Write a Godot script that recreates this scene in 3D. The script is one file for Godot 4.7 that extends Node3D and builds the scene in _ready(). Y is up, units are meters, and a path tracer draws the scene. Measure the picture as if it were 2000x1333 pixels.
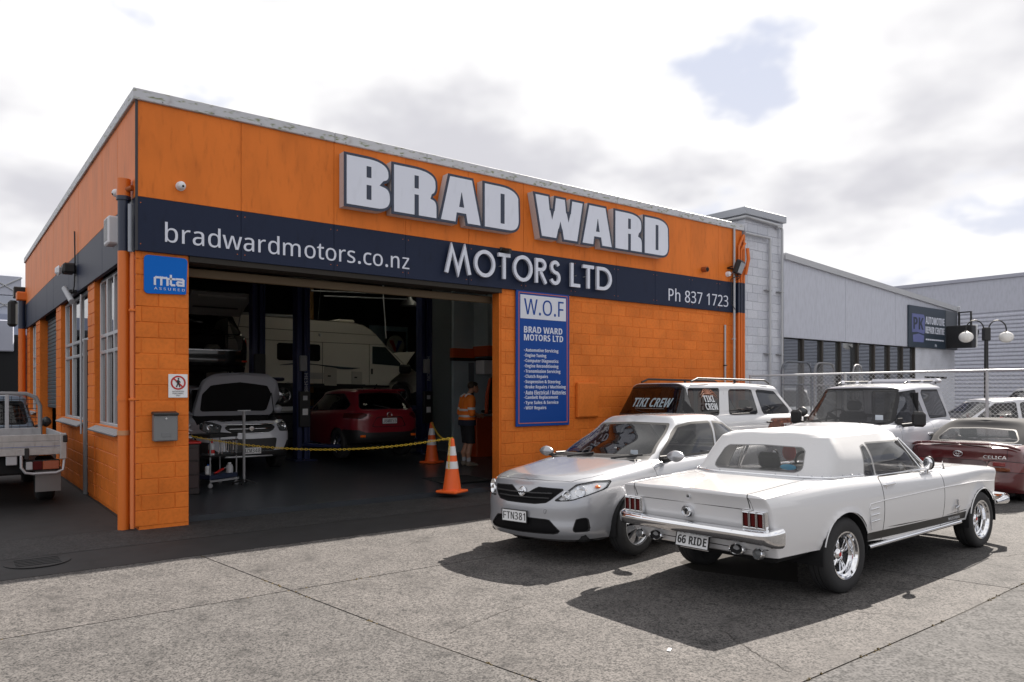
extends Node3D
# ---------------------------------------------------------------- helpers
const EPS := 0.0001
var MT := {}
var used := {}

class MB:
	var p := PackedVector3Array()
	var n := PackedVector3Array()
	var xf := Transform3D.IDENTITY
	func tri(a: Vector3, b: Vector3, c: Vector3, na = null, nb = null, nc = null) -> void:
		# a, b, c run anticlockwise seen from outside
		a = xf * a; b = xf * b; c = xf * c
		var f := (b - a).cross(c - a)
		if f.length_squared() < 1e-16:
			return
		f = f.normalized()
		p.push_back(a); p.push_back(c); p.push_back(b)
		n.push_back(f if na == null else (xf.basis * na).normalized())
		n.push_back(f if nc == null else (xf.basis * nc).normalized())
		n.push_back(f if nb == null else (xf.basis * nb).normalized())
	func quad(a: Vector3, b: Vector3, c: Vector3, d: Vector3) -> void:
		tri(a, b, c); tri(a, c, d)
	func box(lo: Vector3, hi: Vector3, bev := 0.0) -> void:
		var c := (lo + hi) * 0.5
		var h := (hi - lo).abs() * 0.5
		var e: float = minf(bev, minf(h.x, minf(h.y, h.z)) * 0.95)
		for ax in 3:
			for s in [-1.0, 1.0]:
				var u := (ax + 1) % 3
				var w := (ax + 2) % 3
				var q := []
				for k in [[-1, -1], [1, -1], [1, 1], [-1, 1]]:
					var v := Vector3.ZERO
					v[ax] = s * h[ax]; v[u] = k[0] * (h[u] - e); v[w] = k[1] * (h[w] - e)
					q.append(c + v)
				if s > 0: quad(q[0], q[1], q[2], q[3])
				else: quad(q[3], q[2], q[1], q[0])
		if e <= 0.0:
			return
		for ax in 3:
			var u := (ax + 1) % 3
			var w := (ax + 2) % 3
			for su in [-1.0, 1.0]:
				for sw in [-1.0, 1.0]:
					var q := []
					for k in [[-1, 0], [1, 0], [1, 1], [-1, 1]]:
						var v := Vector3.ZERO
						v[ax] = k[0] * (h[ax] - e)
						v[u] = su * (h[u] - (e if k[1] == 1 else 0.0))
						v[w] = sw * (h[w] - (0.0 if k[1] == 1 else e))
						q.append(c + v)
					if su * sw > 0: quad(q[0], q[1], q[2], q[3])
					else: quad(q[3], q[2], q[1], q[0])
		for sx in [-1.0, 1.0]:
			for sy in [-1.0, 1.0]:
				for sz in [-1.0, 1.0]:
					var s := Vector3(sx, sy, sz)
					var A := c + s * Vector3(h.x, h.y - e, h.z - e)
					var B := c + s * Vector3(h.x - e, h.y, h.z - e)
					var C := c + s * Vector3(h.x - e, h.y - e, h.z)
					if sx * sy * sz > 0: tri(A, B, C)
					else: tri(A, C, B)
	func tube(pts: Array, r, sides := 8, closed := false, caps := true) -> void:
		var m := pts.size()
		var rings := []
		var up := Vector3.UP
		var prev := Vector3.ZERO
		for i in m:
			var a: Vector3 = pts[(i - 1 + m) % m] if closed or i > 0 else pts[i]
			var b: Vector3 = pts[(i + 1) % m] if closed or i < m - 1 else pts[i]
			var t := (b - a).normalized()
			if i == 0:
				up = Vector3.UP if absf(t.y) < 0.9 else Vector3.RIGHT
				prev = (up - t * up.dot(t)).normalized()
			else:
				prev = (prev - t * prev.dot(t)).normalized()
			var bi := t.cross(prev)
			var rr: float = r[i] if r is Array else r
			var ring := []
			for k in sides:
				var an := TAU * k / sides
				var d := prev * cos(an) + bi * sin(an)
				ring.append([pts[i] + d * rr, d])
			rings.append(ring)
		for i in (m if closed else m - 1):
			var A = rings[i]
			var B = rings[(i + 1) % m]
			for k in sides:
				var l := (k + 1) % sides
				tri(A[k][0], A[l][0], B[l][0], A[k][1], A[l][1], B[l][1])
				tri(A[k][0], B[l][0], B[k][0], A[k][1], B[l][1], B[k][1])
		if caps and not closed:
			for k in range(1, sides - 1):
				tri(rings[0][0][0], rings[0][k + 1][0], rings[0][k][0])
				tri(rings[-1][0][0], rings[-1][k][0], rings[-1][k + 1][0])
	func lathe(prof: Array, seg := 24, smooth := 0.8, from := 0.0, to := TAU) -> void:
		# profile of Vector2(radius, height) round the y axis, outside on the right going up
		var m := prof.size()
		var fn := []
		for i in m - 1:
			var d: Vector2 = prof[i + 1] - prof[i]
			fn.append(Vector2(d.y, -d.x).normalized())
		for i in m - 1:
			var na: Vector2 = fn[i]
			var nb: Vector2 = fn[i]
			if i > 0 and fn[i - 1].dot(fn[i]) > smooth: na = (fn[i - 1] + fn[i]).normalized()
			if i < m - 2 and fn[i + 1].dot(fn[i]) > smooth: nb = (fn[i + 1] + fn[i]).normalized()
			for k in seg:
				var a0 := from + (to - from) * k / seg
				var a1 := from + (to - from) * (k + 1) / seg
				var c0 := Vector3(sin(a0), 0, cos(a0))
				var c1 := Vector3(sin(a1), 0, cos(a1))
				var y0 := Vector3(0, prof[i].y, 0)
				var y1 := Vector3(0, prof[i + 1].y, 0)
				var A: Vector3 = c0 * prof[i].x + y0
				var B: Vector3 = c1 * prof[i].x + y0
				var C: Vector3 = c1 * prof[i + 1].x + y1
				var D: Vector3 = c0 * prof[i + 1].x + y1
				var nA := c0 * na.x + Vector3(0, na.y, 0)
				var nB := c1 * na.x + Vector3(0, na.y, 0)
				var nC := c1 * nb.x + Vector3(0, nb.y, 0)
				var nD := c0 * nb.x + Vector3(0, nb.y, 0)
				tri(A, B, C, nA, nB, nC)
				tri(A, C, D, nA, nC, nD)
	func ball(c: Vector3, r: Vector3, seg := 16, rings := 10, sq := 1.0) -> void:
		for i in rings:
			for k in seg:
				var q := []
				for w in [[i, k], [i, k + 1], [i + 1, k + 1], [i + 1, k]]:
					var t: float = PI * w[0] / rings
					var f: float = TAU * w[1] / seg
					q.append(Vector3(sin(t) * sin(f), cos(t), sin(t) * cos(f)))
				var N := []
				for d in q: N.append((d / r).normalized())
				if sq < 1.0:
					# squarer than a sphere
					for e in 4:
						var d: Vector3 = q[e]
						var g := V3pow(d, 1.0 / sq)
						q[e] = d / pow(g.x + g.y + g.z, sq)
						var w: Vector3 = V3pow(q[e], 1.0 / sq - 1.0) * q[e].sign()
						N[e] = (w / r).normalized()
				tri(c + q[0] * r, c + q[3] * r, c + q[2] * r, N[0], N[3], N[2])
				tri(c + q[0] * r, c + q[2] * r, c + q[1] * r, N[0], N[2], N[1])
	static func V3pow(d: Vector3, k: float) -> Vector3:
		return Vector3(pow(absf(d.x), k), pow(absf(d.y), k), pow(absf(d.z), k))
	func prism(poly: PackedVector2Array, z0: float, z1: float, back := true) -> void:
		# polygon in xy, from z0 (back) to z1 (front, facing +z)
		var pl := poly.duplicate()
		if Geometry2D.is_polygon_clockwise(pl): pl.reverse()
		# Godot's 2D clockwise test has y down
		var ar := 0.0
		for i in pl.size(): ar += pl[i].cross(pl[(i + 1) % pl.size()])
		if ar < 0: pl.reverse()
		var id := Geometry2D.triangulate_polygon(pl)
		for i in range(0, id.size(), 3):
			var a := pl[id[i]]
			var b := pl[id[i + 1]]
			var c := pl[id[i + 2]]
			if (b - a).cross(c - a) < 0:
				var t := b; b = c; c = t
			tri(Vector3(a.x, a.y, z1), Vector3(b.x, b.y, z1), Vector3(c.x, c.y, z1))
			if back: tri(Vector3(a.x, a.y, z0), Vector3(c.x, c.y, z0), Vector3(b.x, b.y, z0))
		for i in pl.size():
			var a := pl[i]
			var b := pl[(i + 1) % pl.size()]
			quad(Vector3(a.x, a.y, z0), Vector3(b.x, b.y, z0), Vector3(b.x, b.y, z1), Vector3(a.x, a.y, z1))
	func add(o: MB) -> void:
		for i in o.p.size():
			p.push_back(xf * o.p[i]); n.push_back((xf.basis * o.n[i]).normalized())
	func mesh() -> ArrayMesh:
		var a := []
		a.resize(Mesh.ARRAY_MAX)
		a[Mesh.ARRAY_VERTEX] = p
		a[Mesh.ARRAY_NORMAL] = n
		var m := ArrayMesh.new()
		m.add_surface_from_arrays(Mesh.PRIMITIVE_TRIANGLES, a)
		return m

func V(x, y, z) -> Vector3: return Vector3(x, y, z)

func numbered(called: String) -> String:
	if not used.has(called):
		used[called] = 0
		return called
	used[called] += 1
	return "%s_%03d" % [called, used[called]]

func thing(called: String, label: String, category: String, at := Vector3.ZERO, turn := 0.0, group := "") -> Node3D:
	var o := Node3D.new()
	o.name = numbered(called)
	add_child(o)
	o.position = at
	o.rotation.y = turn
	tag(o, label, category, group)
	return o

func tag(o: Node, label := "", category := "", group := "", kind := "") -> void:
	if label: o.set_meta("label", label)
	if category: o.set_meta("category", category)
	if group: o.set_meta("group", group)
	if kind: o.set_meta("kind", kind)

func part(called: String, m, mat: Material, parent: Node = self) -> MeshInstance3D:
	var o := MeshInstance3D.new()
	if parent == self: o.name = numbered(called)
	else:
		var nm := called
		var k := 0
		while parent.has_node(NodePath(nm)):
			k += 1
			nm = "%s_%03d" % [called, k]
		o.name = nm
	o.mesh = m.mesh() if m is MB else m
	o.material_override = mat
	parent.add_child(o, true)
	return o

func nodepart(called: String, parent: Node, at := Vector3.ZERO) -> Node3D:
	var o := Node3D.new()
	var nm := called
	var k := 0
	while parent.has_node(NodePath(nm)):
		k += 1
		nm = "%s_%03d" % [called, k]
	o.name = nm
	parent.add_child(o, true)
	o.position = at
	return o

func struct(called: String, m, mat: Material, parent: Node = self) -> MeshInstance3D:
	var o := part(called, m, mat, parent)
	if parent == self: o.set_meta("kind", "structure")
	return o

func bx(lo: Vector3, hi: Vector3, bev := 0.0) -> MB:
	var b := MB.new()
	b.box(lo, hi, bev)
	return b

func tb(pts: Array, r, sides := 8, closed := false) -> MB:
	var b := MB.new()
	b.tube(pts, r, sides, closed)
	return b

func lin(r: float, g: float, b: float) -> Color:
	return Color(r, g, b).linear_to_srgb()

func mat(c: Color, rough := 0.6, metal := 0.0, spec := 0.5) -> StandardMaterial3D:
	var m := StandardMaterial3D.new()
	m.albedo_color = c
	m.roughness = rough
	m.metallic = metal
	m.metallic_specular = spec
	return m

func paint(c: Color, rough := 0.45, coat := 1.0, metal := 0.0) -> StandardMaterial3D:
	var m := mat(c, rough, metal)
	m.clearcoat_enabled = true
	m.clearcoat = coat
	m.clearcoat_roughness = 0.04
	return m

func glass(c: Color, alpha: float) -> StandardMaterial3D:
	var m := mat(Color(c.r, c.g, c.b, alpha), 0.02)
	m.transparency = BaseMaterial3D.TRANSPARENCY_ALPHA
	return m

func noise_tex(freq: float, type := FastNoiseLite.TYPE_SIMPLEX_SMOOTH, octaves := 4, ramp: Array = [], size := 512, seed := 1, normal := false, bump := 4.0) -> NoiseTexture2D:
	var f := FastNoiseLite.new()
	f.noise_type = type
	f.seed = seed
	f.frequency = freq
	f.fractal_octaves = octaves
	var t := NoiseTexture2D.new()
	t.width = size; t.height = size
	t.seamless = true
	t.noise = f
	if ramp.size():
		var g := Gradient.new()
		var off := PackedFloat32Array()
		var col := PackedColorArray()
		for r in ramp:
			off.append(r[0]); col.append(r[1])
		g.offsets = off; g.colors = col
		t.color_ramp = g
	if normal:
		t.as_normal_map = true
		t.bump_strength = bump
	return t

# tri = a world-mapped texture laid over a plain colour; sx, sy, sz are repeats per metre
func worn(c: Color, rough: float, tex: Texture2D, scale: Vector3, dirt: Texture2D = null, dscale := Vector3.ONE, bump: Texture2D = null, bscale := 0.3) -> StandardMaterial3D:
	var m := mat(c, rough)
	m.albedo_texture = tex
	m.uv1_triplanar = true
	m.uv1_world_triplanar = true
	m.uv1_scale = scale
	m.uv1_triplanar_sharpness = 8.0
	if dirt:
		m.detail_enabled = true
		m.detail_albedo = dirt
		m.detail_blend_mode = BaseMaterial3D.BLEND_MODE_MUL
		m.detail_uv_layer = BaseMaterial3D.DETAIL_UV_2
		m.uv2_triplanar = true
		m.uv2_world_triplanar = true
		m.uv2_scale = dscale
		m.uv2_triplanar_sharpness = 8.0
	if bump:
		m.heightmap_enabled = true
		m.heightmap_texture = bump
		m.heightmap_scale = bscale
	return m

func g1(v: float) -> Color: return Color(v, v, v)

var fonts := {}
func font(nm: String, bold := false) -> SystemFont:
	var k := nm + str(bold)
	if not fonts.has(k):
		var f := SystemFont.new()
		f.font_names = PackedStringArray([nm])
		f.font_weight = 700 if bold else 400
		fonts[k] = f
	return fonts[k]

# flat or raised lettering whose lower left corner is at, scaled to width w and letter height h (cap or ascender height)
func text(s: String, at: Vector3, w: float, h: float, depth: float, m: Material, parent: Node, called := "lettering", bold := false, basis := Basis.IDENTITY, fnm := "Droid Sans", slant := 0.0) -> MeshInstance3D:
	var t := TextMesh.new()
	t.text = s
	t.font = font(fnm, bold)
	t.font_size = 64
	t.pixel_size = 0.01
	t.depth = 0.1
	t.curve_step = 1.5
	t.horizontal_alignment = HORIZONTAL_ALIGNMENT_LEFT
	var b := t.get_aabb()
	var o := part(called, t, m, parent)
	var sx := w / maxf(b.size.x, 0.001)
	var sy := h / maxf(b.size.y, 0.001)
	var lb := Basis(Vector3(sx, 0, 0), Vector3(slant * sy, sy, 0), Vector3(0, 0, depth / 0.1))
	o.transform = Transform3D(basis * lb, at - basis * (lb * Vector3(b.position.x, b.position.y, b.position.z)))
	return o

func arc(c: Vector3, u: Vector3, v: Vector3, r: float, a0: float, a1: float, k := 10) -> Array:
	var o := []
	for i in k + 1:
		var a := a0 + (a1 - a0) * i / k
		o.append(c + u * r * cos(a) + v * r * sin(a))
	return o

func ground_y(x: float, z: float) -> float:
	var a := clampf((x - 4.3) * 0.02, 0.0, 0.12)
	var b := clampf((z - 5.4) * 0.02, 0.0, 0.07)
	return -0.035 + a * smoothstep(1.0, 5.0, z) + b + 0.03 * smoothstep(2.0, 0.0, z) - 0.02

func floor_y(z: float) -> float: return 0.05 - 0.022 * z

func _ready() -> void:
	# camera: level, lens shifted upwards
	var cam := Camera3D.new()
	cam.name = "Camera"
	add_child(cam)
	cam.position = Vector3(-1.96, 1.75, 10.29)
	cam.rotation.y = -deg_to_rad(90.0 - 52.4)
	cam.projection = Camera3D.PROJECTION_FRUSTUM
	cam.near = 0.05
	cam.far = 2000.0
	cam.size = 0.05 * 1333.0 / 1453.0
	cam.frustum_offset = Vector2(0, 0.05 * 96.5 / 1453.0)
	cam.current = true
	# sky, air, exposure
	var we := WorldEnvironment.new()
	we.name = "WorldEnvironment"
	var env := Environment.new()
	env.background_mode = Environment.BG_SKY
	var sky := Sky.new()
	sky.sky_material = cloud_sky()
	env.sky = sky
	env.tonemap_mode = Environment.TONE_MAPPER_LINEAR
	env.tonemap_exposure = 2.45
	env.sdfgi_enabled = true
	env.ssao_enabled = true
	env.ssil_enabled = true
	we.environment = env
	add_child(we)
	# sun: to the right and a little behind the building
	var sun := DirectionalLight3D.new()
	sun.name = "Sun"
	add_child(sun)
	sun.light_energy = 1.6
	sun.light_color = Color(1.0, 0.965, 0.925)
	sun.light_angular_distance = 0.5
	sun.shadow_enabled = true
	sun.position = Vector3(20, 20, -6)
	sun.look_at(sun.position - Vector3(1.15, 1.0, -0.335))
	materials()
	build_ground()
	build_garage()
	build_signs()
	build_neighbour()
	build_fittings()
	build_interior()
	build_cars()
	build_small_things()

func cloud_sky() -> PanoramaSkyMaterial:
	var W := 2048
	var H := 1024
	var im := Image.create(W, H, false, Image.FORMAT_RGBF)
	var big := FastNoiseLite.new()
	big.noise_type = FastNoiseLite.TYPE_SIMPLEX_SMOOTH
	big.seed = 21
	big.frequency = 0.8
	big.fractal_octaves = 7
	big.fractal_gain = 0.58
	var lit := FastNoiseLite.new()
	lit.noise_type = FastNoiseLite.TYPE_SIMPLEX_SMOOTH
	lit.seed = 8
	lit.frequency = 0.7
	lit.fractal_octaves = 6
	lit.fractal_gain = 0.55
	var E := 0.435
	for j in H:
		var th := PI * (j + 0.5) / H
		var y := cos(th)
		var s := sin(th)
		if y < -0.05:
			var c := Color(0.16, 0.16, 0.16) * E
			im.fill_rect(Rect2i(0, j, W, H - j), c)
			break
		var k := 1.0 / (maxf(y, 0.0) + 0.22)
		for i in W:
			var ph := TAU * i / W - 0.13
			var q := Vector3(s * sin(ph) * k, 0.0, s * cos(ph) * k)
			var d := big.get_noise_3d(q.x, 3.0, q.z)
			var l := lit.get_noise_3d(q.x + 0.35, 7.0, q.z - 0.2)
			var cover := smoothstep(-0.36, -0.17, d + 0.1 * l)
			var shade := smoothstep(-0.10, 0.42, l * 0.75 + d * 0.5)
			var cl := Color(1.05, 1.04, 1.04).lerp(Color(0.66, 0.655, 0.70), shade)
			var bl := Color(0.62, 0.67, 0.83).lerp(Color(0.78, 0.80, 0.88), 1.0 - clampf(y * 1.6, 0.0, 1.0))
			var c := bl.lerp(cl, cover)
			c = c.lerp(Color(0.84, 0.84, 0.87), 0.7 * smoothstep(0.22, 0.0, y))
			im.set_pixel(i, j, Color(c.r * E, c.g * E, c.b * E))
	var m := PanoramaSkyMaterial.new()
	m.panorama = ImageTexture.create_from_image(im)
	return m

func materials() -> void:
	var fine := noise_tex(0.09, FastNoiseLite.TYPE_SIMPLEX, 3, [[0.0, g1(0.93)], [0.5, g1(0.98)], [1.0, g1(1.0)]], 512, 3)
	var blot := noise_tex(0.012, FastNoiseLite.TYPE_SIMPLEX_SMOOTH, 5, [[0.1, g1(0.92)], [0.5, g1(0.98)], [0.8, g1(1.0)]], 512, 5)
	var streak := noise_tex(0.02, FastNoiseLite.TYPE_SIMPLEX_SMOOTH, 5, [[0.0, Color(0.88, 0.86, 0.85)], [0.2, Color(0.97, 0.965, 0.96)], [0.4, g1(1.0)]], 512, 6)
	var grit := noise_tex(0.35, FastNoiseLite.TYPE_SIMPLEX, 2, [], 512, 7)
	MT.fine = fine; MT.blot = blot; MT.streak = streak; MT.grit = grit
	# ground
	var stones := grain_tex(1024, 41, 0.5, [[0.0, g1(0.18)], [0.28, g1(0.38)], [0.42, Color(0.70, 0.695, 0.69)], [0.56, Color(0.87, 0.865, 0.86)], [0.8, Color(1.0, 0.99, 0.98)], [1.0, g1(1.0)]])
	var patch := noise_tex(0.012, FastNoiseLite.TYPE_SIMPLEX_SMOOTH, 7, [[0.0, g1(0.66)], [0.16, g1(0.80)], [0.26, g1(0.90)], [0.5, g1(0.95)], [0.8, g1(1.0)]], 1024, 12)
	MT.slab = worn(Color(0.415, 0.403, 0.396), 0.92, stones, V(0.2, 0.2, 0.2), patch, V(0.16, 0.16, 0.16))
	MT.slab2 = worn(Color(0.397, 0.388, 0.383), 0.92, stones, V(0.21, 0.21, 0.21), patch, V(0.19, 0.19, 0.19))
	MT.slab3 = worn(Color(0.362, 0.358, 0.358), 0.92, stones, V(0.15, 0.15, 0.15), patch, V(0.15, 0.15, 0.15))
	MT.apron_shaded = worn(Color(0.22, 0.22, 0.225), 0.8, stones, V(0.15, 0.15, 0.15), patch, V(0.2, 0.2, 0.2))  # asphalt with the building's shade put into its dark colour
	MT.gutter = worn(Color(0.14, 0.14, 0.145), 0.75, fine, V(0.5, 0.5, 0.5), patch, V(0.2, 0.2, 0.2))  # smooth dark gutter tone, deepened further to carry the building's shade
	MT.joint = mat(Color(0.13, 0.11, 0.09), 0.95)
	MT.weed = worn(Color(0.30, 0.25, 0.12), 0.95, fine, V(2, 2, 2))
	MT.floor = worn(Color(0.21, 0.225, 0.245), 0.3, fine, V(0.4, 0.4, 0.4), blot, V(0.15, 0.15, 0.15))
	# building
	var og := lin(0.74, 0.19, 0.028)
	MT.orange = worn(og, 0.55, fine, V(0.3, 0.3, 0.3), blot, V(0.2, 0.2, 0.2))
	MT.orange_clad = worn(og, 0.5, streak, V(0.8, 0.18, 0.8), blot, V(0.25, 0.1, 0.25))
	MT.orange_b = worn(lin(0.71, 0.18, 0.026), 0.55, fine, V(0.33, 0.33, 0.33), blot, V(0.2, 0.2, 0.2))
	MT.orange_c = worn(lin(0.77, 0.20, 0.03), 0.55, fine, V(0.27, 0.27, 0.27), blot, V(0.2, 0.2, 0.2))
	MT.orange_pipe = mat(lin(0.66, 0.155, 0.016), 0.4)
	MT.navy = worn(lin(0.013, 0.020, 0.046), 0.5, streak, V(0.5, 0.2, 0.5))
	MT.navy_pipe = mat(lin(0.02, 0.028, 0.055), 0.4)
	MT.fascia = worn(lin(0.50, 0.51, 0.54), 0.5, streak, V(0.4, 0.8, 0.4), noise_tex(0.03, FastNoiseLite.TYPE_SIMPLEX, 5, [[0.12, Color(0.6, 0.62, 0.45)], [0.26, Color(0.9, 0.91, 0.87)], [0.38, g1(1.0)]], 512, 15), V(0.25, 0.8, 0.25))
	for k in [MT.orange, MT.orange_b, MT.orange_c, MT.orange_clad, MT.navy]: k.metallic_specular = 0.3
	MT.white = mat(lin(0.72, 0.73, 0.76), 0.5)
	MT.letter = worn(lin(0.66, 0.69, 0.78), 0.4, noise_tex(0.02, FastNoiseLite.TYPE_SIMPLEX, 4, [[0.0, g1(0.97)], [0.3, g1(1.0)]], 256, 18), V(0.7, 0.25, 0.7))
	MT.letter_side = worn(lin(0.58, 0.56, 0.56), 0.45, fine, V(0.7, 0.4, 0.7))
	MT.text = mat(lin(0.62, 0.65, 0.74), 0.5)
	MT.text_navy = mat(lin(0.02, 0.03, 0.06), 0.45)
	MT.black = mat(lin(0.012, 0.012, 0.013), 0.5)
	MT.rubber = mat(lin(0.014, 0.014, 0.015), 0.75)
	MT.tyre = worn(lin(0.022, 0.022, 0.023), 0.8, fine, V(3, 3, 3))
	MT.dark = mat(lin(0.006, 0.006, 0.007), 0.9)
	MT.grey = mat(lin(0.25, 0.255, 0.265), 0.5)
	MT.light_grey = mat(lin(0.42, 0.43, 0.45), 0.5)
	MT.alu = mat(lin(0.55, 0.56, 0.58), 0.38, 0.6)
	MT.galv = worn(lin(0.45, 0.46, 0.48), 0.45, fine, V(2, 2, 2))
	MT.galv.metallic = 0.3
	MT.wire = mat(lin(0.5, 0.51, 0.53), 0.5)
	MT.chrome = mat(lin(0.82, 0.83, 0.85), 0.06, 1.0)
	MT.chrome_soft = mat(lin(0.6, 0.61, 0.63), 0.25, 1.0)
	MT.pane = glass(Color(0.02, 0.03, 0.04), 0.55)
	MT.pane_dark = glass(Color(0.015, 0.016, 0.018), 0.8)
	MT.tinted = mat(lin(0.36, 0.38, 0.40), 0.03, 0.9)
	MT.car_glass = glass(Color(0.008, 0.014, 0.02), 0.72)
	MT.clear = glass(Color(0.9, 0.93, 0.95), 0.08)
	MT.red_lens = mat(lin(0.075, 0.004, 0.004), 0.3, 0.0, 0.3)
	MT.amber = paint(lin(0.75, 0.16, 0.01), 0.3)
	MT.red = mat(lin(0.45, 0.015, 0.012), 0.45)
	MT.blue = mat(lin(0.006, 0.055, 0.27), 0.4, 0.0, 0.3)
	MT.blue_mta = mat(lin(0.002, 0.125, 0.52), 0.45, 0.0, 0.25)
	MT.cone = mat(lin(0.85, 0.13, 0.02), 0.5)
	MT.reflect = mat(lin(0.7, 0.7, 0.7), 0.35)
	MT.yellow = mat(lin(0.62, 0.42, 0.03), 0.45)
	MT.lift = mat(lin(0.02, 0.028, 0.085), 0.35)
	MT.block_white = worn(lin(0.60, 0.62, 0.68), 0.6, fine, V(0.3, 0.3, 0.3), blot, V(0.2, 0.2, 0.2))
	MT.panel_grey = worn(lin(0.50, 0.52, 0.59), 0.5, fine, V(0.2, 0.05, 0.2))
	MT.far_grey = worn(lin(0.42, 0.435, 0.50), 0.5, fine, V(0.2, 0.05, 0.2))
	MT.timber = worn(lin(0.28, 0.15, 0.05), 0.7, streak, V(0.5, 3.0, 0.5))
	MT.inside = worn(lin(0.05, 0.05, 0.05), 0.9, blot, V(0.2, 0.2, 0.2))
	MT.office = worn(lin(0.42, 0.5, 0.54), 0.6, blot, V(0.15, 0.15, 0.15))
	MT.skylight = mat(Color(0.9, 0.92, 0.9), 0.6)
	MT.skylight.backlight_enabled = true
	MT.skylight.backlight = Color(1, 1, 0.97)
	MT.skin = mat(lin(0.42, 0.22, 0.14), 0.55)
	MT.skin.subsurf_scatter_enabled = true
	MT.skin.subsurf_scatter_strength = 0.1
	MT.hair = mat(lin(0.03, 0.018, 0.01), 0.7)
	MT.hivis = mat(lin(0.85, 0.2, 0.015), 0.7)
	MT.navy_cloth = mat(lin(0.018, 0.022, 0.04), 0.85)
	MT.shorts = mat(lin(0.012, 0.012, 0.014), 0.85)
	MT.plate = mat(lin(0.74, 0.75, 0.76), 0.35)
	MT.seat = mat(lin(0.015, 0.0155, 0.017), 0.85)

# salt and pepper grain: value noise whose octaves run from single texels to coarser clumps
func grain_tex(size: int, seed: int, gain: float, ramp: Array) -> NoiseTexture2D:
	var t := noise_tex(0.75, FastNoiseLite.TYPE_VALUE, 3, ramp, size, seed)
	var f: FastNoiseLite = t.noise
	f.fractal_lacunarity = 0.5
	f.fractal_gain = gain
	return t

# ---------------------------------------------------------------- the ground
func sheet(x0: float, x1: float, z0: float, z1: float, lift: float, n := 6) -> MB:
	var b := MB.new()
	for i in n:
		for j in n:
			var xa := lerpf(x0, x1, i / float(n))
			var xb := lerpf(x0, x1, (i + 1) / float(n))
			var za := lerpf(z0, z1, j / float(n))
			var zb := lerpf(z0, z1, (j + 1) / float(n))
			b.quad(V(xa, ground_y(xa, za) + lift, za), V(xa, ground_y(xa, zb) + lift, zb), V(xb, ground_y(xb, zb) + lift, zb), V(xb, ground_y(xb, za) + lift, za))
	return b

func slab_mesh(poly: Array, lift: float) -> MB:
	# four corners x,z; a rounded arris keeps the joint visible
	var b := MB.new()
	var n := 14
	var P := func(u: float, v: float) -> Vector3:
		var a: Vector2 = poly[0].lerp(poly[1], u)
		var c: Vector2 = poly[3].lerp(poly[2], u)
		var q := a.lerp(c, v)
		return Vector3(q.x, ground_y(q.x, q.y) + lift, q.y)
	for i in n:
		for j in n:
			var A: Vector3 = P.call(i / float(n), j / float(n))
			var B: Vector3 = P.call((i + 1) / float(n), j / float(n))
			var C: Vector3 = P.call((i + 1) / float(n), (j + 1) / float(n))
			var D: Vector3 = P.call(i / float(n), (j + 1) / float(n))
			b.quad(A, D, C, B)
	for e in [[[0, 0], [1, 0]], [[1, 0], [1, 1]], [[1, 1], [0, 1]], [[0, 1], [0, 0]]]:
		for k in n:
			var t0 := k / float(n)
			var t1 := (k + 1) / float(n)
			var A: Vector3 = P.call(lerpf(e[0][0], e[1][0], t0), lerpf(e[0][1], e[1][1], t0))
			var B: Vector3 = P.call(lerpf(e[0][0], e[1][0], t1), lerpf(e[0][1], e[1][1], t1))
			b.quad(A, B, B - V(0, 0.02, 0), A - V(0, 0.02, 0))
	return b

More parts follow.
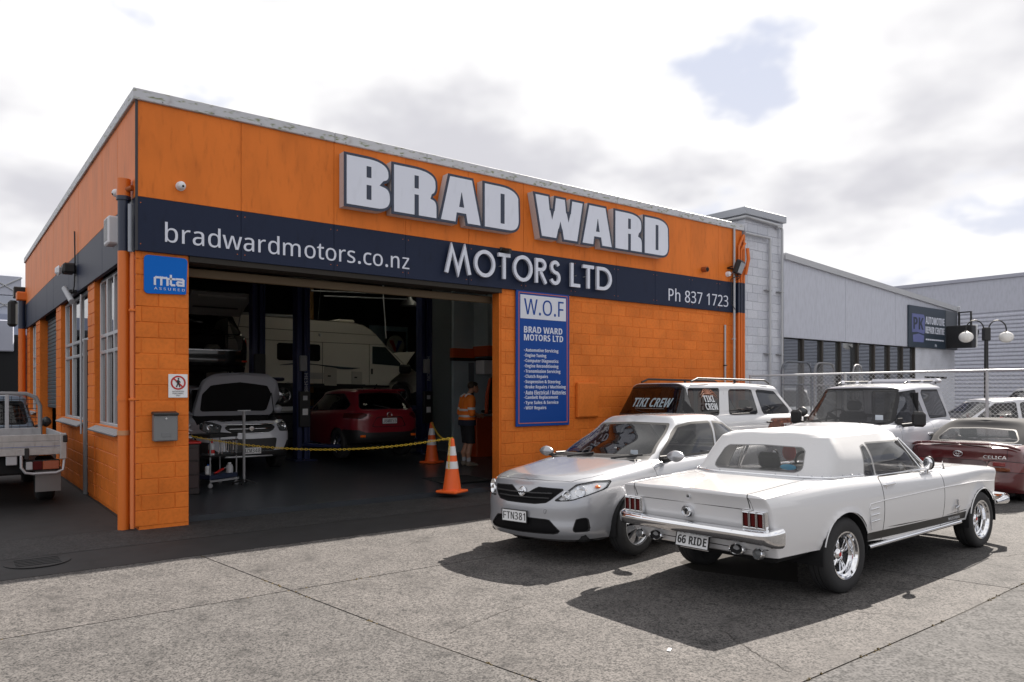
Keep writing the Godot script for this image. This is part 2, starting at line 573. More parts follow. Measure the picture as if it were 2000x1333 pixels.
func build_ground() -> void:
	var base := MB.new()
	var y := -0.3
	base.quad(V(-400, y, -400), V(-400, y, 400), V(400, y, 400), V(400, y, -400))
	struct("ground", base, MT.gutter)
	struct("asphalt_yard", sheet(-60, 60, -40, 60, -0.002, 60), MT.joint)
	# concrete slabs of the forecourt; dark joints between them
	var court := nodepart_top("forecourt")
	var g := 0.008
	var xs := [-14.0, -5.6, 0.6, 5.0, 9.6, 14.0, 22.0, 40.0]
	var dx := [0.0, 0.12, 0.30, 0.30, 0.2, 0.0, 0.0, 0.0]
	var zs := [1.78, 3.77, 7.82]
	var mats := [MT.slab, MT.slab2]
	for i in xs.size() - 1:
		for j in zs.size() - 1:
			var f0: float = (zs[j] - 4.2) / 4.7 * 2.0
			var f1: float = (zs[j + 1] - 4.2) / 4.7 * 2.0
			var c := [Vector2(xs[i] + dx[i] * f0 + g, zs[j] + g), Vector2(xs[i + 1] + dx[i + 1] * f0 - g, zs[j] + g), Vector2(xs[i + 1] + dx[i + 1] * f1 - g, zs[j + 1] - g), Vector2(xs[i] + dx[i] * f1 + g, zs[j + 1] - g)]
			part("slab", slab_mesh(c, 0.004), mats[(i * 2 + j) % 2 if (i + j) % 3 else 0], court)
	for k in 4:
		var x0: float = [-14.0, -3.4, 9.0, 21.0][k]
		var x1: float = [-3.4, 9.0, 21.0, 40.0][k]
		part("slab", slab_mesh([Vector2(x0 + g, 7.82 + g), Vector2(x1 - g, 7.82 + g), Vector2(x1 - g, 16.0), Vector2(x0 + g, 16.0)], 0.004), MT.slab3, court)
	struct("gutter", sheet(-40, 12.55, 0.86, 1.765, 0.003, 24), MT.gutter)  # dark gutter band; its colour also holds the building's shade
	struct("driveway_apron_shaded", sheet(-40, 12.55, -0.29, 0.85, 0.004, 24), MT.apron_shaded)  # strip within the building's shadow, that shade painted into its colour
	struct("side_driveway_shaded", sheet(-40, -0.0, -30, -0.3, 0.004, 12), MT.gutter)  # shade beside the wall painted in with the same dark colour
	var cr := MB.new()
	var rc := RandomNumberGenerator.new()
	rc.seed = 12
	for q in [[3.35, 6.75, 4.0, 7.6], [4.3, 6.45, 3.6, 7.3], [1.03, 5.66, 2.0, 5.42], [-3.0, 5.2, -1.2, 6.6], [2.0, 3.0, 3.1, 2.2], [6.2, 7.0, 7.5, 7.6], [2.6, 6.9, 2.3, 7.7]]:
		var a := V(q[0], 0, q[1])
		var e := V(q[2], 0, q[3])
		var dir := (e - a).normalized()
		var sd := V(-dir.z, 0, dir.x)
		var n := int(a.distance_to(e) / 0.05)
		var prev := a
		var off := 0.0
		for k in n:
			off += rc.randf_range(-0.018, 0.018)
			var nx := a.lerp(e, (k + 1.0) / n) + sd * off
			var w := rc.randf_range(0.0012, 0.0035)
			var h := V(0, 0.007, 0)
			var A := prev + sd * w
			var B := prev - sd * w
			var C := nx - sd * w
			var D := nx + sd * w
			for v in 1: cr.quad(V(A.x, ground_y(A.x, A.z), A.z) + h, V(D.x, ground_y(D.x, D.z), D.z) + h, V(C.x, ground_y(C.x, C.z), C.z) + h, V(B.x, ground_y(B.x, B.z), B.z) + h)
			prev = nx
	tag(part("hairline_cracks", cr, MT.joint, court), "", "", "", "stuff")
	# dead grass and moss sitting in the joints
	var rng := RandomNumberGenerator.new()
	rng.seed = 5
	var tufts := MB.new()
	for k in 520:
		var x := rng.randf_range(2.0, 12.0)
		var z := 7.82 + rng.randf_range(-0.014, 0.014)
		if k > 300:
			var t := rng.randf()
			x = lerpf(-0.2, 1.4, t) + rng.randf_range(-0.01, 0.01)
			z = lerpf(1.8, 7.8, t)
			x = 0.6 + 0.30 * (z - 4.2) / 4.7 * 2.0 + rng.randf_range(-0.012, 0.012)
		if k > 420:
			x = rng.randf_range(-3.0, 8.0)
			z = 3.77 + rng.randf_range(-0.012, 0.012)
		if sin(x * 7.0 + z * 3.0) + sin(x * 2.3 + z * 1.7) < 0.2: continue
		var y0 := ground_y(x, z)
		var h := rng.randf_range(0.004, 0.012)
		var w := rng.randf_range(0.006, 0.016)
		var a := rng.randf() * PI
		var d := V(cos(a) * w, 0, sin(a) * w)
		var q := V(-sin(a) * w, 0, cos(a) * w)
		var c := V(x, y0 + 0.003, z)
		for e in [[d, q], [q, -d], [-d, -q], [-q, d]]:
			tufts.tri(c + e[0], c + V(0, h, 0), c + e[1])
	var o := part("joint_moss", tufts, MT.weed)
	tag(o, "dry yellowish moss growing along the concrete joints", "moss", "", "stuff")

func nodepart_top(called: String) -> Node3D:
	var o := Node3D.new()
	o.name = numbered(called)
	add_child(o)
	o.set_meta("kind", "structure")
	return o

# ---------------------------------------------------------------- the orange garage
var block_cache := {}
func block_mesh(len: float, depth := 0.04) -> ArrayMesh:
	var k := int(round(len * 1000)) + int(depth * 1000) * 10000
	if not block_cache.has(k):
		block_cache[k] = bx(V(0.003, 0.003, -depth), V(len - 0.003, 0.197, 0), 0.006).mesh()
	return block_cache[k]

# courses of blocks in the local frame of xf: x along the wall, y up, z out of it
func block_courses(xf: Transform3D, w: float, c0: int, c1: int, mats: Array, parent: Node, seed := 1, joined: MB = null, phase := 0.0, skip := Rect2(), fill := 1.0) -> void:
	var rng := RandomNumberGenerator.new()
	rng.seed = seed
	for c in range(c0, c1):
		var x := -(0.2 if c % 2 else 0.0) - phase
		while x < w - 0.02:
			var a := maxf(x, 0.0)
			var b := minf(x + 0.4, w)
			x += 0.4
			if b - a < 0.03: continue
			if skip.has_area() and skip.encloses(Rect2(a, c * 0.2, b - a, 0.2)): continue
			var out := rng.randf_range(-0.0022, 0.0022)
			var t := xf * Transform3D(Basis.IDENTITY, V(a, c * 0.2, out))
			if joined:
				joined.xf = t
				joined.box(V(0.003, 0.003, -0.04), V(b - a - 0.003, 0.197, 0), 0.006)
				joined.xf = Transform3D.IDENTITY
			else:
				var o := part("block", block_mesh(snappedf(b - a, 0.01)), mats[rng.randi() % mats.size()], parent)
				o.transform = t

func window_unit(parent: Node, xf: Transform3D, cols: Array, rows: Array, fw := 0.034, pane_mat: Material = null) -> void:
	# cols, rows: positions of frame members in the local xy plane, the outer ones included
	var o := nodepart("window", parent)
	o.transform = xf
	var f := MB.new()
	for k in cols.size():
		var e := fw * (1.0 if k == 0 or k == cols.size() - 1 else 0.8)
		f.box(V(cols[k] - e, rows[0], -0.05), V(cols[k] + e, rows[-1], 0.02), 0.006)
	for k in rows.size():
		for c in cols.size() - 1:
			f.box(V(cols[c] + fw * 0.8, rows[k] - fw * 0.8, -0.048), V(cols[c + 1] - fw * 0.8, rows[k] + fw * 0.8, 0.017), 0.006)
	part("frame", f, MT.alu, o)
	for c in cols.size() - 1:
		for r in rows.size() - 1:
			part("pane", bx(V(cols[c] + 0.02, rows[r] + 0.02, -0.022), V(cols[c + 1] - 0.02, rows[r + 1] - 0.02, -0.016)), pane_mat if pane_mat else MT.pane, o)

func build_garage() -> void:
	var g := thing("garage_building", "orange block garage with navy sign band and wide open workshop door", "building")
	var og := [MT.orange, MT.orange_b, MT.orange_c]
	var dep := -15.2
	var wid := 12.62
	# front wall right of the door
	var w := part("front_wall", bx(V(5.76, -0.3, -0.24), V(wid, 3.6, -0.057)), MT.orange, g)
	block_courses(Transform3D(Basis.IDENTITY, V(5.762, 0.02, -0.05)), 6.855, 3, 18, og, w, 1, null, 0.1)
	var rest := MB.new()
	block_courses(Transform3D(Basis.IDENTITY, V(5.762, 0.02, -0.05)), 6.855, -1, 3, og, w, 2, rest, 0.1)
	tag(part("lower_blocks", rest, MT.orange_b, w), "", "", "", "stuff")
	# corner pier, blocks on both faces
	var p := part("corner_pier", bx(V(0.042, -0.3, -1.08), V(0.634, 3.6, -0.057)), MT.orange, g)
	block_courses(Transform3D(Basis.IDENTITY, V(0.0, 0.02, -0.05)), 0.637, 0, 18, og, p, 3, null, 0.13)
	var ps := part("pier_side", bx(V(0.040, -0.3, -1.07), V(0.045, 3.6, -0.07)), MT.orange, g)
	block_courses(Transform3D(Basis(V(0, 0, 1), Vector3.UP, V(-1, 0, 0)), V(0.032, 0.02, -1.1)), 1.04, 0, 18, og, ps, 4, null, 0.2)
	# left side: pilasters, low walls, recessed windows and the roller door
	var bl := MB.new()
	var side := func(z0: float, z1: float, y0: float, y1: float, x: float) -> void:
		var c0 := int(floor(y0 / 0.2))
		var c1 := int(round(y1 / 0.2))
		block_courses(Transform3D(Basis(V(0, 0, 1), Vector3.UP, V(-1, 0, 0)), V(x, 0.02, z0)), z1 - z0, c0, c1, og, g, int(z0 * 10), bl, 0.0)
	for q in [[-4.08, -3.4], [-8.4, -7.6], [-12.6, -11.7], [-15.2, -14.3]]:
		part("pilaster", bx(V(0.045, -0.3, q[0]), V(0.3, 3.6, q[1])), MT.orange_b, g)
		side.call(q[0], q[1], 0.0, 3.6, 0.03)
	for q in [[-3.4, -1.08], [-7.6, -4.62], [-14.3, -12.6]]:
		part("low_wall", bx(V(0.055, -0.3, q[0]), V(0.32, 1.14, q[1])), MT.orange_b, g)
		side.call(q[0] + 0.001, q[1] - 0.001, 0.0, 1.2, 0.042)
		var s := MB.new()
		s.xf = Transform3D(Basis(V(0, 0, 1), 0.45), V(0.10, 1.205, 0))
		s.box(V(-0.19, -0.02, q[0] + 0.03), V(0.1, 0.012, q[1] - 0.03), 0.006)
		for k in int((q[1] - q[0]) / 0.23):
			s.box(V(-0.192, 0.0, q[0] + 0.14 + k * 0.23), V(0.1, 0.016, q[0] + 0.36 + k * 0.23), 0.006)
		part("window_sill", s, MT.grey, g)
	tag(part("side_blocks", bl, MT.orange_c, g), "", "", "", "stuff")
	var wx := func(z1: float) -> Transform3D: return Transform3D(Basis(V(0, 0, 1), Vector3.UP, V(-1, 0, 0)), V(0.13, 0, z1))
	window_unit(g, wx.call(-3.4), [0.03, 0.62, 1.2, 1.78, 2.32], [1.22, 2.36, 2.62, 3.5])
	window_unit(g, wx.call(-7.6), [0.03, 1.02, 2.02, 3.16], [1.22, 2.40, 2.66, 3.5])
	window_unit(g, wx.call(-14.3), [0.03, 0.6, 1.15, 1.67], [1.22, 2.40, 2.66, 3.5])
	var rd := MB.new()
	for k in 24:
		rd.box(V(0.2, 1.33 + k * 0.092, -11.7), V(0.225, 1.418 + k * 0.092, -8.4), 0.012)
	part("roller_door", rd, mat(lin(0.045, 0.07, 0.085), 0.5), g)
	part("side_head", bx(V(0.16, 3.5, -15.2), V(0.32, 3.62, -0.3)), MT.dark, g)
	# back, party wall, roof and soffit
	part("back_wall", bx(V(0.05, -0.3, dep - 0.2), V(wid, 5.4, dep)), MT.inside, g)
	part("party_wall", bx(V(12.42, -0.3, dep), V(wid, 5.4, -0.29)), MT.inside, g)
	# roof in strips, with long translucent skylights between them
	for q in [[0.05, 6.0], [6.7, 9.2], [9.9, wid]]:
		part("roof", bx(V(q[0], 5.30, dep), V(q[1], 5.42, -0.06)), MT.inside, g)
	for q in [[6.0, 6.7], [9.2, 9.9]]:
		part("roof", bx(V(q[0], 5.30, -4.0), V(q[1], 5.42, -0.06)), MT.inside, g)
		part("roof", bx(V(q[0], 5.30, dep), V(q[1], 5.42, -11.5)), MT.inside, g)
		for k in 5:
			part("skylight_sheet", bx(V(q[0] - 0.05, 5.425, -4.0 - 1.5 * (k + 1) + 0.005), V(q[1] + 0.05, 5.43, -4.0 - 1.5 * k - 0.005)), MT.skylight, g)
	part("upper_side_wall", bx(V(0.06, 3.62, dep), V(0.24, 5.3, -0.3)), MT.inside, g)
	part("upper_front_wall", bx(V(0.05, 3.5, -0.28), V(wid, 5.3, -0.06)), MT.inside, g)
	# cladding: navy band and orange upper panels with open joints
	var js := [0.0, 1.3, 2.65, 3.85, 5.05, 6.22, 7.4, 8.54, 9.67, 10.8, 11.75, wid]
	for k in js.size() - 1:
		var a: float = js[k] + 0.002
		var b: float = js[k + 1] - 0.002
		part("band_panel", bx(V(a, 3.515, -0.055), V(b, 4.197, 0.0 + (k % 3) * 0.0012), 0.003), MT.navy, g)
		part("cladding_panel", bx(V(a, 4.199, -0.055), V(b, 5.42, 0.0 + (k % 3) * 0.0012), 0.003), MT.orange_clad, g)
	var scr := MB.new()
	for k in js.size() - 1:
		for y in [3.6, 4.12, 4.28, 4.8, 5.32]:
			for x in [js[k] + 0.05, js[k + 1] - 0.05]: scr.ball(V(x, y, 0.003), V(0.007, 0.007, 0.003), 6, 4)
	tag(part("cladding_screws", scr, MT.orange_pipe, g), "", "", "", "stuff")
	var zs := 0.0
	var n := 0
	while zs > dep + 0.3:
		var z1 := maxf(zs - 1.22, dep)
		part("side_band_panel", bx(V(-0.004 - (n % 3) * 0.0012, 3.515, z1 + 0.002), V(0.055, 4.197, zs - 0.002 - (0.057 if n == 0 else 0.0)), 0.003), MT.navy, g)
		part("side_cladding_panel", bx(V(-0.004 - (n % 3) * 0.0012, 4.199, z1 + 0.002), V(0.055, 5.42, zs - 0.002 - (0.057 if n == 0 else 0.0)), 0.003), MT.orange_clad, g)
		zs = z1
		n += 1
	part("corner_flashing", bx(V(-0.012, 3.51, -0.012), V(0.018, 5.41, 0.012), 0.004), mat(lin(0.03, 0.03, 0.035), 0.6), g)
	# metal cap round the parapet, in lengths
	var fj := [-0.04, 2.65, 4.22, 8.54, 12.66]
	for k in 4:
		part("parapet_cap", bx(V(fj[k] + 0.002, 5.405, -0.25), V(fj[k + 1] - 0.002, 5.548, 0.04), 0.008), MT.fascia, g)
	for k in 4:
		part("parapet_cap", bx(V(-0.04, 5.405, dep + 3.8 * k + 0.002), V(0.2, 5.548, minf(dep + 3.8 * (k + 1) - 0.002, -0.252)), 0.008), MT.fascia, g)
	var nails := MB.new()
	for k in 20:
		nails.ball(V(0.3 + k * 0.63, 5.43, 0.042), V(0.01, 0.01, 0.005), 8, 5)
	part("cap_screws", nails, MT.grey, g)
	# door opening: jambs, lintel soffit, roller shutter drum
	part("door_jamb", bx(V(5.73, -0.3, -0.26), V(5.79, 3.52, -0.064)), MT.orange, g)
	part("door_jamb", bx(V(0.605, -0.3, -0.45), V(0.640, 3.52, -0.066)), MT.orange_b, g)
	part("lintel", bx(V(0.64, 3.44, -0.3), V(5.76, 3.514, -0.02)), mat(lin(0.02, 0.016, 0.012), 0.8), g)
	var dr := MB.new()
	dr.xf = Transform3D(Basis(V(0, 0, 1), PI / 2), V(5.8, 3.66, -0.52))
	dr.lathe([Vector2(0, 0), Vector2(0.2, 0), Vector2(0.2, 5.15), Vector2(0, 5.15)], 20)
	part("shutter_drum", dr, mat(lin(0.05, 0.042, 0.032), 0.7), g)
	part("shutter_bottom_rail", bx(V(0.66, 3.29, -0.42), V(5.80, 3.41, -0.36), 0.01), mat(lin(0.11, 0.075, 0.04), 0.7), g)
	# painted lettering on the band
	text("bradwardmotors.co.nz", V(0.335, 3.655, 0.003), 3.58, 0.262, 0.004, MT.text, g, "web_address")
	text("Ph 837 1723", V(10.08, 3.625, 0.003), 2.02, 0.268, 0.004, MT.text, g, "phone_number")
	# workshop floor and threshold
	var fl := MB.new()
	for k in 12:
		var z0 := -0.3 - k * 1.25
		var z1 := -0.3 - (k + 1) * 1.25
		fl.quad(V(0.05, floor_y(z1), z1), V(0.05, floor_y(z0), z0), V(12.6, floor_y(z0), z0), V(12.6, floor_y(z1), z1))
	fl.quad(V(0.05, floor_y(-0.3), -0.3), V(0.05, -0.2, -0.3), V(12.6, -0.2, -0.3), V(12.6, floor_y(-0.3), -0.3))
	struct("workshop_floor", fl, MT.floor)

# ---------------------------------------------------------------- signs on the front
func letter_poly(ch: String) -> Array:
	var bez := func(a: Vector2, c: Vector2, b: Vector2) -> Array:
		var o := []
		for i in 8:
			var t := i / 8.0
			o.append(a * (1 - t) * (1 - t) + c * 2 * t * (1 - t) + b * t * t)
		return o
	var o := []
	var slots := []
	match ch:
		"B":
			o = [Vector2(0, 0), Vector2(0, 1)]
			o += bez.call(Vector2(0.5, 1), Vector2(0.97, 0.99), Vector2(0.97, 0.72))
			o += bez.call(Vector2(0.97, 0.70), Vector2(0.97, 0.56), Vector2(0.80, 0.535))
			o += bez.call(Vector2(0.82, 0.52), Vector2(1.0, 0.49), Vector2(1.0, 0.28))
			o += bez.call(Vector2(1.0, 0.26), Vector2(1.0, 0.0), Vector2(0.66, 0.0))
			o.append(Vector2(0.64, 0))
			slots = [[0.455, 0.555, 0.60, 0.81], [0.455, 0.555, 0.19, 0.46]]
		"R":
			o = [Vector2(0, 0), Vector2(0, 1)]
			o += bez.call(Vector2(0.5, 1), Vector2(0.98, 0.99), Vector2(0.98, 0.72))
			o += bez.call(Vector2(0.98, 0.68), Vector2(0.98, 0.5), Vector2(0.86, 0.465))
			o += bez.call(Vector2(0.88, 0.45), Vector2(1.0, 0.42), Vector2(1.0, 0.24))
			o += [Vector2(1, 0.2), Vector2(1, 0)]
			slots = [[0.475, 0.565, 0.57, 0.82], [0.475, 0.565, 0.03, 0.45]]
		"A":
			o = [Vector2(0, 0), Vector2(0.22, 1), Vector2(0.78, 1), Vector2(1, 0), Vector2(0.61, 0), Vector2(0.575, 0.19), Vector2(0.44, 0.19), Vector2(0.415, 0)]
			slots = [[0.455, 0.565, 0.36, 0.66]]
		"D":
			o = [Vector2(0, 0), Vector2(0, 1)]
			o += bez.call(Vector2(0.45, 1), Vector2(0.97, 1.0), Vector2(1.0, 0.70))
			o += bez.call(Vector2(1.0, 0.3), Vector2(1.0, 0.0), Vector2(0.68, 0.0))
			o.append(Vector2(0.64, 0))
			slots = [[0.46, 0.565, 0.17, 0.80]]
		"W":
			o = [Vector2(0, 1), Vector2(0.31, 1), Vector2(0.335, 0.70), Vector2(0.375, 0.70), Vector2(0.40, 1), Vector2(0.63, 1), Vector2(0.655, 0.70), Vector2(0.695, 0.70), Vector2(0.72, 1), Vector2(1, 1),
				Vector2(0.875, 0), Vector2(0.56, 0), Vector2(0.53, 0.22), Vector2(0.50, 0.22), Vector2(0.46, 0), Vector2(0.135, 0)]
			slots = [[0.34, 0.37, 0.45, 0.69], [0.66, 0.69, 0.45, 0.69], [0.50, 0.53, 0.20, 0.44]]
	return [o, slots]

func build_signs() -> void:
	# the eight box letters
	var s := thing("box_letter_sign", "large raised white box letters reading BRAD WARD above the navy band", "sign", V(0, 4.45, 0.0))
	var lay := [["B", 2.73, 0.79], ["R", 3.51, 0.84], ["A", 4.345, 0.875], ["D", 5.215, 0.80], ["W", 6.30, 1.23], ["A", 7.43, 0.86], ["R", 8.30, 0.82], ["D", 9.125, 0.78]]
	var dz := 0.0
	for L in lay:
		var lp := letter_poly(L[0])
		var out := PackedVector2Array()
		for v in lp[0]: out.append(Vector2(v.x * L[2], v.y * 0.8))
		var face := Geometry2D.offset_polygon(out, -0.041, Geometry2D.JOIN_MITER)
		var body := MB.new()
		body.prism(out, 0.01, 0.165 + dz)
		var o := part("letter_" + L[0].to_lower(), body, MT.letter_side, s)
		o.position = V(L[1], 0, 0)
		var bd := MB.new()
		bd.prism(out, 0.16, 0.172 + dz)
		part("border", bd, MT.text_navy, o)
		var f := MB.new()
		for pl in face:
			var ar := 0.0
			for i in pl.size(): ar += pl[i].cross(pl[(i + 1) % pl.size()])
			if absf(ar) > 0.01: f.prism(pl, 0.165, 0.177 + dz)
		part("face", f, MT.letter, o)
		var sl := MB.new()
		for q in lp[1]:
			var X: float = L[2]
			var poly: PackedVector2Array
			if L[0] == "A":
				poly = PackedVector2Array([Vector2(q[0] * X, q[2] * 0.8), Vector2(q[1] * X, q[2] * 0.8), Vector2((q[0] + q[1]) / 2 * X + 0.004, q[3] * 0.8), Vector2((q[0] + q[1]) / 2 * X - 0.004, q[3] * 0.8)])
			elif L[0] == "W":
				var m: float = (q[0] + q[1]) / 2 * X
				var up: bool = q[2] > 0.3
				var wb := 0.055
				poly = PackedVector2Array([Vector2(m - wb, q[3] * 0.8), Vector2(m + wb, q[3] * 0.8), Vector2(m, q[2] * 0.8)]) if up else PackedVector2Array([Vector2(m - wb, q[2] * 0.8), Vector2(m + wb, q[2] * 0.8), Vector2(m, q[3] * 0.8)])
			else:
				poly = PackedVector2Array([Vector2(q[0] * X, q[2] * 0.8), Vector2(q[1] * X, q[2] * 0.8), Vector2(q[1] * X, q[3] * 0.8), Vector2(q[0] * X, q[3] * 0.8)])
			sl.prism(poly, 0.165, 0.179 + dz)
		part("counter", sl, MT.text_navy, o)
		dz = 0.0012 - dz
	# MOTORS LTD, thin raised letters
	var m := thing("raised_letter_sign", "slim raised letters reading MOTORS LTD across the navy band", "sign", V(4.53, 3.665, 0.05))
	thin_letters(m)
	# W.O.F board
	var wf := thing("service_sign_board", "tall blue W.O.F board listing garage services beside the door", "sign", V(6.06, 1.11, -0.03))
	part("board", bx(V(0, 0, 0), V(1.25, 2.43, 0.03), 0.006), MT.blue, wf)
	var bd := MB.new()
	for q in [[0.05, 0.05, 1.2, 0.064], [0.05, 2.366, 1.2, 2.38], [0.05, 0.066, 0.064, 2.364], [1.186, 0.066, 1.2, 2.364]]:
		bd.box(V(q[0], q[1], 0.028), V(q[2], q[3], 0.033))
	part("border_line", bd, mat(lin(0.5, 0.12, 0.06), 0.45), wf)
	part("header_panel", bx(V(0.09, 1.915, 0.028), V(1.16, 2.335, 0.034)), mat(lin(0.62, 0.64, 0.7), 0.4), wf)
	text("W.O.F", V(0.17, 1.985, 0.034), 0.93, 0.285, 0.004, MT.blue, wf, "heading")
	text("BRAD WARD", V(0.17, 1.665, 0.031), 0.90, 0.115, 0.004, MT.text, wf, "name_line", true)
	text("MOTORS LTD", V(0.17, 1.525, 0.031), 0.92, 0.115, 0.004, MT.text, wf, "name_line", true)
	var rows := ["Automotive Servicing", "Engine Tuning", "Computer Diagnostics", "Engine Reconditioning", "Transmission Servicing", "Clutch Repairs", "Suspension & Steering", "Brake Repairs / Machining", "Auto Electrical / Batteries", "Cambelt Replacement", "Tyre Sales & Service", "WOF Repairs"]
	var wid := [0.77, 0.48, 0.77, 0.77, 0.82, 0.52, 0.82, 0.95, 0.95, 0.76, 0.77, 0.48]
	for k in rows.size():
		var y := 1.325 - k * 0.0935
		var dot := MB.new()
		dot.ball(V(0.18, y + 0.03, 0.031), V(0.008, 0.008, 0.003), 8, 6)
		part("bullet", dot, MT.text, wf)
		text(rows[k], V(0.205, y - (0.014 if "g" in rows[k] or "y" in rows[k] or "p" in rows[k] or "/" in rows[k] else 0.0), 0.031), wid[k], 0.078 if ("g" in rows[k] or "y" in rows[k] or "p" in rows[k] or "/" in rows[k]) else 0.062, 0.004, MT.text, wf, "service_line", true)
	# mta plate
	var mt := thing("assured_sign", "rounded blue mta assured sign high on the corner pier", "sign", V(0.095, 2.985, -0.045))
	var rp := PackedVector2Array()
	for c in [[0.47, 0.44, 0.0], [0.05, 0.44, PI / 2], [0.05, 0.05, PI], [0.49, 0.03, PI * 1.5]]:
		for k in 6:
			var a: float = c[2] + PI / 2 * k / 5.0
			var r := 0.05 if c[1] > 0.04 else 0.012
			rp.append(Vector2(c[0] + r * cos(a), c[1] + r * sin(a)))
	var pb := MB.new()
	pb.prism(rp, 0.0, 0.025)
	part("board", pb, MT.blue_mta, mt)
	var lg := MB.new()
	# m t a as flat rounded strokes
	for q in [[[0.125, 0.125], [0.125, 0.20], [0.14, 0.212], [0.19, 0.212], [0.20, 0.20], [0.20, 0.125]], [[0.2, 0.2], [0.212, 0.212], [0.26, 0.212], [0.275, 0.20], [0.275, 0.125]], [[0.315, 0.245], [0.315, 0.14], [0.328, 0.127], [0.355, 0.127]], [[0.30, 0.205], [0.36, 0.205]], [[0.39, 0.208], [0.455, 0.208], [0.468, 0.195], [0.468, 0.13], [0.405, 0.13], [0.395, 0.14], [0.395, 0.16], [0.405, 0.17], [0.46, 0.17]]]:
		for i in q.size() - 1:
			var a := Vector2(q[i][0], q[i][1])
			var b := Vector2(q[i + 1][0], q[i + 1][1])
			var d := (b - a).normalized() * 0.013
			var t := Vector2(-d.y, d.x)
			lg.prism(PackedVector2Array([a - d - t, b + d - t, b + d + t, a - d + t]), 0.026, 0.029 + 0.0003 * i)
	part("letters", lg, MT.text, mt)
	text("A S S U R E D", V(0.115, 0.055, 0.026), 0.37, 0.033, 0.003, MT.text, mt, "lettering")
	# authorised personnel sign
	var au := thing("warning_sign", "white authorised personnel only sign with red prohibition ring on pier", "sign", V(0.385, 1.655, -0.046))
	part("board", bx(V(0, 0, 0), V(0.235, 0.305, 0.012), 0.003), MT.plate, au)
	var ring := MB.new()
	ring.xf = Transform3D(Basis(V(1, 0, 0), PI / 2), V(0.118, 0.195, 0.012))
	ring.lathe([Vector2(0.072, 0.0), Vector2(0.092, 0.0), Vector2(0.092, 0.004), Vector2(0.072, 0.004), Vector2(0.072, 0.0)], 32)
	part("red_ring", ring, MT.red, au)
	var bar := MB.new()
	bar.xf = Transform3D(Basis(V(0, 0, 1), -PI / 4), V(0.118, 0.195, 0.012))
	bar.box(V(-0.078, -0.009, 0), V(0.078, 0.009, 0.0055))
	part("red_bar", bar, MT.red, au)
	var man := MB.new()
	man.ball(V(0.122, 0.246, 0.013), V(0.011, 0.013, 0.003), 12, 8)
	for q in [[0.118, 0.23, 0.116, 0.185, 0.017], [0.116, 0.185, 0.096, 0.14, 0.010], [0.116, 0.185, 0.134, 0.165, 0.010], [0.134, 0.165, 0.136, 0.138, 0.009], [0.116, 0.226, 0.094, 0.20, 0.008], [0.12, 0.226, 0.144, 0.198, 0.008]]:
		man.tube([V(q[0], q[1], 0.0135), V(q[2], q[3], 0.0135)], q[4] * 0.8, 8)
	part("walking_figure", man, MT.black, au)
	text("AUTHORISED", V(0.045, 0.072, 0.012), 0.145, 0.018, 0.002, MT.black, au)
	text("PERSONNEL", V(0.05, 0.046, 0.012), 0.135, 0.018, 0.002, MT.black, au)
	text("ONLY", V(0.09, 0.02, 0.012), 0.055, 0.018, 0.002, MT.black, au)

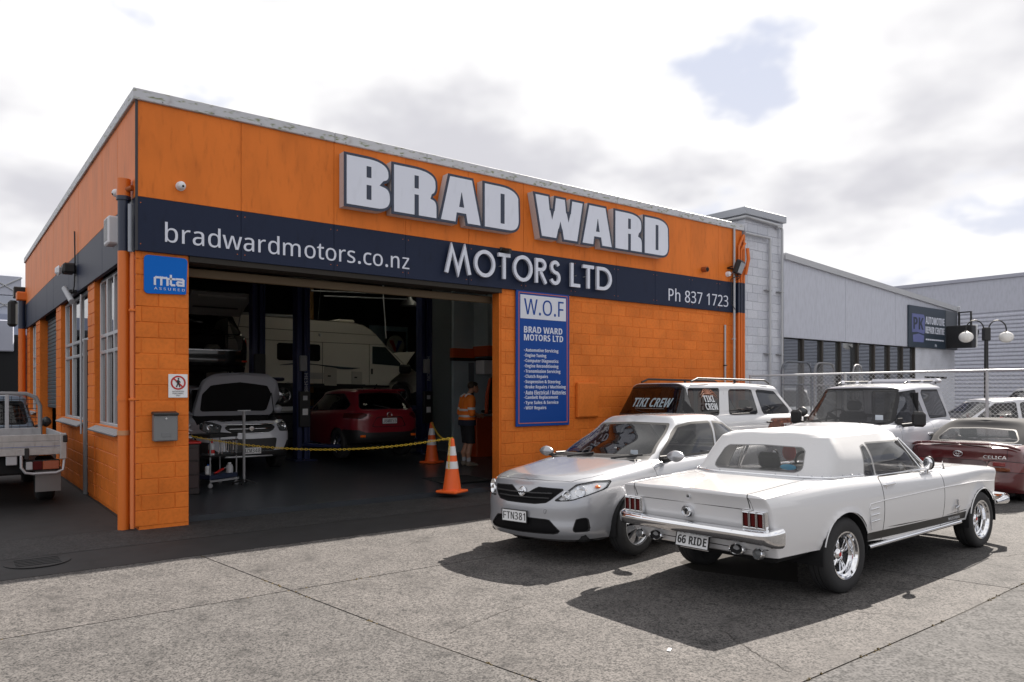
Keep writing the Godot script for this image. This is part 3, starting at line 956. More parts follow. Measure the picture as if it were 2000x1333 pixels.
func thin_letters(parent: Node3D) -> void:
	# geometric sans letters, strokes of width s in a height of 0.44
	var H := 0.44
	var s := 0.062
	var stroke := func(b: MB, pts: Array, closed := false) -> void:
		var n := pts.size()
		var L := []
		var R := []
		for i in n:
			var a: Vector2 = pts[(i - 1 + n) % n] if closed or i > 0 else pts[i]
			var c: Vector2 = pts[(i + 1) % n] if closed or i < n - 1 else pts[i]
			var t := (c - a).normalized()
			var w := s * 0.5
			if i > 0 and i < n - 1 or closed:
				var t1: Vector2 = (pts[i] - a).normalized()
				w /= maxf(0.35, absf(t1.dot(t)))
			var nn := Vector2(-t.y, t.x) * w
			L.append(pts[i] + nn); R.append(pts[i] - nn)
		for i in (n if closed else n - 1):
			var k := (i + 1) % n
			b.prism(PackedVector2Array([R[i], R[k], L[k], L[i]]), 0.0, 0.045)
	var arcp := func(c: Vector2, rx: float, ry: float, a0: float, a1: float, k: int) -> Array:
		var o := []
		for i in k + 1:
			var a: float = a0 + (a1 - a0) * i / k
			o.append(c + Vector2(rx * cos(a), ry * sin(a)))
		return o
	var x := 0.0
	var nth := 0
	for ch in "MOTORS LTD":
		nth += 1
		var b := MB.new()
		var w := 0.0
		var e := s / 2
		match ch:
			"M":
				w = 0.56
				stroke.call(b, [Vector2(e, 0), Vector2(0.145, H - 0.02), Vector2(w / 2, 0.03), Vector2(w - 0.145, H - 0.02), Vector2(w - e, 0)])
			"O":
				w = 0.47
				var o: Array = arcp.call(Vector2(w / 2, H / 2), w / 2 - e, H / 2 - e + 0.01, 0, TAU, 36)
				o.pop_back()
				stroke.call(b, o, true)
			"T":
				w = 0.28
				stroke.call(b, [Vector2(0, H - e), Vector2(w, H - e)])
				stroke.call(b, [Vector2(w / 2, 0), Vector2(w / 2, H - s)])
			"R":
				w = 0.30
				stroke.call(b, [Vector2(e, 0), Vector2(e, H - s)])
				stroke.call(b, [Vector2(0, H - e), Vector2(0.12, H - e)] + arcp.call(Vector2(0.14, H - e - 0.085), 0.105, 0.085, PI / 2 - 0.1, -PI / 2, 14) + [Vector2(s, H - e - 0.17)])
				stroke.call(b, [Vector2(0.13, H - e - 0.2), Vector2(w - e, 0)])
			"S":
				w = 0.27
				stroke.call(b, arcp.call(Vector2(w / 2, H - e - 0.09), 0.09, 0.09, 0.35, PI * 1.35, 14) + [Vector2(w / 2, H / 2)] + arcp.call(Vector2(w / 2, e + 0.095), 0.105, 0.098, PI * 0.35, -PI * 0.9, 16))
			"L":
				w = 0.23
				stroke.call(b, [Vector2(e, s), Vector2(e, H)])
				stroke.call(b, [Vector2(0, e), Vector2(w, e)])
			"D":
				w = 0.40
				stroke.call(b, [Vector2(e, s), Vector2(e, H - s)])
				stroke.call(b, [Vector2(0, H - e), Vector2(0.15, H - e)] + arcp.call(Vector2(0.16, H / 2), w - 0.16 - e, H / 2 - e, PI / 2 - 0.1, -PI / 2 + 0.1, 22) + [Vector2(0.15, e), Vector2(0, e)])
		if w > 0.0:
			var o := part("letter_" + ch.to_lower(), b, MT.text, parent)
			o.position.x = x
			var kx := 0.91 if nth < 7 else 1.0
			o.scale.x = kx
			for st in 2:
				var pin := tb([V(w * (0.3 + 0.4 * st), H * 0.5 + (0.16 if ch in "OD" else 0.0), -0.05), V(w * (0.3 + 0.4 * st), H * 0.5 + (0.16 if ch in "OD" else 0.0), 0.005)], 0.008, 6)
				part("stand_off", pin, MT.grey, o)
			x += (w + 0.075) * kx
		else:
			x += 0.19

# ---------------------------------------------------------------- the neighbours, fence, lamp
func build_neighbour() -> void:
	var g := thing("repair_centre_building", "pale grey repair centre with block pier and long dark window strip", "building")
	var bw := [MT.block_white, worn(lin(0.52, 0.54, 0.60), 0.6, MT.fine, V(0.3, 0.3, 0.3)), worn(lin(0.58, 0.6, 0.655), 0.6, MT.fine, V(0.3, 0.3, 0.3))]
	# tall block pier against the garage
	var p := part("block_pier", bx(V(12.745, -0.3, -4.2), V(14.27, 5.78, -0.012)), MT.block_white, g)
	block_courses(Transform3D(Basis.IDENTITY, V(12.735, 0.02, 0.0)), 1.545, 9, 29, bw, p, 5, null, 0.1)
	var lo := MB.new()
	block_courses(Transform3D(Basis.IDENTITY, V(12.735, 0.02, 0.0)), 1.545, 0, 9, bw, p, 6, lo, 0.1)
	block_courses(Transform3D(Basis(V(0, 0, 1), Vector3.UP, V(-1, 0, 0)), V(12.735, 0.02, -4.2)), 4.19, 26, 29, bw, p, 7, lo)
	tag(part("lower_blocks", lo, MT.block_white, p), "", "", "", "stuff")
	part("pier_cap", bx(V(12.66, 5.80, -4.2), V(14.32, 5.97, 0.07), 0.01), mat(lin(0.36, 0.38, 0.42), 0.5), g)
	part("pier_gutter", tb([V(12.70, 5.74, -3.5), V(12.70, 5.74, 0.06), V(14.05, 5.70, 0.06)], 0.04, 10), MT.galv, g)
	for q in [[13.62, 5.35, 12.62], [14.12, 5.66, 13.9]]:
		part("downpipe", tb([V(q[2], q[1], 0.07), V(q[0] - 0.04, q[1], 0.07), V(q[0], q[1] - 0.05, 0.07), V(q[0], 0.0, 0.07)], 0.034, 10), MT.galv, g)
		for y in [2.6, 4.1]:
			part("pipe_bracket", bx(V(q[0] - 0.16, y, 0.0), V(q[0] + 0.05, y + 0.025, 0.09)), MT.grey, g)
	# long wall: sloping parapet over panels, a strip of windows below
	var x0 := 14.3
	var x1 := 24.05
	var top := func(x: float) -> float: return lerpf(5.04, 4.40, (x - x0) / (x1 - x0))
	var js := [x0, 15.75, 17.2, 18.6, 20.0, 21.4, 22.75, x1]
	for k in js.size() - 1:
		var a: float = js[k] + 0.004
		var b: float = js[k + 1] - 0.004
		var bot := 3.05
		var m := MB.new()
		m.prism(PackedVector2Array([Vector2(a, bot), Vector2(b, bot), Vector2(b, top.call(b) - 0.1), Vector2(a, top.call(a) - 0.1)]), -0.12, -0.002 * (k % 2))
		part("wall_panel", m, MT.panel_grey, g)
	var cap := MB.new()
	cap.prism(PackedVector2Array([Vector2(x0, 4.94), Vector2(x1 + 0.12, 4.29), Vector2(x1 + 0.12, 4.44), Vector2(x0, 5.09)]), -0.3, 0.06)
	part("parapet_cap", cap, mat(lin(0.42, 0.43, 0.45), 0.5), g)
	part("gutter_end", bx(V(x1 + 0.02, 4.2, -0.1), V(x1 + 0.14, 4.46, 0.09), 0.01), MT.light_grey, g)
	part("end_wall", bx(V(21.3, -0.3, -6.0), V(x1, 3.05, -0.02)), MT.block_white, g)
	part("sill_wall", bx(V(x0, -0.3, -0.2), V(21.3, 0.75, -0.03)), MT.block_white, g)
	part("vent_slot", bx(V(21.9, 2.12, -0.03), V(23.4, 2.18, 0.0)), MT.dark, g)
	part("room_inside", bx(V(x0, -0.3, -5.0), V(21.3, 3.04, -2.2)), mat(lin(0.22, 0.23, 0.24), 0.9), g)
	part("ceiling", bx(V(x0, 3.04, -5.0), V(21.3, 3.14, -0.13)), MT.inside, g)
	part("roof", bx(V(x0, 4.1, -6.0), V(x1, 4.2, -0.13)), MT.inside, g)
	var cols := [14.33, 15.22, 16.12, 17.02, 17.93, 18.83, 19.7, 20.5, 21.28]
	var fr := nodepart("window_strip", g)
	for k in cols.size():
		part("mullion", bx(V(cols[k] - 0.04, 0.75, -0.16), V(cols[k] + 0.04, 3.04, -0.03), 0.005), mat(lin(0.03, 0.024, 0.018), 0.5), fr)
		if k < cols.size() - 1:
			part("pane", bx(V(cols[k] + 0.04, 0.78, -0.105), V(cols[k + 1] - 0.04, 3.02, -0.099)), MT.tinted, fr)
	part("blind", bx(V(17.3, 0.8, -0.45), V(18.5, 3.0, -0.43)), mat(lin(0.4, 0.4, 0.42), 0.8), g)
	# sign board on the far end
	var s := thing("repair_centre_sign", "dark slate sign board reading PK automotive repair centre on the grey wall", "sign", V(20.72, 3.04, 0.0))
	part("board", bx(V(0, 0, 0.0), V(2.45, 1.24, 0.06), 0.01), mat(lin(0.03, 0.045, 0.065), 0.4), s)
	part("side_panel", bx(V(2.455, 0.0, 0.0), V(3.3, 1.235, 0.075), 0.01), mat(lin(0.09, 0.1, 0.115), 0.4), s)
	var lg := MB.new()
	lg.prism(PackedVector2Array([Vector2(0.17, 0.44), Vector2(0.5, 0.46), Vector2(0.95, 0.41), Vector2(1.0, 0.5), Vector2(1.0, 0.92), Vector2(0.93, 1.0), Vector2(0.17, 1.0)]), 0.06, 0.066)
	lg.prism(PackedVector2Array([Vector2(0.24, 0.16), Vector2(0.92, 0.16), Vector2(0.96, 0.37), Vector2(0.6, 0.42), Vector2(0.22, 0.36)]), 0.06, 0.066)
	part("emblem", lg, mat(lin(0.12, 0.14, 0.32), 0.5), s)
	text("PK", V(0.25, 0.54, 0.066), 0.66, 0.36, 0.004, mat(lin(0.02, 0.03, 0.05), 0.5), s, "emblem_letters", true)
	text("AUTOMOTIVE", V(1.06, 0.73, 0.06), 1.3, 0.23, 0.004, MT.text, s, "lettering", true)
	text("REPAIR CENTRE", V(1.06, 0.45, 0.06), 1.3, 0.21, 0.004, MT.text, s, "lettering", true)
	var tag_line := MB.new()
	for k in 9:
		tag_line.box(V(1.08 + k * 0.14, 0.24, 0.06), V(1.19 + k * 0.14, 0.285, 0.063))
	part("small_print", tag_line, MT.text, s)
	text("Ph", V(1.7, 0.05, 0.06), 0.12, 0.09, 0.004, MT.text, s)
	# lit box and clutter at the corner: a dark box with a bracket and a bonnet shaped hood
	var bxs := thing("projecting_sign_box", "black sign box jutting from the grey wall beneath the slate sign", "sign", V(23.5, 3.05, 0.08))
	part("box", bx(V(-0.35, 0.02, 0.0), V(-0.05, 0.72, 0.75), 0.02), mat(lin(0.012, 0.012, 0.013), 0.4), bxs)
	part("edge_strip", bx(V(-0.045, 0.03, 0.0), V(-0.02, 0.74, 0.78), 0.004), MT.white, bxs)
	part("bracket", tb([V(0.5, 0.75, 0.05), V(0.5, 1.2, 0.05), V(0.5, 1.2, 0.4), V(0.5, 0.75, 0.4)], 0.035, 6), MT.black, bxs)
	part("side_box", bx(V(0.0, 0.1, 0.1), V(0.55, 0.72, 0.55), 0.02), mat(lin(0.10, 0.115, 0.13), 0.4), bxs)
	var fl := MB.new()
	fl.xf = Transform3D(Basis(V(0, 0, 1), -0.55), V(0.72, 0.48, 0.3))
	fl.box(V(-0.16, -0.26, -0.2), V(0.16, 0.26, 0.2), 0.09)
	part("floodlight_housing", fl, MT.black, bxs)
	# grey warehouse across the back
	var wh := thing("warehouse", "long pale grey warehouse with horizontal ribbed cladding behind the lamp post", "building", V(30.0, 0, 0))
	part("upper_wall", bx(V(0.0, 4.75, -12.0), V(4.0, 6.05, 30.0)), MT.far_grey, wh)
	part("roof_edge", bx(V(-0.06, 6.0, -12.05), V(4.0, 6.14, 30.05), 0.01), mat(lin(0.33, 0.34, 0.40), 0.5), wh)
	part("backing_wall", bx(V(0.05, -0.3, -12.0), V(4.0, 4.75, 30.0)), MT.far_grey, wh)
	for k in 30:
		var y := 0.2 + k * 0.15
		var m := MB.new()
		var pr := PackedVector2Array([Vector2(0, 0), Vector2(-0.035, 0.02), Vector2(-0.035, 0.07), Vector2(0.0, 0.12), Vector2(0.0, 0.148), Vector2(0.05, 0.148), Vector2(0.05, 0)])
		m.xf = Transform3D(Basis.IDENTITY, V(0.0, y, 0))
		m.prism(pr, -12.0, 30.0)
		part("cladding_board", m, MT.far_grey, wh)
	# left background
	var lb := thing("rear_shed", "pale bluish shed with braced upper box beyond the far end of the garage side", "building", V(0, 0, -25))
	part("wall", bx(V(-14.0, -0.3, -3), V(1.6, 4.75, 0)), mat(lin(0.30, 0.34, 0.46), 0.6), lb)
	part("lower_box", bx(V(-0.55, 4.75, -2), V(0.7, 5.5, -0.2), 0.02), mat(lin(0.42, 0.45, 0.53), 0.5), lb)
	part("upper_box", bx(V(-0.5, 5.52, -2), V(0.65, 6.3, -0.2), 0.02), mat(lin(0.45, 0.47, 0.55), 0.5), lb)
	var br := MB.new()
	for q in [[-0.5, 4.8, 0.65, 5.45], [0.65, 4.8, -0.5, 5.45], [-0.5, 5.55, 0.65, 6.25], [0.65, 5.55, -0.5, 6.25]]:
		br.tube([V(q[0], q[1], -0.18), V(q[2], q[3], -0.18)], 0.03, 6)
	part("cross_brace", br, MT.light_grey, lb)
	var ds := thing("dark_side_building", "dark open sided shed with pale tarpaulin on the far left behind the ute", "building", V(0, 0, -21))
	part("wall", bx(V(-20, -0.3, -1), V(0.9, 3.7, 0)), mat(lin(0.010, 0.011, 0.013), 0.9), ds)
	part("post", bx(V(-0.75, -0.3, 0), V(-0.6, 3.5, 0.15), 0.02), mat(lin(0.22, 0.22, 0.25), 0.6), ds)
	part("tarpaulin", bx(V(-0.95, 3.1, 0.05), V(0.1, 4.2, 0.12), 0.04), mat(lin(0.40, 0.42, 0.5), 0.7), ds)
	part("roof_sheet", bx(V(-20, 3.7, -1.2), V(-0.5, 3.95, 0.3), 0.02), mat(lin(0.04, 0.045, 0.055), 0.7), ds)
	var dbx := part("black_box", bx(V(-0.27, 0.0, -0.2), V(0.02, 0.32, 0.15), 0.02), MT.black)
	dbx.position = V(0, 4.42, -15.5)
	tag(dbx, "black metal box fixed high at the far end of the garage side wall", "box")
	var dh := part("black_rain_head", bx(V(-0.4, 0.0, -0.2), V(-0.16, 0.75, 0.15), 0.06), MT.black)
	dh.position = V(0, 3.6, -15.6)
	tag(dh, "black rain head below the black box at the far garage corner", "rain head")
	# chain link fence running out from the garage corner
	var f := thing("chain_link_fence", "galvanised chain link fence with top rail beyond the parked cars", "fence", V(12.66, 0, 0.2), atan2(2.75, 4.5))
	var L := 9.6
	var ft := func(z: float) -> float: return 2.08 + 0.017 * z
	part("top_rail", tb([V(0, ft.call(0.0), 0), V(0, ft.call(L), L)], 0.024, 8), MT.galv, f)
	for z in [0.0, 1.97, 4.63, 7.3, L]:
		part("post", tb([V(0, -0.1, z), V(0, ft.call(z) + 0.02, z)], 0.03, 8), MT.galv, f)
	var mesh := MB.new()
	var k := -2.1
	while k < L:
		for d in 2:
			var a := V(0.0, 0.03, k)
			var b := V(0.0, 2.08, k + 2.05)
			if d == 1: a = V(0.004, 2.08, k); b = V(0.004, 0.03, k + 2.05)
			var t0 := clampf((0.0 - a.z) / (b.z - a.z), 0, 1)
			var t1 := clampf((L - a.z) / (b.z - a.z), 0, 1)
			if t1 - t0 < 0.01: continue
			var p0 := a.lerp(b, t0)
			var p1 := a.lerp(b, t1)
			p0.y += 0.017 * p0.z; p1.y += 0.017 * p1.z
			mesh.tube([p0, p1], 0.0021, 4, false, false)
		k += 0.09
	tag(part("chain_mesh", mesh, MT.wire, f), "", "", "", "stuff")
	# spare gates with hooped tops leaning behind the fence
	var hoop := func(called: String, label: String, at: Vector3, ang: float, w: float, h: float, m: Material) -> void:
		var o := thing(called, label, "gate", at, ang, "hooped gates leaning behind the fence")
		var r := 0.28
		part("hoop_frame", tb([V(0, 0, 0)] + arc(V(r, h - r, 0), V(-1, 0, 0), V(0, 1, 0), r, 0, PI / 2, 8) + arc(V(w - r, h - r, 0), V(1, 0, 0), V(0, 1, 0), r, PI / 2, 0, 8) + [V(w, 0, 0)], 0.022, 8), m, o)
		part("cross_bar", tb([V(0, h * 0.78, 0), V(w, h * 0.78, 0)], 0.02, 6), m, o)
		part("post", tb([V(w * 0.5, 0, 0), V(w * 0.5, h * 0.78, 0)], 0.015, 6), m, o)
		var gm := MB.new()
		for d in 2:
			var x := -2.0
			while x < w:
				var a := V(x, 0.05, 0.01 * d)
				var b := V(x + h, h, 0.01 * d)
				if d == 1: a = V(x, h, 0.0); b = V(x + h, 0.05, 0.0)
				var t0 := clampf(-a.x / (b.x - a.x), 0, 1)
				var t1 := clampf((w - a.x) / (b.x - a.x), 0, 1)
				if t1 - t0 > 0.02: gm.tube([a.lerp(b, t0), a.lerp(b, t1)], 0.0022, 4, false, false)
				x += 0.08
		tag(part("wire_infill", gm, MT.wire, o), "", "", "", "stuff")
	hoop.call("hooped_gate", "dark steel hooped gate leaning nearest the white pier", V(13.35, 0, 0.55), 0.1, 1.5, 2.42, mat(lin(0.10, 0.11, 0.13), 0.5))
	hoop.call("hooped_gate", "grey hooped gate standing right of the first one", V(14.3, 0, 0.8), 0.1, 1.1, 2.4, mat(lin(0.2, 0.2, 0.21), 0.5))
	hoop.call("hooped_gate", "narrow hooped gate right of the other two gates", V(15.3, 0, 1.2), 0.2, 0.75, 2.36, mat(lin(0.22, 0.22, 0.23), 0.5))
	# lamp post with two globes
	var lp := thing("lamp_post", "black twin armed lamp post with two white globe lamps", "street lamp", V(21.4, 0, 1.85), deg_to_rad(-37))
	part("pole", tb([V(0, -0.1, 0), V(0, 3.3, 0)], [0.07, 0.05], 10), MT.black, lp)
	part("collar", bx(V(-0.085, 3.15, -0.085), V(0.085, 3.52, 0.085), 0.02), MT.black, lp)
	for sg: float in [1.0, -1.0]:
		part("arm", tb([V(0.06 * sg, 3.4, 0)] + arc(V(0.32 * sg, 3.47, 0), V(-sg, 0, 0), V(0, 1, 0), 0.25, 0, PI, 14) + [V(0.57 * sg, 3.42, 0)], 0.018, 8), MT.black, lp)
		var cp := MB.new()
		cp.xf = Transform3D(Basis.IDENTITY, V(0.57 * sg, 3.38, 0))
		cp.lathe([Vector2(0.06, 0.0), Vector2(0.06, 0.03), Vector2(0.015, 0.06)], 12)
		part("lamp_cap", cp, MT.black, lp)
		var gl := MB.new()
		gl.xf = Transform3D(Basis.IDENTITY, V(0.57 * sg, 3.25, 0))
		gl.ball(Vector3.ZERO, V(0.185, 0.155, 0.185), 20, 14)
		var gm := mat(lin(0.7, 0.69, 0.67), 0.25)
		gm.backlight_enabled = true
		gm.backlight = Color(0.4, 0.4, 0.38)
		part("globe", gl, gm, lp)

# ---------------------------------------------------------------- pipes, cameras, lamps on the garage
func dome_camera(at: Vector3, facing: Vector3, label: String) -> void:
	var o := thing("dome_camera", label, "security camera", at, 0, "dome cameras on the garage")
	var b := Basis.looking_at(-facing, Vector3.UP) if absf(facing.y) < 0.9 else Basis.IDENTITY
	var m := MB.new()
	m.xf = Transform3D(b * Basis(V(1, 0, 0), PI / 2), Vector3.ZERO)
	m.lathe([Vector2(0.058, 0), Vector2(0.06, 0.025), Vector2(0.05, 0.03)], 20)
	part("mount", m, MT.white, o)
	var d := MB.new()
	d.ball(facing * 0.055, V(0.056, 0.056, 0.056), 18, 12)
	part("dome", d, MT.white, o)
	var e := MB.new()
	var q := (facing + V(0.25, -0.35, 0.2)).normalized()
	e.ball(facing * 0.055 + q * 0.045, V(0.018, 0.018, 0.018), 10, 8)
	part("lens", e, MT.black, o)

func build_fittings() -> void:
	# big downpipe at the corner
	var d := thing("corner_downpipe", "fat orange downpipe with navy length standing beside the corner pier", "downpipe", V(-0.10, 0, -0.24))
	part("lower_pipe", tb([V(0, -0.03, 0), V(0, 3.52, 0)], 0.07, 18), MT.orange_pipe, d)
	part("navy_pipe", tb([V(0, 3.52, 0), V(0, 4.2, 0)], 0.07, 18), MT.navy_pipe, d)
	part("upper_pipe", tb([V(0, 4.2, 0), V(0, 4.44, 0)], [0.08, 0.084], 18), MT.orange_pipe, d)
	for y in [1.18, 1.62]:
		part("joint_collar", tb([V(0, y, 0), V(0, y + 0.06, 0)], 0.077, 18), MT.orange_pipe if y > 1.3 else mat(lin(0.5, 0.25, 0.12), 0.5), d)
	part("outlet", tb([V(0.02, 4.3, 0.05), V(0.08, 4.32, 0.12)], 0.035, 10), mat(lin(0.35, 0.09, 0.02), 0.5), d)
	part("navy_collar", tb([V(0, 4.17, 0), V(0, 4.22, 0)], 0.086, 18), MT.navy_pipe, d)
	var s := thing("thin_conduit", "thin painted conduit running up the left edge of the corner pier", "pipe", V(-0.025, 0, -0.1))
	part("pipe", tb([V(0, 0, 0), V(0, 3.5, 0)], 0.026, 10), mat(lin(0.7, 0.2, 0.06), 0.45), s)
	part("upper_pipe", tb([V(-0.03, 3.5, 0.02), V(-0.03, 4.1, 0.02)], 0.026, 10), mat(lin(0.3, 0.32, 0.36), 0.45), s)
	for y in [1.62, 2.75]:
		part("saddle", bx(V(-0.04, y, -0.04), V(0.05, y + 0.03, 0.04), 0.005), MT.orange_pipe, s)
	var e := thing("far_downpipe", "orange and navy downpipe at the far end of the side wall", "downpipe", V(-0.1, 0, -15.0))
	part("lower_pipe", tb([V(0, 0, 0), V(0, 3.5, 0)], 0.09, 14), MT.orange_pipe, e)
	part("navy_pipe", tb([V(0, 3.5, 0), V(0, 4.3, 0)], 0.09, 14), MT.navy_pipe, e)
	part("rain_head", bx(V(-0.14, 4.3, -0.14), V(0.14, 4.55, 0.14), 0.03), MT.orange_pipe, e)
	var gp := thing("grey_side_pipe", "slim grey downpipe between the two nearest side windows", "downpipe", V(0.02, 0, -4.25))
	part("pipe", bx(V(-0.03, -0.05, -0.06), V(0.03, 2.62, 0.03), 0.01), MT.grey, gp)
	part("thin_pipe", tb([V(-0.05, 1.0, -0.12), V(-0.05, 3.4, -0.12)], 0.015, 8), MT.light_grey, gp)
	# cameras and lamps
	dome_camera(V(0.52, 4.40, 0.0), V(0, 0, 1), "white dome camera above the navy band near the left front corner")
	dome_camera(V(-0.01, 4.42, -0.95), V(-1, 0, 0), "white dome camera on the side wall behind the downpipe top")
	dome_camera(V(12.06, 4.36, 0.0), V(0, 0, 1), "white dome camera below the floodlight at the right end")
	var bc := thing("bullet_camera", "small black camera fixed above the T of the raised letters", "security camera", V(5.75, 4.17, 0.0))
	part("mount", bx(V(-0.06, -0.03, 0), V(0.06, 0.05, 0.03), 0.01), MT.black, bc)
	part("body", tb([V(0, 0, 0.02), V(0.05, -0.03, 0.17)], 0.042, 12), MT.black, bc)
	var vt := thing("vent_pipe", "short rusty orange vent pipe poking from the upper cladding", "pipe", V(11.2, 4.38, 0.0))
	part("pipe", tb([V(0, 0, 0), V(0, -0.01, 0.13)], 0.06, 14), mat(lin(0.3, 0.07, 0.015), 0.6), vt)
	part("bore", tb([V(0, -0.01, 0.128), V(0, -0.01, 0.133)], 0.048, 14), MT.dark, vt)
	var fl := thing("floodlight", "square black floodlight at the right end of the navy band", "floodlight", V(12.28, 4.52, 0.15))
	var fb := MB.new()
	fb.xf = Transform3D(Basis(V(0, 1, 0), 0.35) * Basis(V(1, 0, 0), 0.35), Vector3.ZERO)
	fb.box(V(-0.2, -0.16, -0.05), V(0.2, 0.16, 0.07), 0.03)
	part("housing", fb, MT.black, fl)
	var fg := MB.new()
	fg.xf = fb.xf
	fg.box(V(-0.16, -0.12, 0.06), V(0.16, 0.12, 0.076), 0.006)
	part("glass", fg, mat(lin(0.38, 0.4, 0.42), 0.15), fl)
	part("bracket", tb([V(-0.22, 0, 0), V(-0.22, -0.02, -0.14), V(0.22, -0.02, -0.14), V(0.22, 0, 0)], 0.014, 6), MT.black, fl)
	var cb := thing("loose_cable", "loose black cable loop hanging under the floodlight", "cable", V(12.25, 4.3, 0.06))
	part("cable", tb([V(0, 0.08, 0)] + arc(V(0, -0.03, 0.03), V(1, 0, 0), V(0, 0.4, 1), 0.1, 0, TAU * 1.6, 26) + [V(-0.1, -0.3, 0), V(-0.12, -0.6, 0.0), V(0.02, -0.72, 0.01)], 0.009, 6), MT.black, cb)
	# conduits beside the white pier
	var c1 := thing("grey_conduit", "pale grey conduit running the full height beside the phone number", "pipe", V(12.28, 0, 0.035))
	part("pipe", tb([V(0, 0.4, 0), V(0, 5.44, 0)], 0.028, 10), MT.galv, c1)
	for y in [1.4, 2.9, 4.4]:
		part("saddle", bx(V(-0.05, y, -0.03), V(0.05, y + 0.03, 0.012), 0.004), MT.galv, c1)
	var c2 := thing("short_grey_conduit", "short grey conduit on the orange blocks under the phone number", "pipe", V(12.02, 0, -0.02))
	part("pipe", tb([V(0, 0.4, 0), V(0, 3.22, 0)], 0.024, 10), MT.galv, c2)
	part("saddle", bx(V(-0.045, 2.3, -0.02), V(0.045, 2.325, 0.03), 0.004), MT.black, c2)
	var cp := thing("cable_bundle", "bundle of orange and navy painted pipes next to the white block pier", "pipe", V(12.44, 0, 0.04))
	for k in 3:
		part("lower_pipe", tb([V(k * 0.095, 0, 0), V(k * 0.095, 3.515, 0)], 0.032, 10), MT.orange_pipe, cp)
		part("navy_pipe", tb([V(k * 0.095, 3.515, 0), V(k * 0.095, 4.2, 0)], 0.032, 10), MT.navy_pipe, cp)
		part("upper_pipe", tb([V(k * 0.095, 4.2, 0), V(k * 0.095, [5.02, 4.95, 5.15][k], 0), V(k * 0.095 + [0.16, 0.12, -0.02][k], [5.3, 5.12, 5.3][k], 0.02)], 0.03, 10), MT.orange_pipe, cp)
	part("slack_pipe", tb([V(0.2, 4.4, 0.04), V(0.26, 4.75, 0.08), V(0.25, 5.0, 0.06)], 0.04, 8), MT.orange_pipe, cp)
	# lights on the side wall
	var sl := thing("side_floodlight", "white box floodlight on the navy side band behind the downpipe", "floodlight", V(-0.02, 3.93, -1.15))
	part("housing", bx(V(-0.14, -0.19, -0.16), V(0.0, 0.19, 0.16), 0.02), MT.white, sl)
	var gr := MB.new()
	for k in 9: gr.box(V(-0.146, -0.14 + k * 0.034, -0.12), V(-0.138, -0.122 + k * 0.034, 0.12))
	part("grille", gr, MT.grey, sl)
	var sp := thing("side_spot_lamp", "black bulkhead lamp with cable on the navy side band", "lamp", V(-0.02, 3.93, -5.15))
	part("housing", bx(V(-0.2, -0.08, -0.2), V(0.0, 0.1, 0.12), 0.03), MT.black, sp)
	part("lens", bx(V(-0.3, -0.12, -0.2), V(-0.2, 0.06, 0.0), 0.05), MT.white, sp)
	part("cable", tb([V(-0.01, 0.08, 0.05), V(-0.015, 0.5, 0.06), V(-0.015, 0.68, 0.04)], 0.012, 6), MT.black, sp)
	part("cable", tb([V(-0.01, -0.05, 0.05), V(-0.02, -0.3, 0.04), V(-0.05, -0.42, 0.1)], 0.012, 6), MT.black, sp)
	var tl := thing("side_tube_lamp", "grey tube lamp hanging askew below the bulkhead lamp", "lamp", V(-0.1, 3.5, -5.2))
	part("tube", tb([V(-0.06, 0.1, -0.15), V(0.0, -0.18, 0.3)], 0.05, 12), MT.light_grey, tl)
	part("bracket", bx(V(-0.02, 0.0, -0.1), V(0.1, 0.06, 0.1), 0.01), MT.black, tl)
	# letter box and meter box on the piers
	var lb := thing("letter_box", "grey metal letter box with sloping dark lid on corner pier", "letter box", V(0.19, 1.10, -0.045))
	part("box", bx(V(0, 0, 0), V(0.285, 0.34, 0.12), 0.012), mat(lin(0.16, 0.165, 0.17), 0.45), lb)
	var lid := MB.new()
	lid.xf = Transform3D(Basis(V(1, 0, 0), 0.14), V(0, 0.345, 0))
	lid.box(V(-0.008, 0, -0.005), V(0.293, 0.035, 0.14), 0.008)
	part("lid", lid, mat(lin(0.02, 0.021, 0.022), 0.45), lb)
	part("name_plate", bx(V(0.09, 0.055, 0.118), V(0.2, 0.11, 0.124), 0.002), mat(lin(0.15, 0.155, 0.16), 0.4), lb)
	part("lock", tb([V(0.145, 0.29, 0.118), V(0.145, 0.29, 0.126)], 0.012, 10), MT.chrome_soft, lb)
	var mb := thing("meter_box", "orange painted meter cupboard on block wall right of blue board", "box", V(7.5, 1.24, -0.048))
	part("box", bx(V(0, 0, 0), V(0.54, 0.66, 0.08), 0.012), MT.orange, mb)
	part("door", bx(V(0.02, 0.02, 0.075), V(0.52, 0.64, 0.09), 0.006), MT.orange_b, mb)

# ---------------------------------------------------------------- vehicle bodies
# A body is lofted through plan outlines ("rows") stacked from the sill to the centre line. Local axes: x forward, y up, z to the car's right; ground at y 0.
# row: [half width, width at front corner, width at rear corner, x of nose, x of tail, length of front corner, of rear corner, squareness front, rear, crease, [heights at the stations in yx]]
class Soup:
	var p := PackedVector3Array()
	var n := PackedVector3Array()

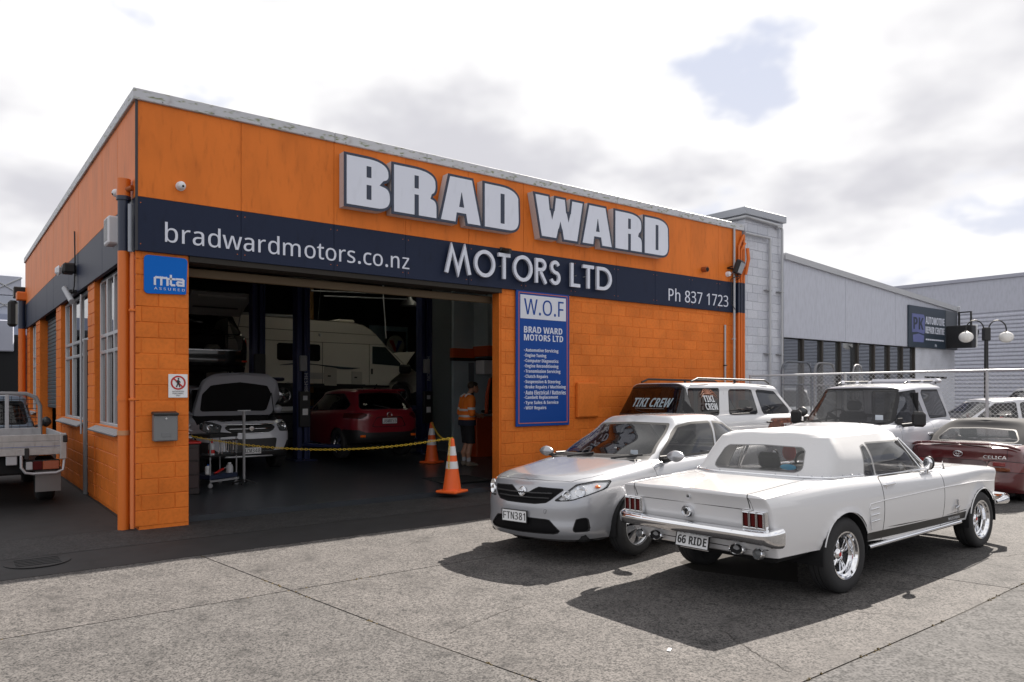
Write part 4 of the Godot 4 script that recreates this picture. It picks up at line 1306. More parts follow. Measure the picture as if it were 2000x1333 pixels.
func hermite(xs: Array, ys: Array, x: float) -> float:
	var m := xs.size()
	if x >= xs[0]: return ys[0]
	if x <= xs[m - 1]: return ys[m - 1]
	var i := 0
	while x < xs[i + 1]: i += 1
	var h: float = xs[i + 1] - xs[i]
	var t: float = (x - xs[i]) / h
	var d: float = (ys[i + 1] - ys[i]) / h
	var d0: float = d
	var d1: float = d
	if i > 0:
		var e: float = (ys[i] - ys[i - 1]) / (xs[i] - xs[i - 1])
		d0 = 0.0 if e * d <= 0.0 else 2.0 * e * d / (e + d)
	if i < m - 2:
		var e: float = (ys[i + 2] - ys[i + 1]) / (xs[i + 2] - xs[i + 1])
		d1 = 0.0 if e * d <= 0.0 else 2.0 * e * d / (e + d)
	var t2 := t * t
	var t3 := t2 * t
	return (2 * t3 - 3 * t2 + 1) * ys[i] + (t3 - 2 * t2 + t) * h * d0 + (-2 * t3 + 3 * t2) * ys[i + 1] + (t3 - t2) * h * d1

func row_points(r: Array, yx: Array, nf: int, ns: int, nr: int) -> PackedVector3Array:
	var o := PackedVector3Array()
	var w: float = r[0]
	var wf: float = r[1]
	var wr: float = r[2]
	var xf: float = r[3]
	var xr: float = r[4]
	for i in nf:
		var a := PI / 2 * i / float(nf)
		var ex: float = 2.0 / r[7]
		var x: float = xf - r[5] * (1.0 - pow(maxf(cos(a), 0.0), ex))
		o.append(Vector3(x, 0, wf * pow(sin(a), ex)))
	var xa: float = xf - r[5]
	var xb: float = xr + r[6]
	for i in ns + 1:
		var t := i / float(ns)
		var z := w
		if t < 0.35: z = wf + (w - wf) * smoothstep(-0.35, 0.35, t) * 2.0 - (w - wf) if wf < w else w
		if t > 0.65: z = wr + (w - wr) * smoothstep(1.35, 0.65, t) * 2.0 - (w - wr) if wr < w else w
		o.append(Vector3(lerpf(xa, xb, t), 0, z))
	for i in range(1, nr + 1):
		var a := PI / 2 * (1.0 - i / float(nr))
		var ex: float = 2.0 / r[8]
		o.append(Vector3(xr + r[6] * (1.0 - pow(maxf(cos(a), 0.0), ex)), 0, wr * pow(sin(a), ex)))
	for i in o.size():
		o[i].y = hermite(yx, r[10], o[i].x)
	return o

func loft(rows: Array, yx: Array, sub := 6, nf := 14, ns := 44, nr := 14, bump: Array = []) -> Soup:
	var R := []
	for r in rows: R.append(row_points(r, yx, nf, ns, nr))
	var nc: int = R[0].size()
	# split into patches at the creases
	var cuts := [0]
	for i in range(1, rows.size() - 1):
		if rows[i][9] > 0.5: cuts.append(i)
	cuts.append(rows.size() - 1)
	var s := Soup.new()
	for c in cuts.size() - 1:
		var i0: int = cuts[c]
		var i1: int = cuts[c + 1]
		var G := []
		for i in range(i0, i1):
			for k in (sub if i < i1 - 1 else sub + 1):
				var t := k / float(sub)
				var line := PackedVector3Array()
				for j in nc:
					var b: Vector3 = R[i][j]
					var d: Vector3 = R[i + 1][j]
					var a: Vector3 = R[i - 1][j] if i > i0 else b * 2.0 - d
					var e: Vector3 = R[i + 2][j] if i + 2 <= i1 else d * 2.0 - b
					var q := b
					var L := maxf(b.distance_to(d), 0.001)
					if i1 - i0 == 1: q = b.lerp(d, t)
					else: q = b.cubic_interpolate_in_time(d, a, e, t, L, -maxf(a.distance_to(b), 0.001), L + maxf(d.distance_to(e), 0.001))
					for f in bump:
						# wheel arch swelling: [x, y, radius, width, height]
						var dd := Vector2(q.x - f[0], q.y - f[1]).length()
						if absf(q.z) > 0.45:
							q.z += f[4] * smoothstep(f[2] + f[3], f[2], dd)
					line.append(q)
				G.append(line)
		var nr2 := G.size()
		var N := []
		for i in nr2:
			var ln := PackedVector3Array()
			for j in nc:
				var u: Vector3 = G[i][mini(j + 1, nc - 1)] - G[i][maxi(j - 1, 0)]
				var v: Vector3 = G[mini(i + 1, nr2 - 1)][j] - G[maxi(i - 1, 0)][j]
				if j == 0 or j == nc - 1: u = Vector3(0, 0, 1.0 if j == 0 else -1.0)
				var w := v.cross(u)
				if w.length() < 1e-9: w = Vector3.UP
				ln.append(w.normalized())
			N.append(ln)
		for i in nr2 - 1:
			for j in nc - 1:
				for sd: float in [1.0, -1.0]:
					var m := Vector3(1, 1, sd)
					var A: Vector3 = G[i][j] * m
					var B: Vector3 = G[i][j + 1] * m
					var C: Vector3 = G[i + 1][j + 1] * m
					var D: Vector3 = G[i + 1][j] * m
					var na: Vector3 = N[i][j] * m
					var nb: Vector3 = N[i][j + 1] * m
					var nn: Vector3 = N[i + 1][j + 1] * m
					var nd: Vector3 = N[i + 1][j] * m
					for T in [[A, B, C, na, nb, nn], [A, C, D, na, nn, nd]]:
						var f: Vector3 = (T[1] - T[0]).cross(T[2] - T[0])
						if f.length_squared() < 1e-14: continue
						# keep the outside out: order so that the geometric normal agrees with the shading one
						s.p.push_back(T[0]); s.n.push_back(T[3])
						if f.dot(T[3] + T[4] + T[5]) > 0:
							s.p.push_back(T[1]); s.n.push_back(T[4])
							s.p.push_back(T[2]); s.n.push_back(T[5])
						else:
							s.p.push_back(T[2]); s.n.push_back(T[5])
							s.p.push_back(T[1]); s.n.push_back(T[4])
	return s

# signed distance from q to a polygon, negative inside
func sd_poly(P: PackedVector2Array, q: Vector2) -> float:
	var d := (q - P[0]).length_squared()
	var s := 1.0
	var j := P.size() - 1
	for i in P.size():
		var e := P[j] - P[i]
		var w := q - P[i]
		var b := w - e * clampf(w.dot(e) / maxf(e.length_squared(), 1e-9), 0.0, 1.0)
		d = minf(d, b.length_squared())
		var c1 := q.y >= P[i].y
		var c2 := q.y < P[j].y
		var c3 := e.x * w.y > e.y * w.x
		if (c1 and c2 and c3) or (not c1 and not c2 and not c3): s = -s
		j = i
	return s * sqrt(d)

# cut a soup along a signed distance field: [inside, outside]
func cut(s: Soup, D: PackedFloat32Array, lvl: float) -> Array:
	var a := Soup.new()
	var b := Soup.new()
	var da := PackedFloat32Array()
	for i in range(0, s.p.size(), 3):
		var d0 := D[i] - lvl
		var d1 := D[i + 1] - lvl
		var d2 := D[i + 2] - lvl
		if d0 <= 0 and d1 <= 0 and d2 <= 0:
			for k in 3:
				a.p.push_back(s.p[i + k]); a.n.push_back(s.n[i + k]); da.push_back(D[i + k])
		elif d0 > 0 and d1 > 0 and d2 > 0:
			for k in 3:
				b.p.push_back(s.p[i + k]); b.n.push_back(s.n[i + k])
		else:
			var dd := [d0, d1, d2]
			for side in 2:
				var P := []
				var N := []
				var E := []
				for k in 3:
					var l := (k + 1) % 3
					var x: float = dd[k]
					var y: float = dd[l]
					var ink := (x <= 0) == (side == 0)
					if ink:
						P.append(s.p[i + k]); N.append(s.n[i + k]); E.append(x + lvl)
					if (x <= 0) != (y <= 0):
						var t := x / (x - y)
						P.append(s.p[i + k].lerp(s.p[i + l], t)); N.append(s.n[i + k].lerp(s.n[i + l], t)); E.append(lvl)
				for k in range(1, P.size() - 1):
					for l in [0, k, k + 1]:
						if side == 0:
							a.p.push_back(P[l]); a.n.push_back(N[l]); da.push_back(E[l])
						else:
							b.p.push_back(P[l]); b.n.push_back(N[l])
	return [a, b, da]

# angle 0: seen from the front or back (across = z); 90: from the side (across = -x); in between: from a front quarter. top: from above (x, |z|)
func flat(v: Vector3, ang: float) -> Vector2:
	if ang < -900.0: return Vector2(v.x, absf(v.z))
	return Vector2(-v.x * sin(ang) + absf(v.z) * cos(ang), v.y)

# take the region out of the soup. opts: r rounding, gap half width of the seam, lo/hi box on (x, y, |z|), side +1/-1
func carve(s: Soup, pts: Array, angdeg: float, opts := {}) -> Array:
	var ang := -1000.0 if angdeg < -900 else deg_to_rad(angdeg)
	var r: float = opts.get("r", 0.0)
	var gap: float = opts.get("gap", 0.0)
	var lo: Vector3 = opts.get("lo", Vector3(-9, -9, 0))
	var hi: Vector3 = opts.get("hi", Vector3(9, 9, 9))
	var sd: float = opts.get("side", 0.0)
	var P := PackedVector2Array()
	for q in pts: P.append(q if q is Vector2 else flat(q, ang))
	if r > 0.0:
		var ar := 0.0
		for i in P.size(): ar += P[i].cross(P[(i + 1) % P.size()])
		var sh := Geometry2D.offset_polygon(P, -r, Geometry2D.JOIN_MITER)
		if sh.size(): P = sh[0]
		else: r = 0.0
	var bb := Rect2(P[0], Vector2.ZERO)
	for q in P: bb = bb.expand(q)
	bb = bb.grow(r + gap + 0.08)
	var D := PackedFloat32Array()
	D.resize(s.p.size())
	for i in range(0, s.p.size(), 3):
		var c := (s.p[i] + s.p[i + 1] + s.p[i + 2]) / 3.0
		var ca := Vector3(c.x, c.y, absf(c.z))
		var ok := ca.x >= lo.x and ca.y >= lo.y and ca.z >= lo.z and ca.x <= hi.x and ca.y <= hi.y and ca.z <= hi.z and (sd == 0.0 or c.z * sd > 0)
		for k in 3:
			var d := 1.0
			if ok:
				var q := flat(s.p[i + k], ang)
				if bb.has_point(q): d = sd_poly(P, q) - r
			D[i + k] = d
	var o := cut(s, D, gap)
	if gap > 0.0:
		var q := cut(o[0], o[2], -gap)
		return [q[0], o[1], q[1]]
	return [o[0], o[1], Soup.new()]

func carve_circle(s: Soup, c: Vector2, r: float, zmin := 0.3) -> Array:
	var D := PackedFloat32Array()
	D.resize(s.p.size())
	for i in s.p.size():
		var v := s.p[i]
		D[i] = Vector2(v.x, v.y).distance_to(c) - r if absf(v.z) > zmin else 1.0
	return cut(s, D, 0.0)

func soup_mb(s: Soup, off := 0.0) -> MB:
	var b := MB.new()
	for i in range(0, s.p.size(), 3):
		b.tri(s.p[i] + s.n[i] * off, s.p[i + 1] + s.n[i + 1] * off, s.p[i + 2] + s.n[i + 2] * off, s.n[i], s.n[i + 1], s.n[i + 2])
	return b

func merge(a: Soup, b: Soup) -> Soup:
	a.p.append_array(b.p); a.n.append_array(b.n)
	return a

func halves(s: Soup) -> Array:
	var a := Soup.new()
	var b := Soup.new()
	for i in range(0, s.p.size(), 3):
		var t := a if s.p[i].z + s.p[i + 1].z + s.p[i + 2].z > 0 else b
		for k in 3:
			t.p.push_back(s.p[i + k]); t.n.push_back(s.n[i + k])
	return [a, b]

class Car:
	var root: Node3D
	var body: Soup
	var seam: Soup
	var pm: Material

# carve a region out of c.body and make it a part (or one per side)
func region(c: Car, called: String, m: Material, pts: Array, ang: float, opts := {}) -> Array:
	var o := carve(c.body, pts, ang, opts)
	c.body = o[1]
	merge(c.seam, o[2])
	var made := []
	if o[0].p.size() == 0: return made
	var parent: Node = opts.get("parent", c.root)
	var off: float = opts.get("off", 0.0)
	for h in (halves(o[0]) if opts.get("split", false) else [o[0]]):
		if h.p.size():
			var q := part(called, soup_mb(h, off), m, parent)
			if opts.has("back"):
				part(opts.get("back_name", "reflector"), soup_mb(h, opts.get("deep", -0.03)), opts.back, q)
			made.append(q)
	return made

func arches(c: Car, wb: float, yc: float, r: float, w: float, lip := 0.012) -> void:
	for x in [wb / 2, -wb / 2]:
		var o := carve_circle(c.body, Vector2(x, yc), r)
		c.body = o[1]
		for sg: float in [1.0, -1.0]:
			var wl := MB.new()
			wl.xf = Transform3D(Basis(V(1, 0, 0), PI / 2 * 1.0), V(x, yc, 0))
			var pr := [Vector2(r + 0.02, w * 0.42), Vector2(r + 0.02, w - 0.035)] if sg > 0 else [Vector2(r + 0.02, -w + 0.035), Vector2(r + 0.02, -w * 0.42)]
			wl.lathe(pr, 24, 0.8, PI * 0.42, PI * 1.58)
			wl.lathe([Vector2(0, sg * w * 0.42), Vector2(r + 0.02, sg * w * 0.42)], 24, 0.8, PI * 0.42, PI * 1.58)
			part("wheel_well", wl, MT.dark, c.root)

func tyre_profile(r: float, w: float, rr: float) -> Array:
	var h := w / 2
	return [Vector2(rr - 0.01, -h * 0.82), Vector2(rr + 0.012, -h * 0.92), Vector2(rr + (r - rr) * 0.45, -h * 1.0), Vector2(rr + (r - rr) * 0.8, -h * 0.93), Vector2(r - 0.006, -h * 0.74), Vector2(r, -h * 0.6), Vector2(r, -h * 0.25), Vector2(r - 0.008, -h * 0.24), Vector2(r - 0.008, -h * 0.18), Vector2(r, -h * 0.17), Vector2(r, h * 0.17), Vector2(r - 0.008, h * 0.18), Vector2(r - 0.008, h * 0.24), Vector2(r, h * 0.25), Vector2(r, h * 0.6), Vector2(r - 0.006, h * 0.74), Vector2(rr + (r - rr) * 0.8, h * 0.93), Vector2(rr + (r - rr) * 0.45, h), Vector2(rr + 0.012, h * 0.92), Vector2(rr - 0.01, h * 0.82)]

func wheel(c: Car, at: Vector3, r: float, w: float, rr: float, style: String, turn := 0.0) -> Node3D:
	# the outer face of the wheel is +y of the lathe, turned to point along at.z
	var o := nodepart("wheel", c.root, at)
	var sg := signf(at.z)
	var B := Basis(V(0, 1, 0), turn) * Basis(V(1, 0, 0), PI / 2 * sg)
	var t := MB.new()
	t.xf = Transform3D(B, Vector3.ZERO)
	t.lathe(tyre_profile(r, w, rr), 40, 0.7)
	part("tyre", t, MT.tyre, o)
	var h := w / 2
	var m := MB.new()
	m.xf = t.xf
	var rimm: Material = MT.chrome
	if style == "classic":
		m.lathe([Vector2(rr + 0.006, h * 0.86), Vector2(rr + 0.004, h * 0.93), Vector2(rr - 0.010, h * 0.90), Vector2(rr - 0.018, h * 0.70), Vector2(rr - 0.034, h * 0.62), Vector2(rr - 0.040, h * 0.34), Vector2(rr - 0.054, h * 0.26), Vector2(rr - 0.060, -h * 0.25), Vector2(rr - 0.058, -h * 0.5)], 44, 0.75)
		var hub := MB.new()
		hub.xf = t.xf
		hub.lathe([Vector2(rr - 0.055, -h * 0.35), Vector2(0.09, -h * 0.2), Vector2(0.07, -h * 0.1)], 40)
		part("rim_disc", hub, MT.black, o)
		for k in 5:
			m.xf = Transform3D(B * Basis(V(0, 1, 0), TAU * k / 5.0 + 0.3), Vector3.ZERO)
			m.tube([V(0.05, h * 0.12, 0), V(0.1, h * 0.16, 0), V(rr - 0.06, h * 0.0, 0)], [0.018, 0.012, 0.009], 8)
			m.tube([V(0.07, h * 0.1, 0.012), V(rr - 0.06, -h * 0.04, 0.035)], [0.010, 0.008], 6)
			m.tube([V(0.07, h * 0.1, -0.012), V(rr - 0.06, -h * 0.04, -0.035)], [0.010, 0.008], 6)
		m.xf = t.xf
		m.lathe([Vector2(0.058, -h * 0.1), Vector2(0.058, h * 0.2), Vector2(0.042, h * 0.30)], 24)
		var cp := MB.new()
		cp.xf = t.xf
		cp.lathe([Vector2(0.043, h * 0.29), Vector2(0.03, h * 0.38), Vector2(0.0, h * 0.39)], 20)
		part("centre_cap", cp, MT.chrome, o)
		var rd := MB.new()
		rd.xf = t.xf
		rd.lathe([Vector2(0.02, h * 0.385), Vector2(0.016, h * 0.42), Vector2(0.0, h * 0.43)], 16)
		part("cap_badge", rd, MT.red, o)
		for k in 5:
			var nt := MB.new()
			nt.xf = Transform3D(B, B * V(0.066 * cos(TAU * (k + 0.5) / 5), h * 0.02, 0.066 * sin(TAU * (k + 0.5) / 5)))
			nt.lathe([Vector2(0.012, -0.03), Vector2(0.012, 0.02), Vector2(0.0, 0.026)], 8)
			part("wheel_nut", nt, MT.chrome_soft, o)
	else:
		rimm = MT.rim if MT.has("rim") else MT.chrome_soft
		m.lathe([Vector2(rr - 0.03, -h * 0.4), Vector2(rr - 0.03, h * 0.4), Vector2(rr - 0.012, h * 0.72), Vector2(rr + 0.004, h * 0.9), Vector2(rr - 0.008, h * 0.88)], 36, 0.5)
		var ns := 7 if style == "hubcap" else 5
		var di := MB.new()
		di.xf = t.xf
		di.lathe([Vector2(rr - 0.02, h * 0.1), Vector2(0.0, h * 0.16)], 30)
		part("rim_disc", di, MT.black, o)
		for k in ns:
			m.xf = Transform3D(B * Basis(V(0, 1, 0), TAU * k / ns + 0.2), Vector3.ZERO)
			var wa := 0.018
			var wb2 := rr * sin(PI / ns) * 0.50
			m.xf.origin = B * V(0, h * 0.6, 0)
			var A := [V(0.03, 0.03, -wa), V(rr - 0.012, 0.0, -wb2), V(rr - 0.012, 0.0, wb2), V(0.03, 0.03, wa)]
			m.quad(A[3], A[2], A[1], A[0])
			for e in [[0, 1], [2, 3]]:
				m.quad(A[e[0]], A[e[1]], A[e[1]] - V(0, 0.03, 0), A[e[0]] - V(0, 0.03, 0))
		m.xf = t.xf
		m.lathe([Vector2(0.05, h * 0.5), Vector2(0.048, h * 0.62 + 0.035), Vector2(0.03, h * 0.62 + 0.045), Vector2(0, h * 0.62 + 0.047)], 20)
	part("rim", m, rimm, o)
	return o

func wheels(c: Car, wb: float, track: float, r: float, w: float, rr: float, style := "alloy", steer := 0.0) -> void:
	for x in [wb / 2, -wb / 2]:
		for sg: float in [1.0, -1.0]:
			wheel(c, V(x, r, track / 2 * sg), r, w, rr, style, steer if x > 0 else 0.0)

func number_plate(c: Car, s: String, at: Vector3, facing: float, w := 0.36, h := 0.125, tilt := 0.0, called := "number_plate") -> Node3D:
	# facing: +1 the plate looks forward, -1 backward
	var o := nodepart(called, c.root, at)
	o.basis = Basis(V(0, 1, 0), PI / 2 * facing) * Basis(V(1, 0, 0), tilt)
	part("plate", bx(V(-w / 2, -h / 2, -0.008), V(w / 2, h / 2, 0.0), 0.004), MT.plate, o)
	var f := MB.new()
	for q in [[-w / 2 - 0.004, -h / 2 - 0.004, w / 2 + 0.004, -h / 2 + 0.003], [-w / 2 - 0.004, h / 2 - 0.003, w / 2 + 0.004, h / 2 + 0.004], [-w / 2 - 0.004, -h / 2 + 0.003, -w / 2 + 0.003, h / 2 - 0.003], [w / 2 - 0.003, -h / 2 + 0.003, w / 2 + 0.004, h / 2 - 0.003]]:
		f.box(V(q[0], q[1], -0.012), V(q[2], q[3], 0.004))
	part("plate_frame", f, MT.black, o)
	text(s, V(-w / 2 + 0.02, -h * 0.31, 0.0005), w - 0.04, h * 0.62, 0.003, MT.black, o, "characters", s.length() != 6, Basis.IDENTITY, "Droid Sans Mono" if s.length() == 6 else "Droid Sans")
	return o

func seat(c: Car, x: float, z: float, m: Material, h := 0.0) -> void:
	var o := nodepart("seat", c.root, V(x, h, z))
	var b := MB.new()
	b.box(V(-0.05, 0.3, -0.24), V(0.46, 0.46, 0.24), 0.06)
	part("seat_cushion", b, m, o)
	b = MB.new()
	b.xf = Transform3D(Basis(V(0, 0, 1), 0.22), V(0, 0.42, 0))
	b.box(V(-0.1, -0.05, -0.24), V(0.05, 0.56, 0.24), 0.06)
	part("backrest", b, m, o)
	b = MB.new()
	b.xf = Transform3D(Basis(V(0, 0, 1), 0.22), V(0, 0.42, 0))
	b.box(V(-0.08, 0.58, -0.13), V(0.02, 0.76, 0.13), 0.045)
	part("headrest", b, m, o)

func steering_wheel(c: Car, at: Vector3) -> void:
	var b := MB.new()
	var X := Basis(V(0, 0, 1), 0.5)
	b.tube(arc(at, X * V(0, 1, 0), V(0, 0, 1), 0.185, 0, TAU * 19 / 20.0, 19), 0.014, 8, true)
	b.tube([at + X * V(0, 0, 0.17), at + X * V(0.03, 0, 0), at + X * V(0, 0, -0.17)], 0.02, 6)
	b.tube([at + X * V(0.02, 0, 0), at + X * V(0.3, -0.05, 0)], 0.035, 8)
	part("steering_wheel", b, MT.black, c.root)

func tub(c: Car, x0: float, x1: float, w: float, y0: float, y1: float, m: Material) -> void:
	# dark cabin floor and sides under the belt line
	var b := MB.new()
	b.quad(V(x1, y0, w), V(x0, y0, w), V(x0, y0, -w), V(x1, y0, -w))
	for sg: float in [1.0, -1.0]:
		b.quad(V(x1, y0, w * sg), V(x0, y0, w * sg), V(x0, y1, w * sg), V(x1, y1, w * sg))
	b.quad(V(x0, y0, w), V(x0, y0, -w), V(x0, y1, -w), V(x0, y1, w))
	b.quad(V(x1, y0, w), V(x1, y0, -w), V(x1, y1, -w), V(x1, y1, w))
	part("cabin_liner", b, m, c.root)

func dashboard(c: Car, x: float, y: float, w: float) -> void:
	part("dashboard", bx(V(x - 0.35, y - 0.25, -w), V(x + 0.25, y, w), 0.06), MT.seat, c.root)

func finish(c: Car, name := "body") -> void:
	part(name, soup_mb(c.body), c.pm, c.root)
	if c.seam.p.size():
		part("panel_seams", soup_mb(c.seam, -0.004), MT.rubber, c.root)

func new_car(called: String, label: String, cat: String, at: Vector3, yaw: float, pm: Material, group := "") -> Car:
	var c := Car.new()
	c.root = thing(called, label, cat, at, yaw, group)
	c.pm = pm
	c.seam = Soup.new()
	return c

func under(c: Car, x0: float, x1: float, w: float, y: float) -> void:
	var b := MB.new()
	b.box(V(x0, y, -w), V(x1, y + 0.12, w), 0.03)
	part("underbody", b, MT.dark, c.root)

func mirror_part(c: Car, at: Vector3, r: Vector3, m: Material, stalk: Vector3) -> void:
	var b := MB.new()
	b.ball(at, r, 22, 14, 0.62)
	var o := part("side_mirror", b, m, c.root)
	b = MB.new()
	b.ball(at + V(-r.x * 0.5, 0, 0), r * V(0.55, 0.84, 0.88), 18, 12, 0.62)
	part("mirror_glass", b, mat(lin(0.05, 0.055, 0.06), 0.04), o)
	part("mirror_foot", tb([stalk, at + V(0, -r.y * 0.5, -signf(at.z) * r.z * 0.4)], 0.025, 8), MT.black, o)

func strip(c: Car, pts: Array, ang: float, w := 0.003, opts := {}) -> void:
	# a panel gap along a polyline
	for i in pts.size() - 1:
		var a: Vector2 = pts[i] if pts[i] is Vector2 else flat(pts[i], deg_to_rad(ang))
		var b: Vector2 = pts[i + 1] if pts[i + 1] is Vector2 else flat(pts[i + 1], deg_to_rad(ang))
		var d := (b - a).normalized() * w
		var t := Vector2(-d.y, d.x)
		var o := carve(c.body, [a - t - d * 0.2, b - t + d * 0.2, b + t + d * 0.2, a + t - d * 0.2], ang, opts)
		c.body = o[1]
		merge(c.seam, o[0])

func emblem_disc(parent: Node, at: Vector3, n: Vector3, r: float, m: Material, called := "emblem", th := 0.012) -> MeshInstance3D:
	var b := MB.new()
	var B := Basis(Quaternion(Vector3.UP, n.normalized()))
	b.xf = Transform3D(B, at)
	b.lathe([Vector2(r, -th), Vector2(r, th * 0.6), Vector2(r * 0.86, th), Vector2(r * 0.8, th * 0.7), Vector2(0, th * 0.7)], 28)
	return part(called, b, m, parent)

func oval_logo(parent: Node, at: Vector3, B: Basis, w: float, h: float) -> void:
	# three interlocking ovals in a ring
	var b := MB.new()
	var X := B.x
	var Y := B.y
	var ov := func(c: Vector3, rx: float, ry: float, th: float) -> void:
		var o := []
		for i in 24: o.append(c + X * rx * cos(TAU * i / 24) + Y * ry * sin(TAU * i / 24))
		b.tube(o, th, 6, true)
	ov.call(at, w, h, h * 0.13)
	ov.call(at + Y * h * 0.35, w * 0.62, h * 0.5, h * 0.1)
	ov.call(at, w * 0.26, h * 0.9, h * 0.1)
	part("emblem", b, MT.chrome, parent)

func build_cars() -> void:
	MT.rim = mat(lin(0.5, 0.51, 0.53), 0.28, 0.8)
	white_convertible()
	silver_sedan()
	more_cars()

func white_convertible() -> void:
	var pm := paint(lin(0.68, 0.68, 0.69), 0.28)
	var c := new_car("vintage_convertible", "white vintage convertible with closed soft top and 66 RIDE plate", "car", Vector3.ZERO, 0.0, pm)
	var B := Basis(Vector3.UP, -0.024) * Basis(V(0, 0, 1), 0.021) * Basis(V(1, 0, 0), -0.024)
	c.root.transform = Transform3D(B, V(4.336, -0.04, 6.105) + B * V(1.3715, 0, 0))
	var yx := [2.1, 1.37, 0.55, -0.2, -1.37, -2.45]
	c.body = loft([
		[0.76, 0.70, 0.72, 1.95, -2.28, 0.35, 0.12, 4, 6, 0, [0.36, 0.33, 0.33, 0.33, 0.40, 0.42]],
		[0.815, 0.76, 0.78, 2.0, -2.31, 0.35, 0.1, 4, 7, 1, [0.38, 0.345, 0.345, 0.345, 0.42, 0.435]],
		[0.85, 0.78, 0.80, 2.03, -2.37, 0.35, 0.1, 4, 7, 0, [0.50, 0.48, 0.48, 0.50, 0.54, 0.57]],
		[0.868, 0.79, 0.81, 2.05, -2.395, 0.35, 0.09, 4, 8, 0, [0.68, 0.73, 0.745, 0.745, 0.75, 0.72]],
		[0.862, 0.79, 0.81, 2.07, -2.415, 0.35, 0.09, 4, 8, 0, [0.72, 0.78, 0.80, 0.81, 0.83, 0.81]],
		[0.835, 0.78, 0.80, 2.09, -2.44, 0.32, 0.08, 4, 8, 0, [0.77, 0.845, 0.87, 0.895, 0.93, 0.885]],
		[0.79, 0.76, 0.785, 2.10, -2.46, 0.3, 0.07, 4, 8, 1, [0.80, 0.87, 0.905, 0.935, 0.975, 0.93]],
		[0.74, 0.70, 0.73, 2.09, -2.458, 0.25, 0.06, 4, 8, 0, [0.812, 0.885, 0.915, 0.945, 0.99, 0.947]],
		[0.55, 0.55, 0.55, 2.09, -2.452, 0.2, 0.05, 4, 8, 0, [0.818, 0.892, 0.92, 0.95, 0.996, 0.955]],
		[0.28, 0.28, 0.28, 2.09, -2.45, 0.1, 0.04, 4, 8, 0, [0.825, 0.90, 0.925, 0.95, 1.0, 0.96]],
		[0.0, 0.0, 0.0, 2.09, -2.45, 0.1, 0.04, 4, 8, 0, [0.83, 0.905, 0.93, 0.95, 1.002, 0.962]]], yx, 6, 12, 60, 14,
		[[-1.3715, 0.34, 0.345, 0.07, 0.018], [1.3715, 0.31, 0.325, 0.07, 0.018]])
	# wheel arches
	for q in [[-1.3715, 0.345, 0.365], [1.3715, 0.31, 0.335]]:
		c.body = carve_circle(c.body, Vector2(q[0], q[1]), q[2])[1]
		for sg: float in [1.0, -1.0]:
			var wl := MB.new()
			wl.xf = Transform3D(Basis(V(1, 0, 0), PI / 2), V(q[0], q[1], 0))
			var z0: float = 0.42 if sg > 0 else -0.835
			wl.lathe([Vector2(q[2] + 0.004, z0), Vector2(q[2] + 0.004, z0 + 0.415)], 28, 0.8, PI * 0.45, PI * 1.55)
			wl.lathe([Vector2(0, sg * 0.42), Vector2(q[2], sg * 0.42)], 28, 0.8, PI * 0.45, PI * 1.55)
			part("wheel_well", wl, MT.dark, c.root)
			part("arch_lip", tb(arc(V(q[0], q[1], 0.853 * sg), V(1, 0, 0), V(0, 1, 0), q[2] + 0.001, 0.42, PI - 0.3, 30), 0.006, 6), pm, c.root)
	var black := mat(lin(0.014, 0.014, 0.015), 0.4)
	region(c, "side_stripe", black, [V(1.1, 0.436, 0), V(-1.15, 0.478, 0), V(-1.15, 0.402, 0), V(1.1, 0.362, 0)], 90, {"split": true, "lo": V(-1.1, 0.3, 0.6), "hi": V(1.0, 0.5, 2)})
	region(c, "stripe_line", black, [V(1.1, 0.458, 0), V(-1.15, 0.50, 0), V(-1.15, 0.488, 0), V(1.1, 0.446, 0)], 90, {"split": true, "lo": V(-1.1, 0.3, 0.6), "hi": V(1.0, 0.52, 2)})
	region(c, "door", pm, [V(0.44, 0.93, 0), V(0.43, 0.35, 0), V(-0.745, 0.35, 0), V(-0.765, 0.955, 0)], 90, {"gap": 0.0048, "split": true, "lo": V(-2, 0.352, 0.5), "r": 0.02})
	region(c, "boot_lid", pm, [Vector2(-1.60, -0.1), Vector2(-1.60, 0.60), Vector2(-2.6, 0.635), Vector2(-2.6, -0.1)], -1000, {"gap": 0.0048, "lo": V(-3, 0.832, 0)})
	region(c, "bonnet", pm, [Vector2(0.66, -0.1), Vector2(0.66, 0.69), Vector2(2.03, 0.69), Vector2(2.03, -0.1)], -1000, {"gap": 0.0048, "lo": V(0, 0.75, 0)})
	strip(c, [Vector2(-0.1, 0.828), Vector2(0.66, 0.825)], 0, 0.0045, {"hi": V(-2.2, 9, 9)})
	strip(c, [Vector2(0.655, 0.825), Vector2(0.64, 0.93)], 0, 0.0045, {"hi": V(-2.2, 9, 9)})
	strip(c, [V(-2.33, 0.40, 0), V(-2.335, 0.56, 0)], 90, 0.003, {})
	strip(c, [V(-2.28, 0.56, 0), V(-2.285, 0.95, 0)], 90, 0.002, {})
	finish(c)
	under(c, -2.2, 1.9, 0.70, 0.36)
	part("rear_axle", tb([V(-1.37, 0.33, -0.6), V(-1.37, 0.33, 0.6)], 0.06, 10), MT.black, c.root)
